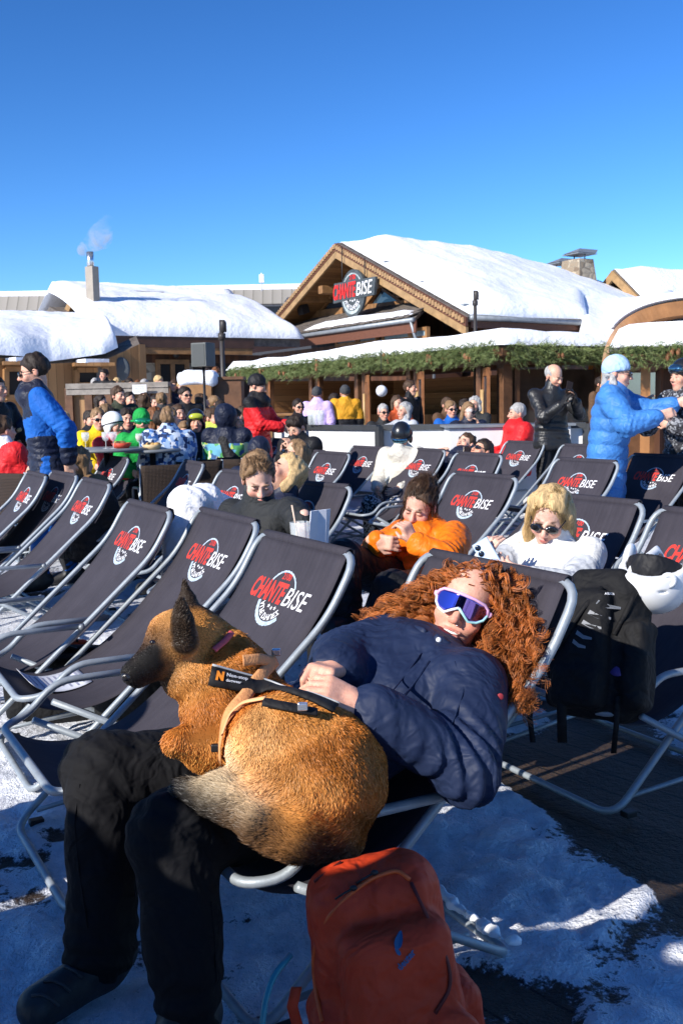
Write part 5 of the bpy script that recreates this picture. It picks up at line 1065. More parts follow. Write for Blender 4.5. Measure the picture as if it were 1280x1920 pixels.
# ---- at the pavilion
sit('bald older man in dark jacket and sunglasses at the pavilion', 718, 757, 14.6, 20, top=dict(m=C_DKGREY, puff=.02), bot=B_, shoe=C_SHOE, eyes=('shades', L_BLK), hair=('crew', HG), h=.016, seed=70, group=CR)
sit('grey-haired woman in pale grey jumper, arm stretched toward the bald man', 757, 754, 14.2, -55, top=dict(m=C_LTGREY, puff=.02), bot=B_, shoe=C_SHOE, hair=('bob', HG), h=.016, armR=A3(-.15, -.5, .92), seed=71, group=CR)
sit('person in rust red jacket behind the grey-haired woman', 744, 742, 15.6, 30, top=dict(m=cloth('rust_cloth', (.42, .07, .02)), puff=.03), bot=B_, shoe=C_SHOE, hair=('bob', HB), h=.016, seed=72, group=CR)
sit('man in royal blue jacket and sunglasses at the pavilion', 845, 751, 14.4, 15, top=dict(m=C_BLUE, puff=.03), bot=B_, shoe=C_SHOE, hair=('short', HDB), eyes=('shades', L_BLK), h=.016, seed=73, group=CR)
sit('blond woman in sunglasses drinking an amber beer by the white panel', 878, 755, 13.4, 12, top=dict(m=C_NAVY, puff=.03), bot=B_, shoe=C_SHOE, hair=('long', HDB), eyes=('shades', L_BLK), h=.014, armL=A3(.05, -.26, 1.02), seed=74)
sit('man at the bar behind the royal blue jacket', 838, 745, 16.0, 30, top=dict(m=C_BROWN, puff=.02), bot=B_, shoe=C_SHOE, hair=('short', HB), h=.018, seed=75, group=CR)
sit('dark-haired person behind the beer-drinking woman', 871, 748, 15.2, 20, top=dict(m=C_NAVY, puff=.03), bot=B_, shoe=C_SHOE, hair=('short', HD), h=.018, seed=76, group=CR)
sit('white-haired person in dark coat near the pavilion corner post', 889, 743, 15.0, -30, top=dict(m=C_DKGREY, puff=.02), bot=B_, shoe=C_SHOE, hair=('bob', HG), h=.018, seed=77, group=CR)
sit('grey-haired man in bright red hooded jacket facing left at the white counter', 968, 756, 12.2, -75, top=dict(m=C_RED, puff=.04, hood=True), bot=B_, shoe=C_SHOE, hair=('short', HG), h=.014, seed=78)
sit('man in black seated at the pavilion end behind the low wooden table', 559, 748, 15.5, 25, top=dict(m=C_BLACK, puff=.01), bot=B_, shoe=C_SHOE, hair=('short', HD), eyes=('shades', L_BLK), h=.018, seed=79, group=CR)
stand('person in orange jacket and dark helmet under the timber arch', 1118, 642, 21, 60, hgt=1.72, top=dict(m=C_ORANGE, puff=.04), bot=B_, shoe=C_SHOE, hat=('helmet', HE_BLK), h=.018, seed=80, group=CR)
stand('person in grey jacket and striped bobble hat under the timber arch', 1162, 640, 20.4, 200, hgt=1.72, top=dict(m=C_GREY, puff=.04), bot=B_, shoe=C_SHOE, hat=('beanie', C_WHITE), h=.018, seed=81, group=CR)
stand('dark-haired man in brown far behind the blue knit hat', 1127, 706, 17.5, 40, top=dict(m=C_BROWN, puff=.02), bot=B_, shoe=C_SHOE, hair=('short', HD), h=.02, seed=82, group=CR)
# ---- upper terrace heads behind the wooden parapet
for i, (x, y, c, hr_, lb) in enumerate([(195, 691, C_BLACK, HD, 'black-clad person standing tallest behind the wooden parapet by the hatch'), (178, 709, C_RED, HG, 'grey-haired person behind the parapet, nearest the hatch'), (205, 711, C_LILAC, HDB, 'blond person behind the parapet, just right of the black-clad one'), (219, 708, C_CREAM, HBL, 'pale-coated blond person behind the parapet under the round plaque'), (243, 709, C_YEL, HD, 'dark-haired person in yellow behind the parapet'), (258, 713, C_RED, HR, 'auburn-haired person in red behind the parapet'), (271, 710, C_GREY, HG, 'grey-clad person behind the parapet near the stone wall'), (298, 704, C_WHITE, HBL, 'white-hooded person behind the parapet in front of the stone wall'), (326, 712, C_BROWN, HB, 'brown-haired person behind the parapet before the door'), (390, 690, C_ORANGE, HD, 'person in orange and purple at the end of the parapet under the lamp post'), (404, 688, C_GREEN, HR, 'red-haired person leaning by the dark lamp post'), (338, 714, C_NAVY, HBL, 'blond child behind the parapet left of the loudspeaker')]):
    stand(lb, x, y, 19.5 + .3 * (i % 3), -20 + 37 * i % 90, hgt=1.68, top=dict(m=c, puff=.03), bot=None, hair=('short', hr_), h=.022, hh=.014, seed=90 + i, group='people on the upper terrace')

zt0 = min(PX(x, y, 19.7)[2] for x, y in ((178, 709), (258, 713), (338, 714))) - 1.68
m = MB(); m.box((-4.9, 23.2, zt0 / 2), (9.0, 7.6, zt0)); s_ = m.build('terrace_floor', M_SNOW); s_['kind'] = 'structure'
q = PX(1118, 642, 21); zt1 = q[2] - 1.72; m = MB(); m.box((q[0] + 1.2, 21.5, zt1 / 2), (5.0, 4.0, zt1)); s_ = m.build('terrace_floor', M_BEAMDK); s_['kind'] = 'structure'
from mathutils.bvhtree import BVHTree
# ================================================================= lounging guests
W = PX
def wp(label, pts, hf, hu, hdL=None, hdR=None, hnL=None, hnR=None, **kw):
    J = {k: W(*v) if len(v) == 3 else A3(*v[:3]) for k, v in pts.items()}; J['hf'] = nrm(hf); J['hu'] = nrm(hu)
    for s, d, n in (('L', hdL, hnL), ('R', hdR, hnR)):
        J['hd' + s] = nrm(d if d is not None else J['wr' + s] - J['el' + s]); J['hn' + s] = nrm(n if n is not None else (0, 0, -1))
    return person(label, J, **kw), J
def lounge_at(label, px, py, Y, yaw=60, chair=None, over={}, **kw):
    arm = {k: kw.pop(k) for k in ('armL', 'armR', 'hy', 'hp', 'hr', 'up', 'knee', 'ank') if k in kw}; J = sk_lounge(**arm); a = rad(yaw); th = -a; c, q = math.cos(th), math.sin(th); P = W(px, py, Y); h_ = J['head']
    loc = (P[0] - (c * h_[0] - q * h_[1]), P[1] - (q * h_[0] + c * h_[1])); dz = float(np.clip(P[2] - h_[2], -.1, .3))
    if chair: chair_xy(chair[0], loc, chair[1], yaw)
    JW = place(J, loc, th, 1, dz); JW.update({k: W(*v) for k, v in over.items()})
    return person(label, JW, **kw)
girl, GJ = wp('girl in dark grey softshell jacket with hair tied back, looking down, hand over a glass',
   dict(head=(485, 897, 4.7), neck=(484, 946, 4.74), chest=(488, 1000, 4.72), pelvis=(478, 1082, 4.85), shL=(543, 957, 4.58), shR=(436, 962, 4.88), elL=(563, 985, 4.40), wrL=(570, 978, 4.22), elR=(428, 1024, 4.75), wrR=(445, 1060, 4.55),
        hipL=(500, 1090, 4.75), hipR=(455, 1090, 4.95), knL=(380, 1085, 4.45), knR=(350, 1060, 4.75), anL=(372, 1180, 4.4), anR=(340, 1150, 4.7), toL=(350, 1200, 4.3), toR=(318, 1170, 4.6)),
   (.16, -.86, -.48), (.03, -.42, .9), hdL=(-.05, -.35, -.9), hnL=(-.4, .8, -.2), top=dict(m=C_DKGREY, puff=.012, amp=.008, hem=.04), bot=B_, shoe=C_SHOE, hair=('pony', HDB), scarf=cloth('knit_grey_gaiter', (.045, .045, .047), .9), f=.93, h=.010, hh=.0055, seed=101, curl=(.9, .6), skin=(.66, .42, .33))
orange_split = lambda P, J: np.where((np.abs((P - J['chest']) @ nrm(J['shL'] - J['shR']) + .03) < .058) & ((P - J['chest']) @ np.cross(nrm(J['shL'] - J['shR']), nrm(J['neck'] - J['pelvis'])) < -.02) & (np.minimum(np.linalg.norm(P - J['elL'], axis=1), np.linalg.norm(P - J['wrL'], axis=1)) > .10), 1, 0)
wom, OJ = wp('young woman in open bright orange jacket over red top, lighting a cigarette with cupped hand',
   dict(head=(786, 948, 5.0), neck=(803, 996, 5.06), chest=(800, 1045, 5.05), pelvis=(790, 1110, 5.0), shL=(853, 1010, 4.92), shR=(752, 1003, 5.2), elL=(836, 1052, 4.66), wrL=(773, 1014, 4.70), elR=(706, 1032, 5.0), wrR=(705, 1014, 4.78),
        hipL=(800, 1112, 4.9), hipR=(755, 1095, 5.1), knL=(735, 1108, 4.42), knR=(640, 1046, 4.7), anL=(690, 1200, 4.35), anR=(650, 1160, 4.6), toL=(660, 1225, 4.25), toR=(620, 1180, 4.5)),
   (-.42, -.84, -.34), (.05, -.3, .95), hdL=(-.35, -.1, .8), hnL=(-.6, .6, 0), hdR=(.75, -.35, -.1), hnR=(.2, .9, -.1), top=dict(m=[C_ORANGE, C_RED], split=orange_split, puff=.022, amp=.011, hood=True, hem=.0), bot=dict(m=C_BLACK, puff=.015, amp=.010), shoe=C_SHOE, hair=('bun', HB), f=.95, h=.010, hh=.0055, seed=103, curl=(1.0, .8), skin=(.64, .38, .29))
blo, BJ = wp('blonde woman in white and grey fleece and wraparound sunglasses, looking down at her phone',
   dict(head=(1030, 966, 4.15), neck=(1048, 1022, 4.2), chest=(1040, 1075, 4.16), pelvis=(1000, 1165, 4.1), shL=(1102, 1043, 4.05), shR=(985, 1030, 4.36), elL=(1074, 1108, 3.85), wrL=(990, 1078, 3.82), elR=(925, 1065, 4.2), wrR=(905, 1058, 4.0),
        hipL=(1020, 1170, 4.0), hipR=(960, 1160, 4.2), knL=(880, 1180, 3.6), knR=(840, 1150, 3.9), anL=(860, 1290, 3.5), anR=(820, 1260, 3.8), toL=(820, 1320, 3.4), toR=(780, 1290, 3.7)),
   (-.40, -.80, -.45), (.0, -.40, .92), hdL=(-.9, -.2, .25), hnL=(-.1, .8, .5), hdR=(.2, -.3, .9), hnR=(.6, .5, 0), top=dict(m=[C_LTGREY, C_WHITE], split=lambda P, J: np.where((np.minimum(np.linalg.norm(P - J['elL'], axis=1), np.linalg.norm(P - (J['elL'] + J['wrL']) / 2, axis=1)) > .17) & (np.linalg.norm(P - J['elR'], axis=1) > .12), 1, 0), puff=.018, amp=.009, hem=.02), bot=dict(m=C_GREY), shoe=C_SHOE, hair=('long', HBL), eyes=('shades', L_BLK), f=.96, h=.010, hh=.0055, seed=105, curl=(.7, .6), skin=(.66, .42, .33))
lounge_at('man in navy beanie and reddish sunglasses lying back in a dark down jacket', 484, 850, 8.2, 40, top=dict(m=C_NAVY, puff=.03, amp=.008, quilt=.08), bot=B_, shoe=C_SHOE, hat=('beanie', C_NAVY), hair=('short', HD), eyes=('shades', L_RED), h=.011, hh=.008, seed=110, hy=20, hp=-5, up=.4)
lounge_at('brunette woman in sunglasses and dark jacket reclining in profile beside the beanie man', 553, 851, 8.4, 66, chair=None, top=dict(m=C_DKGREY, puff=.02), bot=B_, shoe=C_SHOE, hair=('long', HDB), eyes=('shades', L_BLK), h=.011, hh=.008, seed=111, hp=15, hy=-10, scarf=C_DKGREY)
lounge_at('blond woman in white trousers lying back with face turned up and knees raised', 535, 888, 5.8, 52, chair=('bl', D_ + 'under the blond woman in white trousers'), over=dict(hipL=(430, 985, 5.4), hipR=(420, 975, 5.6), knL=(352, 950, 4.9), knR=(385, 944, 5.1), anL=(338, 1075, 4.75), anR=(365, 1080, 4.95), toL=(315, 1100, 4.6), toR=(335, 1110, 4.8)), top=dict(m=C_NAVY, puff=.015), bot=dict(m=C_WTROU, puff=.02, amp=.012), shoe=C_WBOOT, hair=('bob', HBL), h=.011, hh=.007, seed=112, hp=38, hy=-12, knee=.70, ank=.58, skin=(.70, .42, .30))
sit('person in white ski jacket and glossy black helmet with mirrored goggles, head bowed', 752, 792, 10.3, -30, top=dict(m=C_CREAM, puff=.035, hood=True, amp=.011), bot=dict(m=camo('black_white_check', [(.012, .012, .015), (.5, .5, .52), (.02, .02, .02), (.3, .3, .3)], 60), puff=.02), shoe=C_SHOE, hat=('helmet', HE_BLK), eyes=('goggles', L_MIR), h=.011, hh=.008, seed=113, hp=-30, hy=10)
lounge_at('man in navy jacket lying back and holding up a phone in both hands', 873, 832, 10.6, 40, top=dict(m=C_NAVY, puff=.03, hood=True), bot=dict(m=C_OLIVE, puff=.015), shoe=C_SHOE, hair=('short', HB), h=.011, hh=.008, seed=114, hp=25, hy=-5, armL=A3(.06, -.12, .92), armR=A3(-.06, -.12, .92), skin=(.68, .42, .31), beard=(.2, .11, .06))
lounge_at('dark-haired man in black sunglasses reclining with chin up behind a deckchair back', 903, 846, 9.6, 50, top=dict(m=C_BLACK, puff=.02), bot=B_, shoe=C_SHOE, hair=('short', HD), eyes=('shades', L_BLK), h=.011, hh=.008, seed=115, hp=28, hy=-8, skin=(.64, .36, .25))
# ================================================================= the woman in front
HJ = dict(head=W(872, 1137, 2.72), neck=W(815, 1238, 2.66), chest=A3(.10, 2.60, .63), pelvis=A3(-.17, 2.52, .45), shL=A3(.322, 2.49, .70), shR=A3(.142, 2.80, .725), elL=A3(.275, 2.26, .565), wrL=W(672, 1322, 2.235), elR=W(650, 1246, 2.70), wrR=W(628, 1254, 2.44),
          hipL=A3(-.13, 2.44, .43), hipR=A3(-.22, 2.61, .43), knL=A3(-.385, 2.13, .475), knR=A3(-.62, 2.44, .505), anL=A3(-.355, 2.04, .10), anR=A3(-.605, 2.30, .10), toL=A3(-.43, 1.90, .045), toR=A3(-.72, 2.17, .045))
HJ['hf'] = nrm(A3(-.26, -.93, .16)); HJ['hu'] = nrm(A3(.40, .12, .9)); HJ['hdL'] = nrm(W(600, 1284, 2.22) - HJ['wrL']); HJ['hnL'] = nrm(A3(-.1, .55, -.8)); HJ['hdR'] = nrm(W(566, 1262, 2.27) - HJ['wrR']); HJ['hnR'] = nrm(A3(-.1, .1, -1))
hero = person('smiling woman with long curly red hair and mirrored sports glasses, dog on her lap', HJ, h=.0085, hh=.0042, skin=(.68, .37, .27), top=dict(m=C_NAVYH if 'C_NAVYH' in globals() else cloth('hero_navy', (.012, .021, .056), .6, spec=.25), puff=.037, amp=.014, freq=14, crease=.012, hem=.02, collar=0, cuff=1), bot=dict(m=cloth('hero_black', (.0095, .0095, .011), .8, spec=.12), puff=.014, amp=.012), shoe=C_SHOE, smile=True, seed=120, curl=(.55, 1.05), f=1.0)
HL = np.array(hero.location); HH = frame(HJ['hf'], HJ['hu']); hg = lambda x, y, z: HJ['head'] + HH @ A3(x, y, z)
jk = [c for c in hero.children if c.name.startswith('jacket')][0]
def on_mesh(o, px, py, off=.003):
    """where the line of sight through a pixel meets an object, lifted by off along the surface normal"""
    d = Vector(ray(px, py)).normalized(); org = Vector(CAM) - Vector(o.matrix_world.translation if o.parent is None else o.parent.location)
    ok, loc, nor, _ = o.ray_cast(org, d)
    if not ok: return None
    return np.array(loc) + np.array(nor) * off + np.array(o.location if o.parent is None else o.parent.location)
bpy.context.view_layer.update()
C_HN = cloth('hero_navy', (0, 0, 0))
# stand-up collar, open at the front
ax_ = nrm(HJ['head'] - HJ['neck'] + .05 * HJ['hf']); nk = HJ['neck'] - ax_ * .01 + HJ['hf'] * .012; S = SDF(); S.cone(nk, nk + ax_ * .060, .106, .103, 0); S.cone(nk + ax_ * .03, nk + ax_ * .25, .084, .092, .006, -1)
wd_ = nrm(np.cross(ax_, HJ['hf'])) ; S.box(nk + HJ['hf'] * .10 - wd_ * .030 + ax_ * .10, (.011, .10, .09), .004, .008, np.stack([wd_, HJ['hf'], ax_], 1), -1); S.cut(nk + ax_ * .074 + HJ['hf'] * 0, nrm(ax_ - .15 * HJ['hf']), .012)
V, F = S.mesh(.006, lambda P: .006 * noise3(P, 20, 7) + .004 * folds(P, 24, 2)); co_ = mesh_np('collar', relax(V, F, 1) - HL, F, C_HN, hero)
S = SDF(); S.cone(nk, nk + ax_ * .030, .083, .078, 0); V, F = S.mesh(.008); mesh_np('undershirt', V - HL, F, mat('dark_red_shirt', (.12, .01, .02), .8), hero)
def seam(o, pts, r, mat_, name, par, off=.004, base=HL, n=8):
    P = [on_mesh(o, x, y, off) for x, y in pts]; P = [p for p in P if p is not None]
    if len(P) > 1:
        P = fillet(P, .02) if len(P) > 2 else P
        m = MB(); m.tube([p - base for p in P], r, 6); return m.build(name, mat_, par)
seam(jk, [(805, 1240), (770, 1290), (735, 1330), (700, 1368)], .0035, C_HN, 'storm_flap', jk, -.0005); seam(jk, [(790, 1225), (752, 1275), (718, 1318), (680, 1352)], .002, C_HN, 'zip_seam', jk, 0)
seam(jk, [(852, 1240), (870, 1290), (850, 1350), (820, 1395)], .002, C_HN, 'armhole_seam', jk, -.001)
p = on_mesh(jk, 936, 1307, .002)
if p is not None: m = MB(); m.ball(p - HL, (.009, .003, .009), 8); m.build('sleeve_badge', mat('badge_red', (.25, .02, .03), .7), jk)
BVj = BVHTree.FromPolygons([tuple(np.array(v.co) + HL) for v in co_.data.vertices], [tuple(q.vertices) for q in co_.data.polygons])
h_ = BVj.ray_cast(Vector(CAM), Vector(nrm(ray(822, 1200))))
if h_[0] is not None: m = MB(); m.ball(np.array(h_[0]) - HL, .0075, 10); m.build('snap_button', mat('snap_white', (.75, .76, .78), .3), co_)
m = MB(); m.ball(hg(.012, -.112, -.046) - HL, .003, 8); m.build('nose_ring', mat('silver', (.7, .7, .7), .2, .9), hero)
m = MB(); m.grid([[hg(x, -.0935 - .006 * math.cos(x * 50), -.0705 + .0030 * s_ + .010 * (x / .024) ** 2 * .6) - HL for x in np.linspace(-.024, .024, 13)] for s_ in (-1, 0, 1)]); m.build('teeth', mat('teeth', (.78, .74, .66), .25, 0, .04), hero)
tr = [c for c in hero.children if c.name.startswith('trousers')][0]; bpy.context.view_layer.update()
P = [on_mesh(tr, x, y, .001) for x, y in ((408, 1652), (440, 1646), (480, 1643), (520, 1642), (556, 1641))]; P = [p for p in P if p is not None]
if len(P) > 2: m = MB(); m.grid(np.stack([np.array(P) + A3(0, 0, .005), np.array(P) - A3(0, 0, .005)], 1) - HL); o = m.build('reflective_stripe', mat('grey_stripe', (.16, .16, .19), .5), tr); o.modifiers.new('solid', 'SOLIDIFY').thickness = .002
for pts in ([(330, 1545), (262, 1600), (252, 1680), (262, 1780), (272, 1860)], [(150, 1470), (140, 1540), (150, 1640), (165, 1740)], [(395, 1690), (402, 1760), (405, 1840)]): seam(tr, pts, .0025, cloth('hero_black', (0, 0, 0)), 'leg_seam', tr, .0005)
for bo in [c for c in hero.children if c.name.startswith('boot')]:
    for k in range(4):
        P = [on_mesh(bo, 60 + 22 * k + dx, 1868 - 26 * k + dy, .003) for dx, dy in ((0, 0), (18, -2), (36, 6), (50, 18))]; P = [p for p in P if p is not None]
        if len(P) > 1: m = MB(); m.tube([p - HL for p in P], .0035, 6); m.build('lace', mat('lace_grey', (.05, .05, .055), .8), bo)
# mirrored shield glasses
def gp_(x, z, o=0): return hg(x, -.118 - o + 7.5 * x * x + .0 * z, z + .004) - HL
lens_up = [(-.074, .004), (-.070, .018), (-.058, .028), (-.030, .033), (0, .034), (.030, .033), (.058, .028), (.070, .018), (.074, .004)]
lens_lo = [(-.074, .004), (-.068, -.014), (-.054, -.026), (-.034, -.030), (-.017, -.016), (0, -.004), (.017, -.016), (.034, -.030), (.054, -.026), (.068, -.014), (.074, .004)]
xs = np.linspace(-.0735, .0735, 41); zu = np.interp(xs, *np.array(lens_up).T); zl_ = np.interp(xs, *np.array(lens_lo).T)
GLS = MB(); GLS.grid([[gp_(x, a * (1 - t_) + b * t_) for x, a, b in zip(xs, zl_, zu)] for t_ in np.linspace(0, 1, 8)])
M_SHIELD, t = newmat('violet_mirror', .07, 1.0, .9); f_ = t.n('LayerWeight'); f_.inputs[0].default_value = .35; t.l(t.ramp(f_.outputs['Facing'], [(0, (.26, .17, .52)), (.5, (.40, .22, .62)), (1, (.65, .40, .80))]), t.b.inputs['Base Color'])
GL = GLS.build('sports_glasses', M_SHIELD, hero); s_ = GL.modifiers.new('solid', 'SOLIDIFY'); s_.thickness = .002
M_PINK = mat('pink_frame', (.72, .42, .62), .35, 0, .05); M_MINT = mat('mint_frame', (.36, .66, .66), .35, 0, .08); M_PALE = mat('pale_frame', (.72, .78, .80), .35, 0, .05)
m = MB(); m.tube([gp_(x, z, .001) for x, z in lens_up], .0042, 8); m.build('upper_rim', M_PINK, GL)
m = MB(); m.tube([gp_(x, z, .001) for x, z in lens_lo[:6]], .0036, 8); m.build('lower_rim', M_PALE, GL); m = MB(); m.tube([gp_(x, z, .001) for x, z in lens_lo[5:]], .0036, 8); m.build('lower_rim', M_MINT, GL)
for s_ in (-1, 1): m = MB(); m.tube([hg(s_ * .074, -.077, .010) - HL, hg(s_ * .083, -.045, .010) - HL, hg(s_ * .086, .02, .004) - HL], [.009, .006, .004], 8); m.build('temple', M_PINK, GL)
# curly hair: thousands of separate coils over a dark under-layer
S = SDF(); S.ell(hg(0, .034, .034), (.080, .095, .090), 0, HH); S.cut(hg(0, -.078, .080), HH @ A3(0, -.80, -.60), .006)
for L_, r1, r2 in (([(830, 1098, 2.78), (770, 1132, 2.81), (705, 1165, 2.84)], .042, .020), ([(945, 1110, 2.76), (972, 1190, 2.71), (968, 1290, 2.62)], .045, .022)):
    P = [W(*q) for q in L_]
    for a, b in zip(P[:-1], P[1:]): S.cone(a, b, r1, r1 * .75 if b is not P[-1] else r2, .03)
S.ell(hg(0, -.075, -.03), A3(.070, .07, .12), .01, HH, -1)
sub('hair_underlayer', S, .008, mat('auburn_deep', (.06, .02, .008), .7), hero, HL, lambda P: .012 * noise3(P, 30, 4))
def coils(name, n, rootf, endf, par, base, M, per=1, segs=34, rad_=(.0008, .0014), helix=(.008, .016), turns=(5, 11), c1=(.30, .082, .018), c2=(.22, .09, .02), avoid=None, loose=.005):
    Vs = []; Fs = []; Cs = []; o = 0; t = np.linspace(0, 1, segs)[:, None]
    for i in range(n):
        r0 = rootf(); e, mid = endf(r0); B = (1 - t) ** 2 * r0 + 2 * t * (1 - t) * mid + t * t * e; T = np.gradient(B, axis=0); T /= np.linalg.norm(T, axis=1)[:, None] + 1e-9
        N1 = np.cross(T, RNG.normal(size=3)); N1 /= np.linalg.norm(N1, axis=1)[:, None] + 1e-9; N2 = np.cross(T, N1); ph = RNG.uniform(0, 6.28); h0 = RNG.uniform(*helix); k0 = RNG.uniform(*turns) * (np.linalg.norm(e - r0) / .22); tone = RNG.uniform(.5, 1.5)
        for s_ in range(per):
            h_ = (h0 * RNG.uniform(.8, 1.15) if per > 1 else h0) * np.clip(t * 4, 0, 1); k = k0 * (1 + (.02 * RNG.normal() if per > 1 else 0)); p_ = ph + (.22 * RNG.normal() if per > 1 else 0); off = (RNG.normal(size=3) * loose) * np.clip(t * 3, .1, 1)
            C_ = B + off + h_ * (np.cos(6.283 * k * t + p_) * N1 + np.sin(6.283 * k * t + p_) * N2)
            if avoid is not None and avoid(C_): continue
            T2 = np.gradient(C_, axis=0); T2 /= np.linalg.norm(T2, axis=1)[:, None] + 1e-9; a1 = np.cross(T2, A3(.3, .5, .8)); a1 /= np.linalg.norm(a1, axis=1)[:, None] + 1e-9; a2 = np.cross(T2, a1); w_ = RNG.uniform(*rad_) * (1 - .6 * t ** 3)
            ring = np.stack([C_ + w_ * (math.cos(q) * a1 + math.sin(q) * a2) for q in (0, 2.094, 4.189)], 1); Vs.append(ring.reshape(-1, 3)); I = o + np.arange((segs - 1) * 3).reshape(-1, 3); nx = np.roll(I, -1, 1); Fs.append(np.stack([I, nx, nx + 3, I + 3], -1).reshape(-1, 4)); o += segs * 3
            Cs.append(np.repeat(np.array(c1) * tone * RNG.uniform(.8, 1.2) + np.array(c2) * RNG.uniform(0, 1) * t, 3, 0))
    return mesh_np(name, np.concatenate(Vs) - base, np.concatenate(Fs), M, par, col=np.concatenate(Cs))
M_HAIR = attr_mat('curly_hair', .42, .45)
def scalp_f(J, front=.078, top=.080, low=-.07):
    H_ = frame(J['hf'], J['hu'])
    def fn():
        while True:
            v = nrm(RNG.normal(size=3)); q = A3(v[0] * .080, .020 + v[1] * .102, .036 + v[2] * .094)
            if (q[1] + front) * .80 + (q[2] - top) * .60 > 0.0 and q[2] > low: return J['head'] + H_ @ q
    return fn
def face_guard(C_):
    q = (C_ - HJ['head']) @ HH; return bool(((q[:, 1] < -.045) & (np.abs(q[:, 0]) < .074) & (q[:, 2] < .064) & (q[:, 2] > -.15)).any())
LOBE_L = [(W(*q), r_) for q, r_ in (((838, 1090, 2.76), .038), ((800, 1112, 2.76), .045), ((755, 1137, 2.77), .045), ((712, 1160, 2.79), .036), ((684, 1172, 2.81), .024))]
LOBE_R = [(W(*q), r_) for q, r_ in (((925, 1085, 2.76), .04), ((972, 1130, 2.66), .052), ((994, 1190, 2.57), .058), ((992, 1260, 2.49), .052), ((980, 1325, 2.43), .030), ((925, 1225, 2.54), .034))]
def hair_end(r0):
    side = ((r0 - HJ['head']) @ HH[:, 0]) + RNG.normal() * .05; L_ = LOBE_R if side > -.02 else LOBE_L; c, r_ = L_[min(len(L_) - 1, int(RNG.random() ** .8 * len(L_)))]; e = c + RNG.normal(size=3) * r_ * .55
    u = r0 - HJ['head']; u = u - HH[:, 1] * min(0, u @ HH[:, 1]) ; m0 = r0 + u * RNG.uniform(.10, .32) + HH[:, 1] * .02; return e, m0 * .6 + e * .4
coils('hair', 460, scalp_f(HJ, .092, .050), hair_end, hero, HL, M_HAIR, per=15, segs=38, helix=(.008, .015), turns=(3.0, 5.0), loose=.0032, avoid=face_guard)
def tidy_hair(o, J, style, c1, c2, n=1500):
    H_ = frame(J['hf'], J['hu']); g_ = lambda x, y, z: J['head'] + H_ @ A3(x, y, z)
    def endf(r0):
        q = (r0 - J['head']) @ H_
        if style == 'pony': e = g_(0, .118, .015) + RNG.normal(size=3) * .010
        elif style == 'bun': e = g_(0, .095, .095) + RNG.normal(size=3) * .022 if RNG.random() < .88 else g_(RNG.choice([-1, 1]) * .08, -.01, -.11) + RNG.normal(size=3) * .02
        else: s = 1 if q[0] > 0 else -1; e = g_(s * RNG.uniform(.070, .105), RNG.uniform(-.01, .085), RNG.uniform(-.24, -.10))
        m = (r0 + e) / 2; u = m - g_(0, .02, .036); L = np.linalg.norm(u); m = m + u / L * max(0, .112 - L) * 1.15; return e, m
    coils('hair_strands', n, scalp_f(J, .080, .078), endf, o, np.array(o.location), M_HAIR, per=2, segs=14, rad_=(.0006, .0011), helix=(.0005, .003), turns=(.5, 2), c1=c1, c2=c2, loose=.004)
    if style == 'pony': coils('ponytail', 240, lambda: g_(0, .118, .015) + RNG.normal(size=3) * .010, lambda r0: ((e := g_(.01, .13, -.19) + RNG.normal(size=3) * .016), g_(0, .17, -.03) + RNG.normal(size=3) * .012), o, np.array(o.location), M_HAIR, segs=14, rad_=(.0007, .0012), helix=(.0005, .003), turns=(.5, 2), c1=c1, c2=c2)
tidy_hair(girl, GJ, 'pony', (.17, .10, .052), (.12, .08, .04)); tidy_hair(wom, OJ, 'bun', (.055, .028, .014), (.07, .035, .015)); tidy_hair(blo, BJ, 'long', (.42, .28, .12), (.28, .21, .11), 1700)
# ================================================================= the dog
DS = SDF(); k_ = .045; dl_ = lambda x, y, Y: W(x, y, Y)
def dcone(a, b, r1, r2, k=k_): DS.cone(dl_(*a), dl_(*b), r1, r2, k)
dcone((590, 1440, 2.17), (560, 1500, 2.14), .150, .135); dcone((520, 1400, 2.15), (560, 1470, 2.12), .115, .125); dcone((640, 1470, 2.18), (620, 1520, 2.16), .10, .09)
dcone((600, 1395, 2.26), (450, 1318, 2.33), .085, .088); dcone((440, 1310, 2.33), (405, 1330, 2.27), .085, .080); dcone((400, 1340, 2.24), (388, 1405, 2.22), .068, .045); dcone((388, 1405, 2.22), (330, 1392, 2.16), .038, .026)
dcone((445, 1265, 2.36), (372, 1205, 2.34), .080, .078); dcone((455, 1238, 2.30), (345, 1283, 2.24), .034, .036, .02); dcone((415, 1255, 2.33), (345, 1255, 2.28), .07, .055)
dcone((352, 1184, 2.31), (322, 1192, 2.27), .062, .056, .03); dcone((345, 1222, 2.29), (318, 1222, 2.26), .050, .046, .03)
dcone((315, 1205, 2.26), (282, 1240, 2.22), .046, .036, .025); dcone((284, 1238, 2.22), (250, 1262, 2.19), .036, .025, .02); dcone((300, 1252, 2.23), (262, 1277, 2.20), .022, .016, .015); DS.ell(W(241, 1266, 2.18), .0145, .006)
DS.ell(W(306, 1190, 2.245), .018, .02)
for E, w_ in (([(344, 1202, 2.215), (344, 1168, 2.200), (339, 1131, 2.195)], .036), ([(353, 1155, 2.36), (350, 1125, 2.365), (345, 1090, 2.37)], .029)):   # pricked ears
    P = [W(*q) for q in E]; DS.cone(P[0], P[1], w_, w_ * .72, .015); DS.cone(P[1], P[2], w_ * .72, .008, .006)
DS.ell(W(334, 1180, 2.160), (.017, .022, .036), .006, None, -1)
for a, b, r1, r2 in (((650, 1575, 2.14), (560, 1578, 2.04), .042, .046), ((560, 1578, 2.04), (480, 1535, 2.02), .046, .048), ((480, 1535, 2.02), (410, 1492, 2.06), .048, .050), ((410, 1492, 2.06), (345, 1482, 2.10), .048, .026)): dcone(a, b, r1, r2, .012)
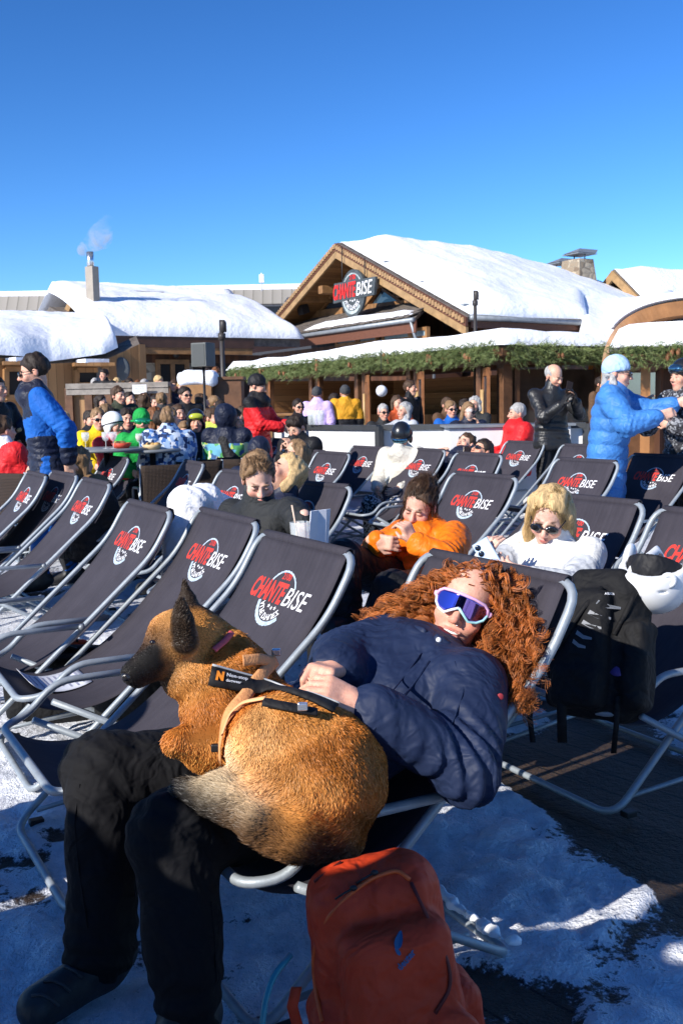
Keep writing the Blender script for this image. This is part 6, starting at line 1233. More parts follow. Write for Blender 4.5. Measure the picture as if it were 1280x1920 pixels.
DV, DF = DS.mesh(.0075, lambda P: .004 * noise3(P, 22, 6)); DV = relax(DV, DF, 2); DN = vnormals(DV, DF); DC = W(520, 1400, 2.2) * A3(1, 1, 0)
def gauss(P, anchors, vals, r=.07):
    A = np.array(anchors); d = ((P[:, None] - A[None]) ** 2).sum(-1); w_ = np.exp(-d / (2 * r * r)) + 1e-9; return (w_ @ np.array(vals)) / w_.sum(1)[:, None]
TAN, RUST, CREAM, BLK, DKB, FAWN = (.64, .265, .060), (.50, .165, .026), (.78, .60, .38), (.010, .009, .009), (.085, .042, .018), (.72, .37, .125)
DCOL = [((360, 1160, 2.30), FAWN), ((320, 1162, 2.25), FAWN), ((300, 1216, 2.2), DKB), ((307, 1236, 2.2), DKB), ((294, 1228, 2.2), BLK), ((268, 1240, 2.2), BLK), ((300, 1178, 2.2), TAN), ((330, 1225, 2.24), FAWN), ((395, 1190, 2.30), TAN), ((285, 1215, 2.22), DKB), ((300, 1232, 2.22), BLK), ((262, 1250, 2.19), BLK), ((242, 1268, 2.18), BLK), ((268, 1275, 2.2), (.09, .085, .08)), ((345, 1165, 2.23), BLK), ((345, 1190, 2.23), BLK), ((332, 1188, 2.2), BLK), ((358, 1192, 2.2), BLK), ((340, 1150, 2.2), BLK), ((340, 1205, 2.2), DKB), ((290, 1222, 2.2), BLK), ((278, 1232, 2.2), BLK), ((255, 1250, 2.2), BLK), ((305, 1248, 2.2), BLK), ((282, 1268, 2.2), BLK), ((272, 1225, 2.2), BLK), ((298, 1200, 2.2), DKB), ((287, 1205, 2.2), BLK), ((375, 1175, 2.3), TAN), ((340, 1235, 2.24), FAWN), ((318, 1222, 2.24), TAN), ((346, 1105, 2.36), BLK), ((350, 1130, 2.35), DKB),
        ((350, 1280, 2.22), TAN), ((440, 1235, 2.28), RUST), ((400, 1250, 2.28), TAN), ((380, 1350, 2.18), RUST), ((420, 1330, 2.25), RUST), ((395, 1420, 2.18), TAN), ((500, 1300, 2.28), RUST), ((490, 1390, 2.06), FAWN), ((470, 1440, 2.05), FAWN), ((560, 1360, 2.18), TAN), ((600, 1420, 2.03), RUST), ((540, 1460, 2.0), TAN), ((600, 1500, 2.0), TAN), ((680, 1440, 2.1), RUST), ((660, 1520, 2.05), RUST), ((540, 1540, 1.99), TAN),
        ((600, 1590, 2.0), DKB), ((520, 1560, 1.97), DKB), ((480, 1502, 1.99), CREAM), ((425, 1462, 2.03), CREAM), ((395, 1456, 2.05), CREAM), ((445, 1525, 1.99), DKB), ((480, 1550, 1.99), DKB), ((405, 1512, 1.99), BLK), ((375, 1495, 2.04), BLK), ((350, 1478, 2.08), BLK), ((345, 1495, 2.08), BLK), ((500, 1480, 2.02), TAN)]
DDIR = [((260, 1255, 2.19), (340, 1200, 2.28)), ((320, 1185, 2.25), (400, 1190, 2.32)), ((330, 1230, 2.24), (380, 1270, 2.28)), ((345, 1190, 2.24), (343, 1140, 2.25)), ((348, 1135, 2.36), (346, 1090, 2.36)), ((390, 1210, 2.30), (440, 1260, 2.32)), ((350, 1280, 2.22), (340, 1330, 2.22)), ((400, 1340, 2.2), (390, 1440, 2.18)), ((450, 1300, 2.25), (560, 1350, 2.2)), ((560, 1370, 2.18), (640, 1420, 2.1)), ((480, 1400, 2.06), (470, 1480, 2.04)), ((540, 1430, 2.0), (530, 1530, 2.0)), ((620, 1430, 2.05), (660, 1540, 2.05)), ((680, 1450, 2.12), (690, 1560, 2.12)),
        ((650, 1580, 2.05), (560, 1580, 2.0)), ((560, 1575, 1.99), (480, 1530, 1.98)), ((480, 1530, 1.98), (410, 1490, 2.02)), ((410, 1490, 2.02), (340, 1470, 2.08))]
BV = BVHTree.FromPolygons([tuple(v) for v in DV], [tuple(int(i) for i in q) for q in DF])
def on_dog(x, y, Y):
    h = BV.ray_cast(Vector(CAM), Vector(nrm(ray(x, y)))); return np.array(h[0]) if h[0] is not None else W(x, y, Y)
dA = [on_dog(*q) for q, _ in DCOL]; dC = [c for _, c in DCOL]; gA_ = [on_dog(*a) for a, _ in DDIR]; gD_ = [nrm(W(*b) - W(*a)) for a, b in DDIR]
EARS = [[on_dog(*q) for q in E] for E in (((345, 1205, 2.2), (345, 1185, 2.2), (344, 1165, 2.2), (341, 1138, 2.2)), ((350, 1125, 2.36), (346, 1100, 2.36)))]
MASK = [on_dog(*q) for q in ((246, 1266, 2.18), (258, 1258, 2.19), (272, 1250, 2.2), (286, 1240, 2.2), (272, 1232, 2.2), (286, 1222, 2.2), (262, 1276, 2.2), (282, 1268, 2.2), (292, 1252, 2.2))]
def masked(P, col):
    e_ = np.min([np.linalg.norm(P - q, axis=1) / r_ for L_, r_ in zip(EARS, (.029, .034)) for q in L_], 0); m_ = np.min([np.linalg.norm(P - q, axis=1) for q in MASK], 0) / .018
    k_ = np.maximum(1 - ss(e_, .8, 1.25), 1 - ss(m_, .75, 1.5))[:, None]; return col * (1 - k_) + np.where((e_ < m_)[:, None], np.array((.040, .024, .014)), np.array((.013, .011, .010))) * k_
bodyc = masked(DV, gauss(DV, dA, dC, .026)) * .6

dog = mesh_np('dog', DV - DC, DF, attr_mat('dog_skin', .7, .2), None, DC, col=bodyc); tag(dog, 'tan shepherd dog with black muzzle and upright dark ears, curled on the woman', 'dog')
def fur(n, par, base, length, M):
    tri = np.concatenate([DF[:, [0, 1, 2]], DF[:, [0, 2, 3]]]); a, b, c = DV[tri[:, 0]], DV[tri[:, 1]], DV[tri[:, 2]]; ar = np.linalg.norm(np.cross(b - a, c - a), axis=1); vis = ((DN[tri[:, 0]] * (CAM - a)).sum(1) > -.25 * np.linalg.norm(CAM - a, axis=1)); ar = ar * np.where(vis, 1, .12)
    t = RNG.choice(len(tri), n, p=ar / ar.sum()); u = RNG.random((n, 2)); s_ = u.sum(1) > 1; u[s_] = 1 - u[s_]; P = a[t] + u[:, :1] * (b - a)[t] + u[:, 1:] * (c - a)[t]; N = DN[tri[t, 0]]
    D = gauss(P, gA_, gD_, .06); D = D - N * (D * N).sum(1)[:, None]; D /= np.linalg.norm(D, axis=1)[:, None] + 1e-9
    cl = np.stack([noise3(P, 38, 61), noise3(P, 38, 62), noise3(P, 38, 63)], 1); D = D + .28 * cl + RNG.normal(size=(n, 3)) * .16 + N * np.clip(.24 + .16 * noise3(P, 26, 64), .12, 1)[:, None]; D /= np.linalg.norm(D, axis=1)[:, None]
    face = np.minimum(np.linalg.norm(P - W(275, 1240, 2.2), axis=1), np.linalg.norm(P - W(325, 1190, 2.25), axis=1)); ear = np.minimum(np.linalg.norm(P - W(345, 1165, 2.25), axis=1), np.linalg.norm(P - W(348, 1120, 2.36), axis=1)); tail = np.min([np.linalg.norm(P - W(*q), axis=1) for q in ((600, 1580, 2.04), (530, 1555, 2.02), (480, 1530, 2.02), (420, 1490, 2.05), (370, 1482, 2.08))], 0)
    ln = length * (np.clip((face - .02) / .10, .28, 1)) * np.clip(ear / .08, .16, 1) * (1 + .9 * (tail < .07)) * RNG.uniform(.6, 1.25, n)
    sd = np.cross(D, N + RNG.normal(size=(n, 3)) * .5); sd /= np.linalg.norm(sd, axis=1)[:, None] + 1e-9; w_ = (.0007 * (1 + .5 * RNG.random(n)))[:, None]
    m_ = P + D * (ln * .5)[:, None]; D2 = D - N * .35; D2 /= np.linalg.norm(D2, axis=1)[:, None]; tip = m_ + D2 * (ln * .55)[:, None]
    V = np.stack([P - sd * w_, P + sd * w_, m_ + sd * w_ * .8, m_ - sd * w_ * .8, tip], 1).reshape(-1, 3); I = np.arange(n)[:, None] * 5; F = np.concatenate([np.concatenate([I, I + 1, I + 2, I + 3], 1), np.concatenate([I + 3, I + 2, I + 4, I + 4], 1)])
    col = masked(P, gauss(P, dA, dC, .026)); col *= (1 + .16 * noise3(P, 30, 71) + .10 * RNG.normal(size=n))[:, None]; col = np.clip(col, .004, .8); C5 = np.repeat(col[:, None], 5, 1); C5[:, :2] *= .7; C5[:, 4] *= 1.12
    T = np.concatenate([F[:n][:, [0, 1, 2]], F[:n][:, [0, 2, 3]], F[n:][:, [0, 1, 2]]]); return mesh_np('fur', V - base, T, M, par, col=C5.reshape(-1, 3), smooth=False)
fur(170000, dog, DC, .0105, attr_mat('dog_fur', .5, .3))
bpy.context.view_layer.update()
for p, n_ in ((W(297, 1196, 2.2), .0095),):
    q = on_mesh(dog, 287, 1203, -.003)
    if q is not None: m = MB(); m.ball(q - DC, (.009, .007, .006), 12); m.build('eye', mat('dog_eye', (.012, .008, .006), .06, 0, .1, spec=.9), dog)
m = MB(); m.ball(W(239, 1268, 2.172) - DC, (.014, .012, .011), 12); m.build('nose', mat('wet_nose', (.012, .011, .011), .25, 0, .1, 60, .3, 120, .7), dog)
# harness: padded black strap, orange webbing, buckles, lettering
def strap(name, pts, w_, mat_, par, off=.012, thick=.005, n=26, base=DC):
    P = [on_mesh(dog, x, y, off) for x, y in pts]; P = np.array([p for p in P if p is not None]); x = np.linspace(0, len(P) - 1, n); P = np.stack([np.interp(x, np.arange(len(P)), P[:, i]) for i in range(3)], 1)
    for _ in range(5): P[1:-1] = .25 * P[:-2] + .5 * P[1:-1] + .25 * P[2:]
    T = np.gradient(P, axis=0); T /= np.linalg.norm(T, axis=1)[:, None]; Nn = np.array([nrm(DN[np.argmin(((DV - p) ** 2).sum(1))]) for p in P])
    for _ in range(25): Nn[1:-1] = .25 * Nn[:-2] + .5 * Nn[1:-1] + .25 * Nn[2:]
    Nn /= np.linalg.norm(Nn, axis=1)[:, None]
    Sd = np.cross(T, Nn); Sd /= np.linalg.norm(Sd, axis=1)[:, None]; m = MB(); m.grid(np.stack([P - Sd * w_ / 2, P - Sd * w_ / 4 + Nn * thick * .5, P + Nn * thick * .7, P + Sd * w_ / 4 + Nn * thick * .5, P + Sd * w_ / 2], 1) - base); o = m.build(name, mat_, par); so_ = o.modifiers.new('solid', 'SOLIDIFY'); so_.thickness = thick * .6; so_.offset = 0
    return o, P, T, Sd, Nn
HAR = thing('dog_harness', 'black padded dog harness with orange webbing and grey piping worn by the tan dog', 'harness', DC)
M_WEB = mat('orange_webbing', (.66, .30, .12), .75, 0, .12, 60, .3, 160); M_PAD = cloth('harness_black', (.014, .014, .016), .7); M_PIPE = mat('grey_piping', (.42, .44, .46), .5)
o, P, T, Sd, Nn = strap('padded_strap', [(392, 1268), (430, 1282), (470, 1290), (510, 1298), (550, 1308), (590, 1322), (625, 1338)], .045, M_PAD, HAR, .014, .010)
m = MB(); m.tube(P - Sd * .024 + Nn * .004 - DC, .0028, 6); m.build('piping', M_PIPE, o)
tx = MB(); i0 = 3
def on_strap(V2, u0, v0):
    u = np.clip(u0 + V2[:, 0], 0, 1e9); L = np.concatenate([[0], np.cumsum(np.linalg.norm(np.diff(P, axis=0), axis=1))]); f_ = lambda A: np.stack([np.interp(u, L, A[:, i]) for i in range(3)], 1); return f_(P) + f_(Sd) * -(v0 + V2[:, 1])[:, None] + f_(Nn) * .0125 - DC
V2, Fc = text2d('Non-stop', .02); tx.add(on_strap(fit(V2, 0, .052, 0, .011), .036, .0), Fc, 0); V2, Fc = text2d('dogwear', .02); tx.add(on_strap(fit(V2, 0, .036, 0, .009), .036, -.012), Fc, 0)
V2, Fc = text2d('N', .08); tx.add(on_strap(fit(V2, 0, .018, 0, .022), .012, -.010), Fc, 1); tx.build('harness_lettering', [M_WHITE, mat('print_orange', (.8, .25, .02), .6)], o)
strap('webbing', [(505, 1243), (487, 1262), (470, 1292), (452, 1318), (438, 1345), (426, 1385), (416, 1420)], .030, M_WEB, HAR, .018, .003); strap('webbing', [(452, 1240), (478, 1236), (505, 1244), (530, 1256)], .026, M_WEB, HAR, .014, .003)
strap('webbing', [(428, 1380), (440, 1345), (462, 1325), (500, 1318)], .012, mat('peach_edge', (.70, .38, .18), .7), HAR, .014, .003); strap('lower_strap', [(498, 1326), (540, 1334), (590, 1345)], .022, M_PAD, HAR, .016, .006)
for x, y in ((560, 1338), (404, 1396), (500, 1232)):
    q = on_mesh(dog, x, y, .026)
    if q is not None: m = MB(); m.box(q - DC, (.022, .012, .018), None); m.build('buckle', mat('buckle_metal', (.5, .52, .55), .25, .8) if x > 450 else M_BLACK, HAR, bevel=.003)
o, *_ = strap('collar_band', [(398, 1222), (418, 1205), (432, 1192)], .014, mat('pink_collar', (.55, .09, .10), .6), HAR, .012, .003)
# ================================================================= bags, helmet, papers, phones
def blob(name, S, h, mt, label, cat, loc, disp=None, group=None, split=None):
    V, F = S.mesh(h, disp); V = relax(V, F, 1); o = mesh_np(name, V - loc, F, mt, None, loc, midx=split(V[F].mean(1)) if split else None); return tag(o, label, cat, group)
M_BAG = cloth('rust_red_nylon', (.50, .042, .010), .6, spec=.3); C_BAGK = cloth('black_nylon', (.009, .009, .010), .75, spec=.2)
RB0 = W(700, 1900, 1.9) * A3(1, 1, 0); up_ = nrm(A3(-.13, .10, .98)); Rg = frame(nrm(A3(.22, -.95, .1)), up_); cb = W(688, 1600, 1.93) - up_ * .25; bp = lambda x, y, z: cb + Rg @ A3(x, y, z)
S = SDF(); S.box(bp(0, .02, -.02), (.135, .085, .25), .075, 0, Rg); S.box(bp(.01, -.085, -.055), (.112, .050, .20), .045, .018, Rg); S.box(bp(.135, .0, -.16), (.040, .065, .13), .035, .02, Rg); S.box(bp(-.13, .01, -.15), (.035, .06, .13), .03, .02, Rg); S.box(bp(0, .0, -.20), (.15, .10, .09), .06, .04, Rg)
S.ell(bp(.075, -.145, -.13), A3(.075, .02, .10), .012, Rg); S.cut(A3(0, 0, .012), A3(0, 0, -1), .02)
RB = blob('backpack', S, .007, M_BAG, 'rust red backpack standing on the snow against the front deck chair', 'backpack', RB0, lambda P: .006 * folds(P, 17, 9) + .0025 * noise3(P, 34, 2)); bpy.context.view_layer.update()
def on_bag(x, y, off): return on_mesh(RB, x, y, off)
def bag_line(name, pts, r, mt, par=None, off=.002, base=RB0, ob=None):
    P = [on_mesh(ob or RB, x, y, off) for x, y in pts]; P = [p for p in P if p is not None]
    if len(P) > 1: m = MB(); m.tube([p - base for p in fillet(P, .03)], r, 6); return m.build(name, mt, par or ob or RB)
M_ZIP = mat('orange_zip', (.60, .10, .02), .5)
bag_line('zip', [(604, 1915), (592, 1850), (588, 1790), (610, 1725), (650, 1680), (700, 1645), (745, 1632), (768, 1650)], .0045, M_ZIP); bag_line('zip', [(560, 1700), (590, 1655), (640, 1618), (690, 1598)], .0035, mat('dark_zip', (.12, .015, .01), .6)); bag_line('fold_edge', [(770, 1655), (800, 1720), (838, 1800), (845, 1850), (815, 1900)], .004, mat('dark_zip', (0, 0, 0)))
for x, y in ((700, 1598), (702, 1640), (662, 1668)):
    q = on_bag(x, y, .008)
    if q is not None: m = MB(); m.ball(q - RB0, (.008, .005, .006), 8); m.tube([q - RB0, q - RB0 + A3(-.02, -.01, -.006), q - RB0 + A3(-.036, -.012, -.016)], .0022, 6); m.build('zip_pull', M_BLACK, RB)
def decal(o, base, px, py, size, V2, Fc, mt, name, rot=0.0, off=.0035):
    c, s = math.cos(rot), math.sin(rot); P = []
    for u, v in V2:
        q = on_mesh(o, px + (u * c - v * s) * size, py - (u * s + v * c) * size, off); P.append(q if q is not None else (P[-1] if P else W(px, py, 2)))
    m = MB(); m.add([p - base for p in P], Fc); return m.build(name, mt, o)
M_TEAL = mat('teal_print', (.02, .10, .22), .6)
a = np.linspace(0, 2 * np.pi, 14, endpoint=False); leaf = np.stack([np.cos(a) * .42 * (1 - .35 * np.sin(a)), np.sin(a)], 1); decal(RB, RB0, 747, 1763, 17, leaf, [tuple(range(14))], M_TEAL, 'leaf_emblem', -.25); decal(RB, RB0, 744, 1783, 9, leaf, [tuple(range(14))], M_TEAL, 'leaf_emblem', .6)
V2, Fc = text2d('deuter', .03, 0, 2); decal(RB, RB0, 760, 1798, 1, fit(V2, -22, 22, -7, 7), Fc, M_TEAL, 'lettering', .85)
m = MB(); m.tube(fillet([W(*q) - RB0 for q in ((545, 1790, 1.80), (512, 1830, 1.76), (496, 1880, 1.72), (490, 1940, 1.70))], .08), .006, 8); m.build('drinking_tube', mat('teal_tube', (.03, .22, .28), .35), RB)
m = MB(); m.grid([[W(x + d, y, 1.80) - RB0 for d in (-10, 10)] for x, y in ((556, 1850), (548, 1885), (560, 1930))]); o = m.build('hip_strap', M_BAG, RB); o.modifiers.new('solid', 'SOLIDIFY').thickness = .006
# black backpack on the right-hand chair
BB0 = W(1120, 1250, 3.35) * A3(1, 1, 0); ub = nrm(W(1150, 1125, 3.50) - W(1080, 1290, 3.22)); Rk = frame(nrm(A3(-.62, -.72, .32)), ub); ck = W(1112, 1210, 3.38); kp = lambda x, y, z: ck + Rk @ A3(x, y, z)
S = SDF(); S.box(kp(.02, .03, 0), (.145, .085, .245), .06, 0, Rk); S.box(kp(-.01, -.07, -.02), (.10, .045, .20), .035, .015, Rk); S.box(kp(.165, .0, -.06), (.04, .07, .15), .035, .015, Rk); S.box(kp(-.125, .02, -.10), (.035, .06, .12), .03, .015, Rk); S.box(kp(.0, -.10, -.15), (.085, .04, .07), .03, .012, Rk); S.box(kp(.02, .02, .225), (.10, .06, .04), .03, .02, Rk)
BB = blob('backpack', S, .008, C_BAGK, 'big black backpack with grey chevrons lying on the seat of the right-hand deck chair', 'backpack', BB0, lambda P: .008 * folds(P, 20, 12) + .003 * noise3(P, 30, 2)); bpy.context.view_layer.update()
for i, (x, y) in enumerate(((1140, 1133), (1122, 1152), (1108, 1170), (1094, 1190), (1085, 1206))):
    P = [on_mesh(BB, x + u * (26 - 3 * i), y + v * 9, .003) for u, v in ((-.7, -.9), (.0, .1), (.9, .6), (.9, 1.1), (-.1, .9), (-.9, -.1))]
    if all(p is not None for p in P): m = MB(); m.add([p - BB0 for p in P], [tuple(range(6))]); m.build('chevron', mat('grey_chevron', (.20, .21, .23), .6), BB)
V2, Fc = text2d('AIRSCAI', .04, 0, 1); decal(BB, BB0, 1141, 1114, 1, fit(V2, -9, 9, -2.2, 2.2), Fc, M_WHITE, 'lettering', -.03)
for pts in ([(1128, 1105), (1095, 1140), (1062, 1190), (1035, 1235)], [(1188, 1112), (1172, 1150), (1150, 1190)]): bag_line('strap', pts, .009, C_BAGK, BB, .006, BB0, BB)
for pts, w_ in (([(1000, 1300, 3.30), (992, 1345, 3.28), (998, 1392, 3.26)], 5), ([(1052, 1300, 3.25), (1052, 1345, 3.25), (1053, 1392, 3.25)], 9), ([(1158, 1305, 3.2), (1154, 1360, 3.2), (1149, 1412, 3.2)], 5)):
    m = MB(); m.grid([[W(x + d, y, Y) - BB0 for d in (-w_, w_)] for x, y, Y in pts]); o = m.build('loose_strap', C_BAGK, BB); o.modifiers.new('solid', 'SOLIDIFY').thickness = .004
q = W(1184, 1226, 3.31); m = MB(); d_ = nrm(W(1197, 1190, 3.2) - W(1172, 1232, 3.14)); Rb = frame(-np.cross(d_, A3(1, 0, 0)), d_); m.lathe([(.034, -.12), (.036, .0), (.034, .03), (.022, .055)], q, 14, 0, Rb); m.lathe([(.019, .055), (.019, .085), (.015, .09)], q, 12, 1, Rb); o = m.build('water_bottle', [mat('violet_bottle', (.075, .05, .20), .35), mat('bottle_cap', (.35, .42, .48), .4)], None); o.location = (0, 0, 0); tag(o, 'violet water bottle with grey cap tucked beside the black backpack', 'bottle')
# white helmet, resting upside down
S = SDF(); hc_ = W(1226, 1082, 3.42); Hh = frame(nrm(A3(-.5, -.75, .45)), nrm(A3(-.25, -.30, -.9))); S.ell(hc_, (.122, .145, .128), 0, Hh); S.ell(hc_ - Hh[:, 2] * .035, (.098, .118, .125), 0, Hh, -1); S.cut(hc_ - Hh[:, 2] * .045, -Hh[:, 2], .006); S.cut(hc_ - Hh[:, 1] * .06 - Hh[:, 2] * .015, -Hh[:, 2] - Hh[:, 1] * .9, .006)
for s in (-1, 1): S.ell(hc_ - Hh[:, 2] * .065 + Hh[:, 0] * .105 * s + Hh[:, 1] * .02, (.020, .050, .055), .012, Hh)
S.ell(W(1245, 1112, 3.28), (.018, .03, .006), .004, None, -1); HC0 = hc_ * A3(1, 1, 0); WH = blob('ski_helmet', S, .006, HE_WHT, 'white ski helmet lying upturned on the black backpack', 'helmet', HC0)
S = SDF(); S.ell(hc_ - Hh[:, 2] * .03, (.097, .117, .115), 0, Hh); S.ell(hc_ - Hh[:, 2] * .07, (.085, .105, .12), 0, Hh, -1); S.cut(hc_ - Hh[:, 2] * .05, -Hh[:, 2], .006); V, F = S.mesh(.007); mesh_np('liner', V - HC0, F, C_BLACK, WH)
m = MB(); pts = [W(*q) - HC0 for q in ((1178, 1095, 3.36), (1176, 1066, 3.38), (1192, 1048, 3.42), (1215, 1035, 3.48), (1232, 1020, 3.54), (1243, 1040, 3.55))]; P = np.array(fillet(pts, .05)); m.grid(np.stack([P, P + A3(.012, -.012, -.026)], 1)); o = m.build('chin_strap', HE_WHT, WH); o.modifiers.new('solid', 'SOLIDIFY').thickness = .006
m = MB(); q = W(1252, 1088, 3.30); m.lathe([(.026, -.01), (.028, .01), (.012, .012), (.010, .0)], q - HC0, 14, 0, frame(A3(0, 0, -1), nrm(A3(-.1, -.95, .2)))); m.build('ear_vent', HE_WHT, WH)
# bags on the ground between the left chairs
for (x, y, Y), r_, mt, lb in (((120, 1062, 4.6), (.26, .17, .15), C_BAGK, 'black bag on the snow under the chairs on the left'), ((138, 1018, 4.9), (.05, .05, .13), cloth('orange_red_bag', (.62, .08, .02), .5), 'small orange-red bag standing beside the black bag under the chairs'), ((165, 1015, 5.0), (.09, .10, .08), cloth('magenta_bag', (.22, .012, .06), .6), 'small dark magenta bag beside the orange-red one'), ((255, 1080, 4.4), (.16, .2, .18), C_BAGK, 'black rucksack on the snow behind the chair with the menu sheet'), ((430, 1085, 3.9), (.2, .14, .2), C_BAGK, 'black rucksack showing between two front-row chair frames')):
    p = W(x, y, Y); p[2] = r_[2] * .85; S = SDF(); S.box(p, np.array(r_), .05, 0); S.cone(p + A3(-r_[0] * .5, 0, r_[2]), p + A3(r_[0] * .5, 0, r_[2]), .02, .02, .02); o = blob('bag', S, .012, mt, lb, 'bag', p * A3(1, 1, 0), lambda P: .012 * folds(P, 14, 4))
    m = MB(); m.tube([A3(-r_[0] * .4, 0, r_[2] * 1.8), A3(-.0, -.02, r_[2] * 2.1), A3(r_[0] * .4, 0, r_[2] * 1.8)], .008, 6); m.build('handle', M_BLACK, o)
# sheets of paper on the seats
M_PAPER = mat('menu_paper', (.62, .64, .70), .7, 0, .05); M_INK = mat('faint_ink', (.30, .31, .40), .8)
def chair_sheet(key, s0, s1, x0, x1, label, skew=0.0):
    o, a = CHAIRS[key]; ss_ = np.linspace(s0, s1, 10); g = MB()
    T = np.array([[ch(key, sling(np.array(s), np.array(x0 + (x1 - x0) * u + skew * (s - s0)), .008 + .03 * (k / 9) ** 4)) for u in np.linspace(0, 1, 6)] for k, s in enumerate(ss_)]); b0 = T.reshape(-1, 3).mean(0) * A3(1, 1, 0); g.grid(T - b0); p = tag(g.build('menu_sheet', M_PAPER, None, b0), label, 'paper'); p.modifiers.new('solid', 'SOLIDIFY').thickness = .001
    t_ = MB()
    for k in range(9):
        s = s0 + (s1 - s0) * (k + .8) / 10; w_ = .5 + .3 * random.random(); q = [ch(key, sling(np.array(s + d), np.array(x0 + (x1 - x0) * (.12 + u * w_) + skew * (s - s0)), .012 + .03 * ((s - s0) / (s1 - s0)) ** 4)) - b0 for d, u in ((0, 0), (0, 1), (.008, 1), (.008, 0))]; t_.add(q, [(0, 1, 2, 3)])
    t_.build('printed_lines', M_INK, p)
chair_sheet('H', .93, 1.22, -.24, .02, 'white printed menu sheet lying on the dark seat of an empty deck chair', .15)
chair_sheet('G', 1.02, 1.2, -.26, -.05, 'white printed card lying on a shaded deckchair seat at the left edge')
CB = W(597, 1012, 4.05); CB[2] = .44
m = MB()
for i, (dx, an) in enumerate(((0, .2), (.035, -.25), (.06, .1))): m.box((dx * .7, .02 * i, .085), (.004, .055, .17), Matrix.Rotation(an - .9, 3, 'Z') @ Matrix.Rotation(.12, 3, 'Y'))
def low_table(loc, z, label, mt=None):
    t = thing('side_table', label, 'table', (loc[0], loc[1], 0)); a = MB(); a.lathe([(.13, z - .03), (.14, z - .015), (.13, z)], (0, 0, 0), 20); a.build('table_top', mt or M_ALU_DK, t); b = MB(); b.lathe([(.02, .02), (.02, z - .03)], (0, 0, 0), 10); b.lathe([(.18, 0), (.17, .015), (.02, .02)], (0, 0, 0), 16); b.build('pedestal', M_BLACK, t)
zt = W(580, 1020, 4.08)[2] - .03; p = W(580, 1020, 4.1); low_table(p, zt, 'small round low table beside the girl in dark grey softshell')
tag(m.build('menu_cards', M_PAPER, None, (p[0] + .02, p[1] - .02, zt)), 'upright white folded menu cards by the hand of the girl in grey', 'paper')
def glass(loc, label, h=.12, r=.035, stem=False, drink=None, straw=False, group=None):
    g = MB(); M_ = M_GLASSY
    if stem: g.lathe([(.032, 0), (.03, .004), (.004, .008), (.004, .07), (.026, .085), (.038, .12), (.036, .16), (.034, .16), (.036, .12), (.02, .09)], (0, 0, 0), 14)
    else: g.lathe([(r * .85, 0), (r, h), (r - .003, h), (r * .85 - .003, .006)], (0, 0, 0), 14)
    o = tag(g.build('drinking_glass', M_, None, loc), label, 'glass', group)
    if drink: d = MB(); d.lathe([(.02, .09), (.034, .12), (.034, .14)] if stem else [(r * .8, .008), (r * .9, h * .75)], (0, 0, 0), 12); d.build('drink', drink, o)
    if straw: s = MB(); s.tube([(.0, 0, .01), (-.03, -.01, .2)], .004, 6); s.build('straw', mat('paper_straw', (.6, .45, .35), .7), o)
p = W(563, 1018, 4.02); glass((p[0], p[1], zt), 'clear tumbler with straw under the hand of the girl in grey', .13, .042, False, None, True)
def phone(P, R, label, c, cam_=False):
    m = MB(); m.box((0, 0, 0), (.072, .008, .148), None); o = m.build('phone', mat('phone_' + label[:6], c, .25, .3, .05), None, P, .006); o.rotation_euler = Matrix(R).to_euler(); tag(o, label, 'phone')
    if cam_:
        k = MB()
        for z in (.052, .024): k.lathe([(.012, 0), (.012, .004), (.008, .005)], (-.018 if True else 0, -.004, z), 12, 0, np.array([[1, 0, 0], [0, 0, -1], [0, 1, 0]]))
        k.build('camera_lens', L_BLK, o)
phone(W(915, 1044, 3.93), frame(nrm(A3(-.35, -.85, .2)), nrm(A3(-.55, -.1, .8))), 'pale blue phone with twin lenses held by the blonde', (.42, .55, .72), True)
phone(W(1066, 727, 10.85), frame(nrm(A3(.3, -.9, .2)), nrm(A3(.3, 0, .9))), 'dark phone held by the man in leather jacket', (.03, .02, .015)); phone(W(874, 851, 10.25), frame(nrm(A3(0, -.9, .3)), nrm(A3(.1, 0, .95))), 'dark phone held up by the reclining man in navy', (.05, .07, .10))
p = W(879, 778, 12.9); glass((p[0], p[1], p[2] - .06), 'amber beer held by the blond woman at the pavilion', .14, .04, False, mat('amber_beer', (.45, .16, .02), .2))
# ================================================================= terrace furniture
def bistro(px, py, Y, face, label, first=[None]):
    """px, py: middle of the top edge of the backrest"""
    if first[0] is None:
        t = thing('bistro_chair', label, 'chair'); a = MB(); w_ = .23
        a.grid([[(x, .22 + .05 * u + .02 * math.cos(x * 6), .46 + .42 * u) for x in np.linspace(-w_, w_, 9)] for u in np.linspace(0, 1, 8)]); o = a.build('backrest', M_WICK, t); o.modifiers.new('solid', 'SOLIDIFY').thickness = .012
        a = MB(); a.box((0, 0, .45), (.44, .44, .025)); a.build('seat', M_WICK, t, bevel=.01)
        for s in (-1, 1):
            a = MB(); a.tube(fillet([(s * .24, -.24, .01), (s * .24, -.20, .64), (s * .24, .18, .66), (s * .24, .27, .52)], .06), .012, 8); a.build('armrest', M_ALU, t); a = MB(); a.tube([(s * .23, .30, .01), (s * .23, .20, .45), (s * .23, .27, .89)], .012, 8); a.build('leg', M_ALU, t)
        first[0] = t; o = t
    else: o = copy_tree(first[0])
    P = W(px, py, Y); th = rad(face); o.location = (P[0] + .27 * math.sin(th), P[1] - .27 * math.cos(th), 0); o.rotation_euler = (0, 0, th); o['label'] = label; o['group'] = 'wicker chairs at the tables'; return o
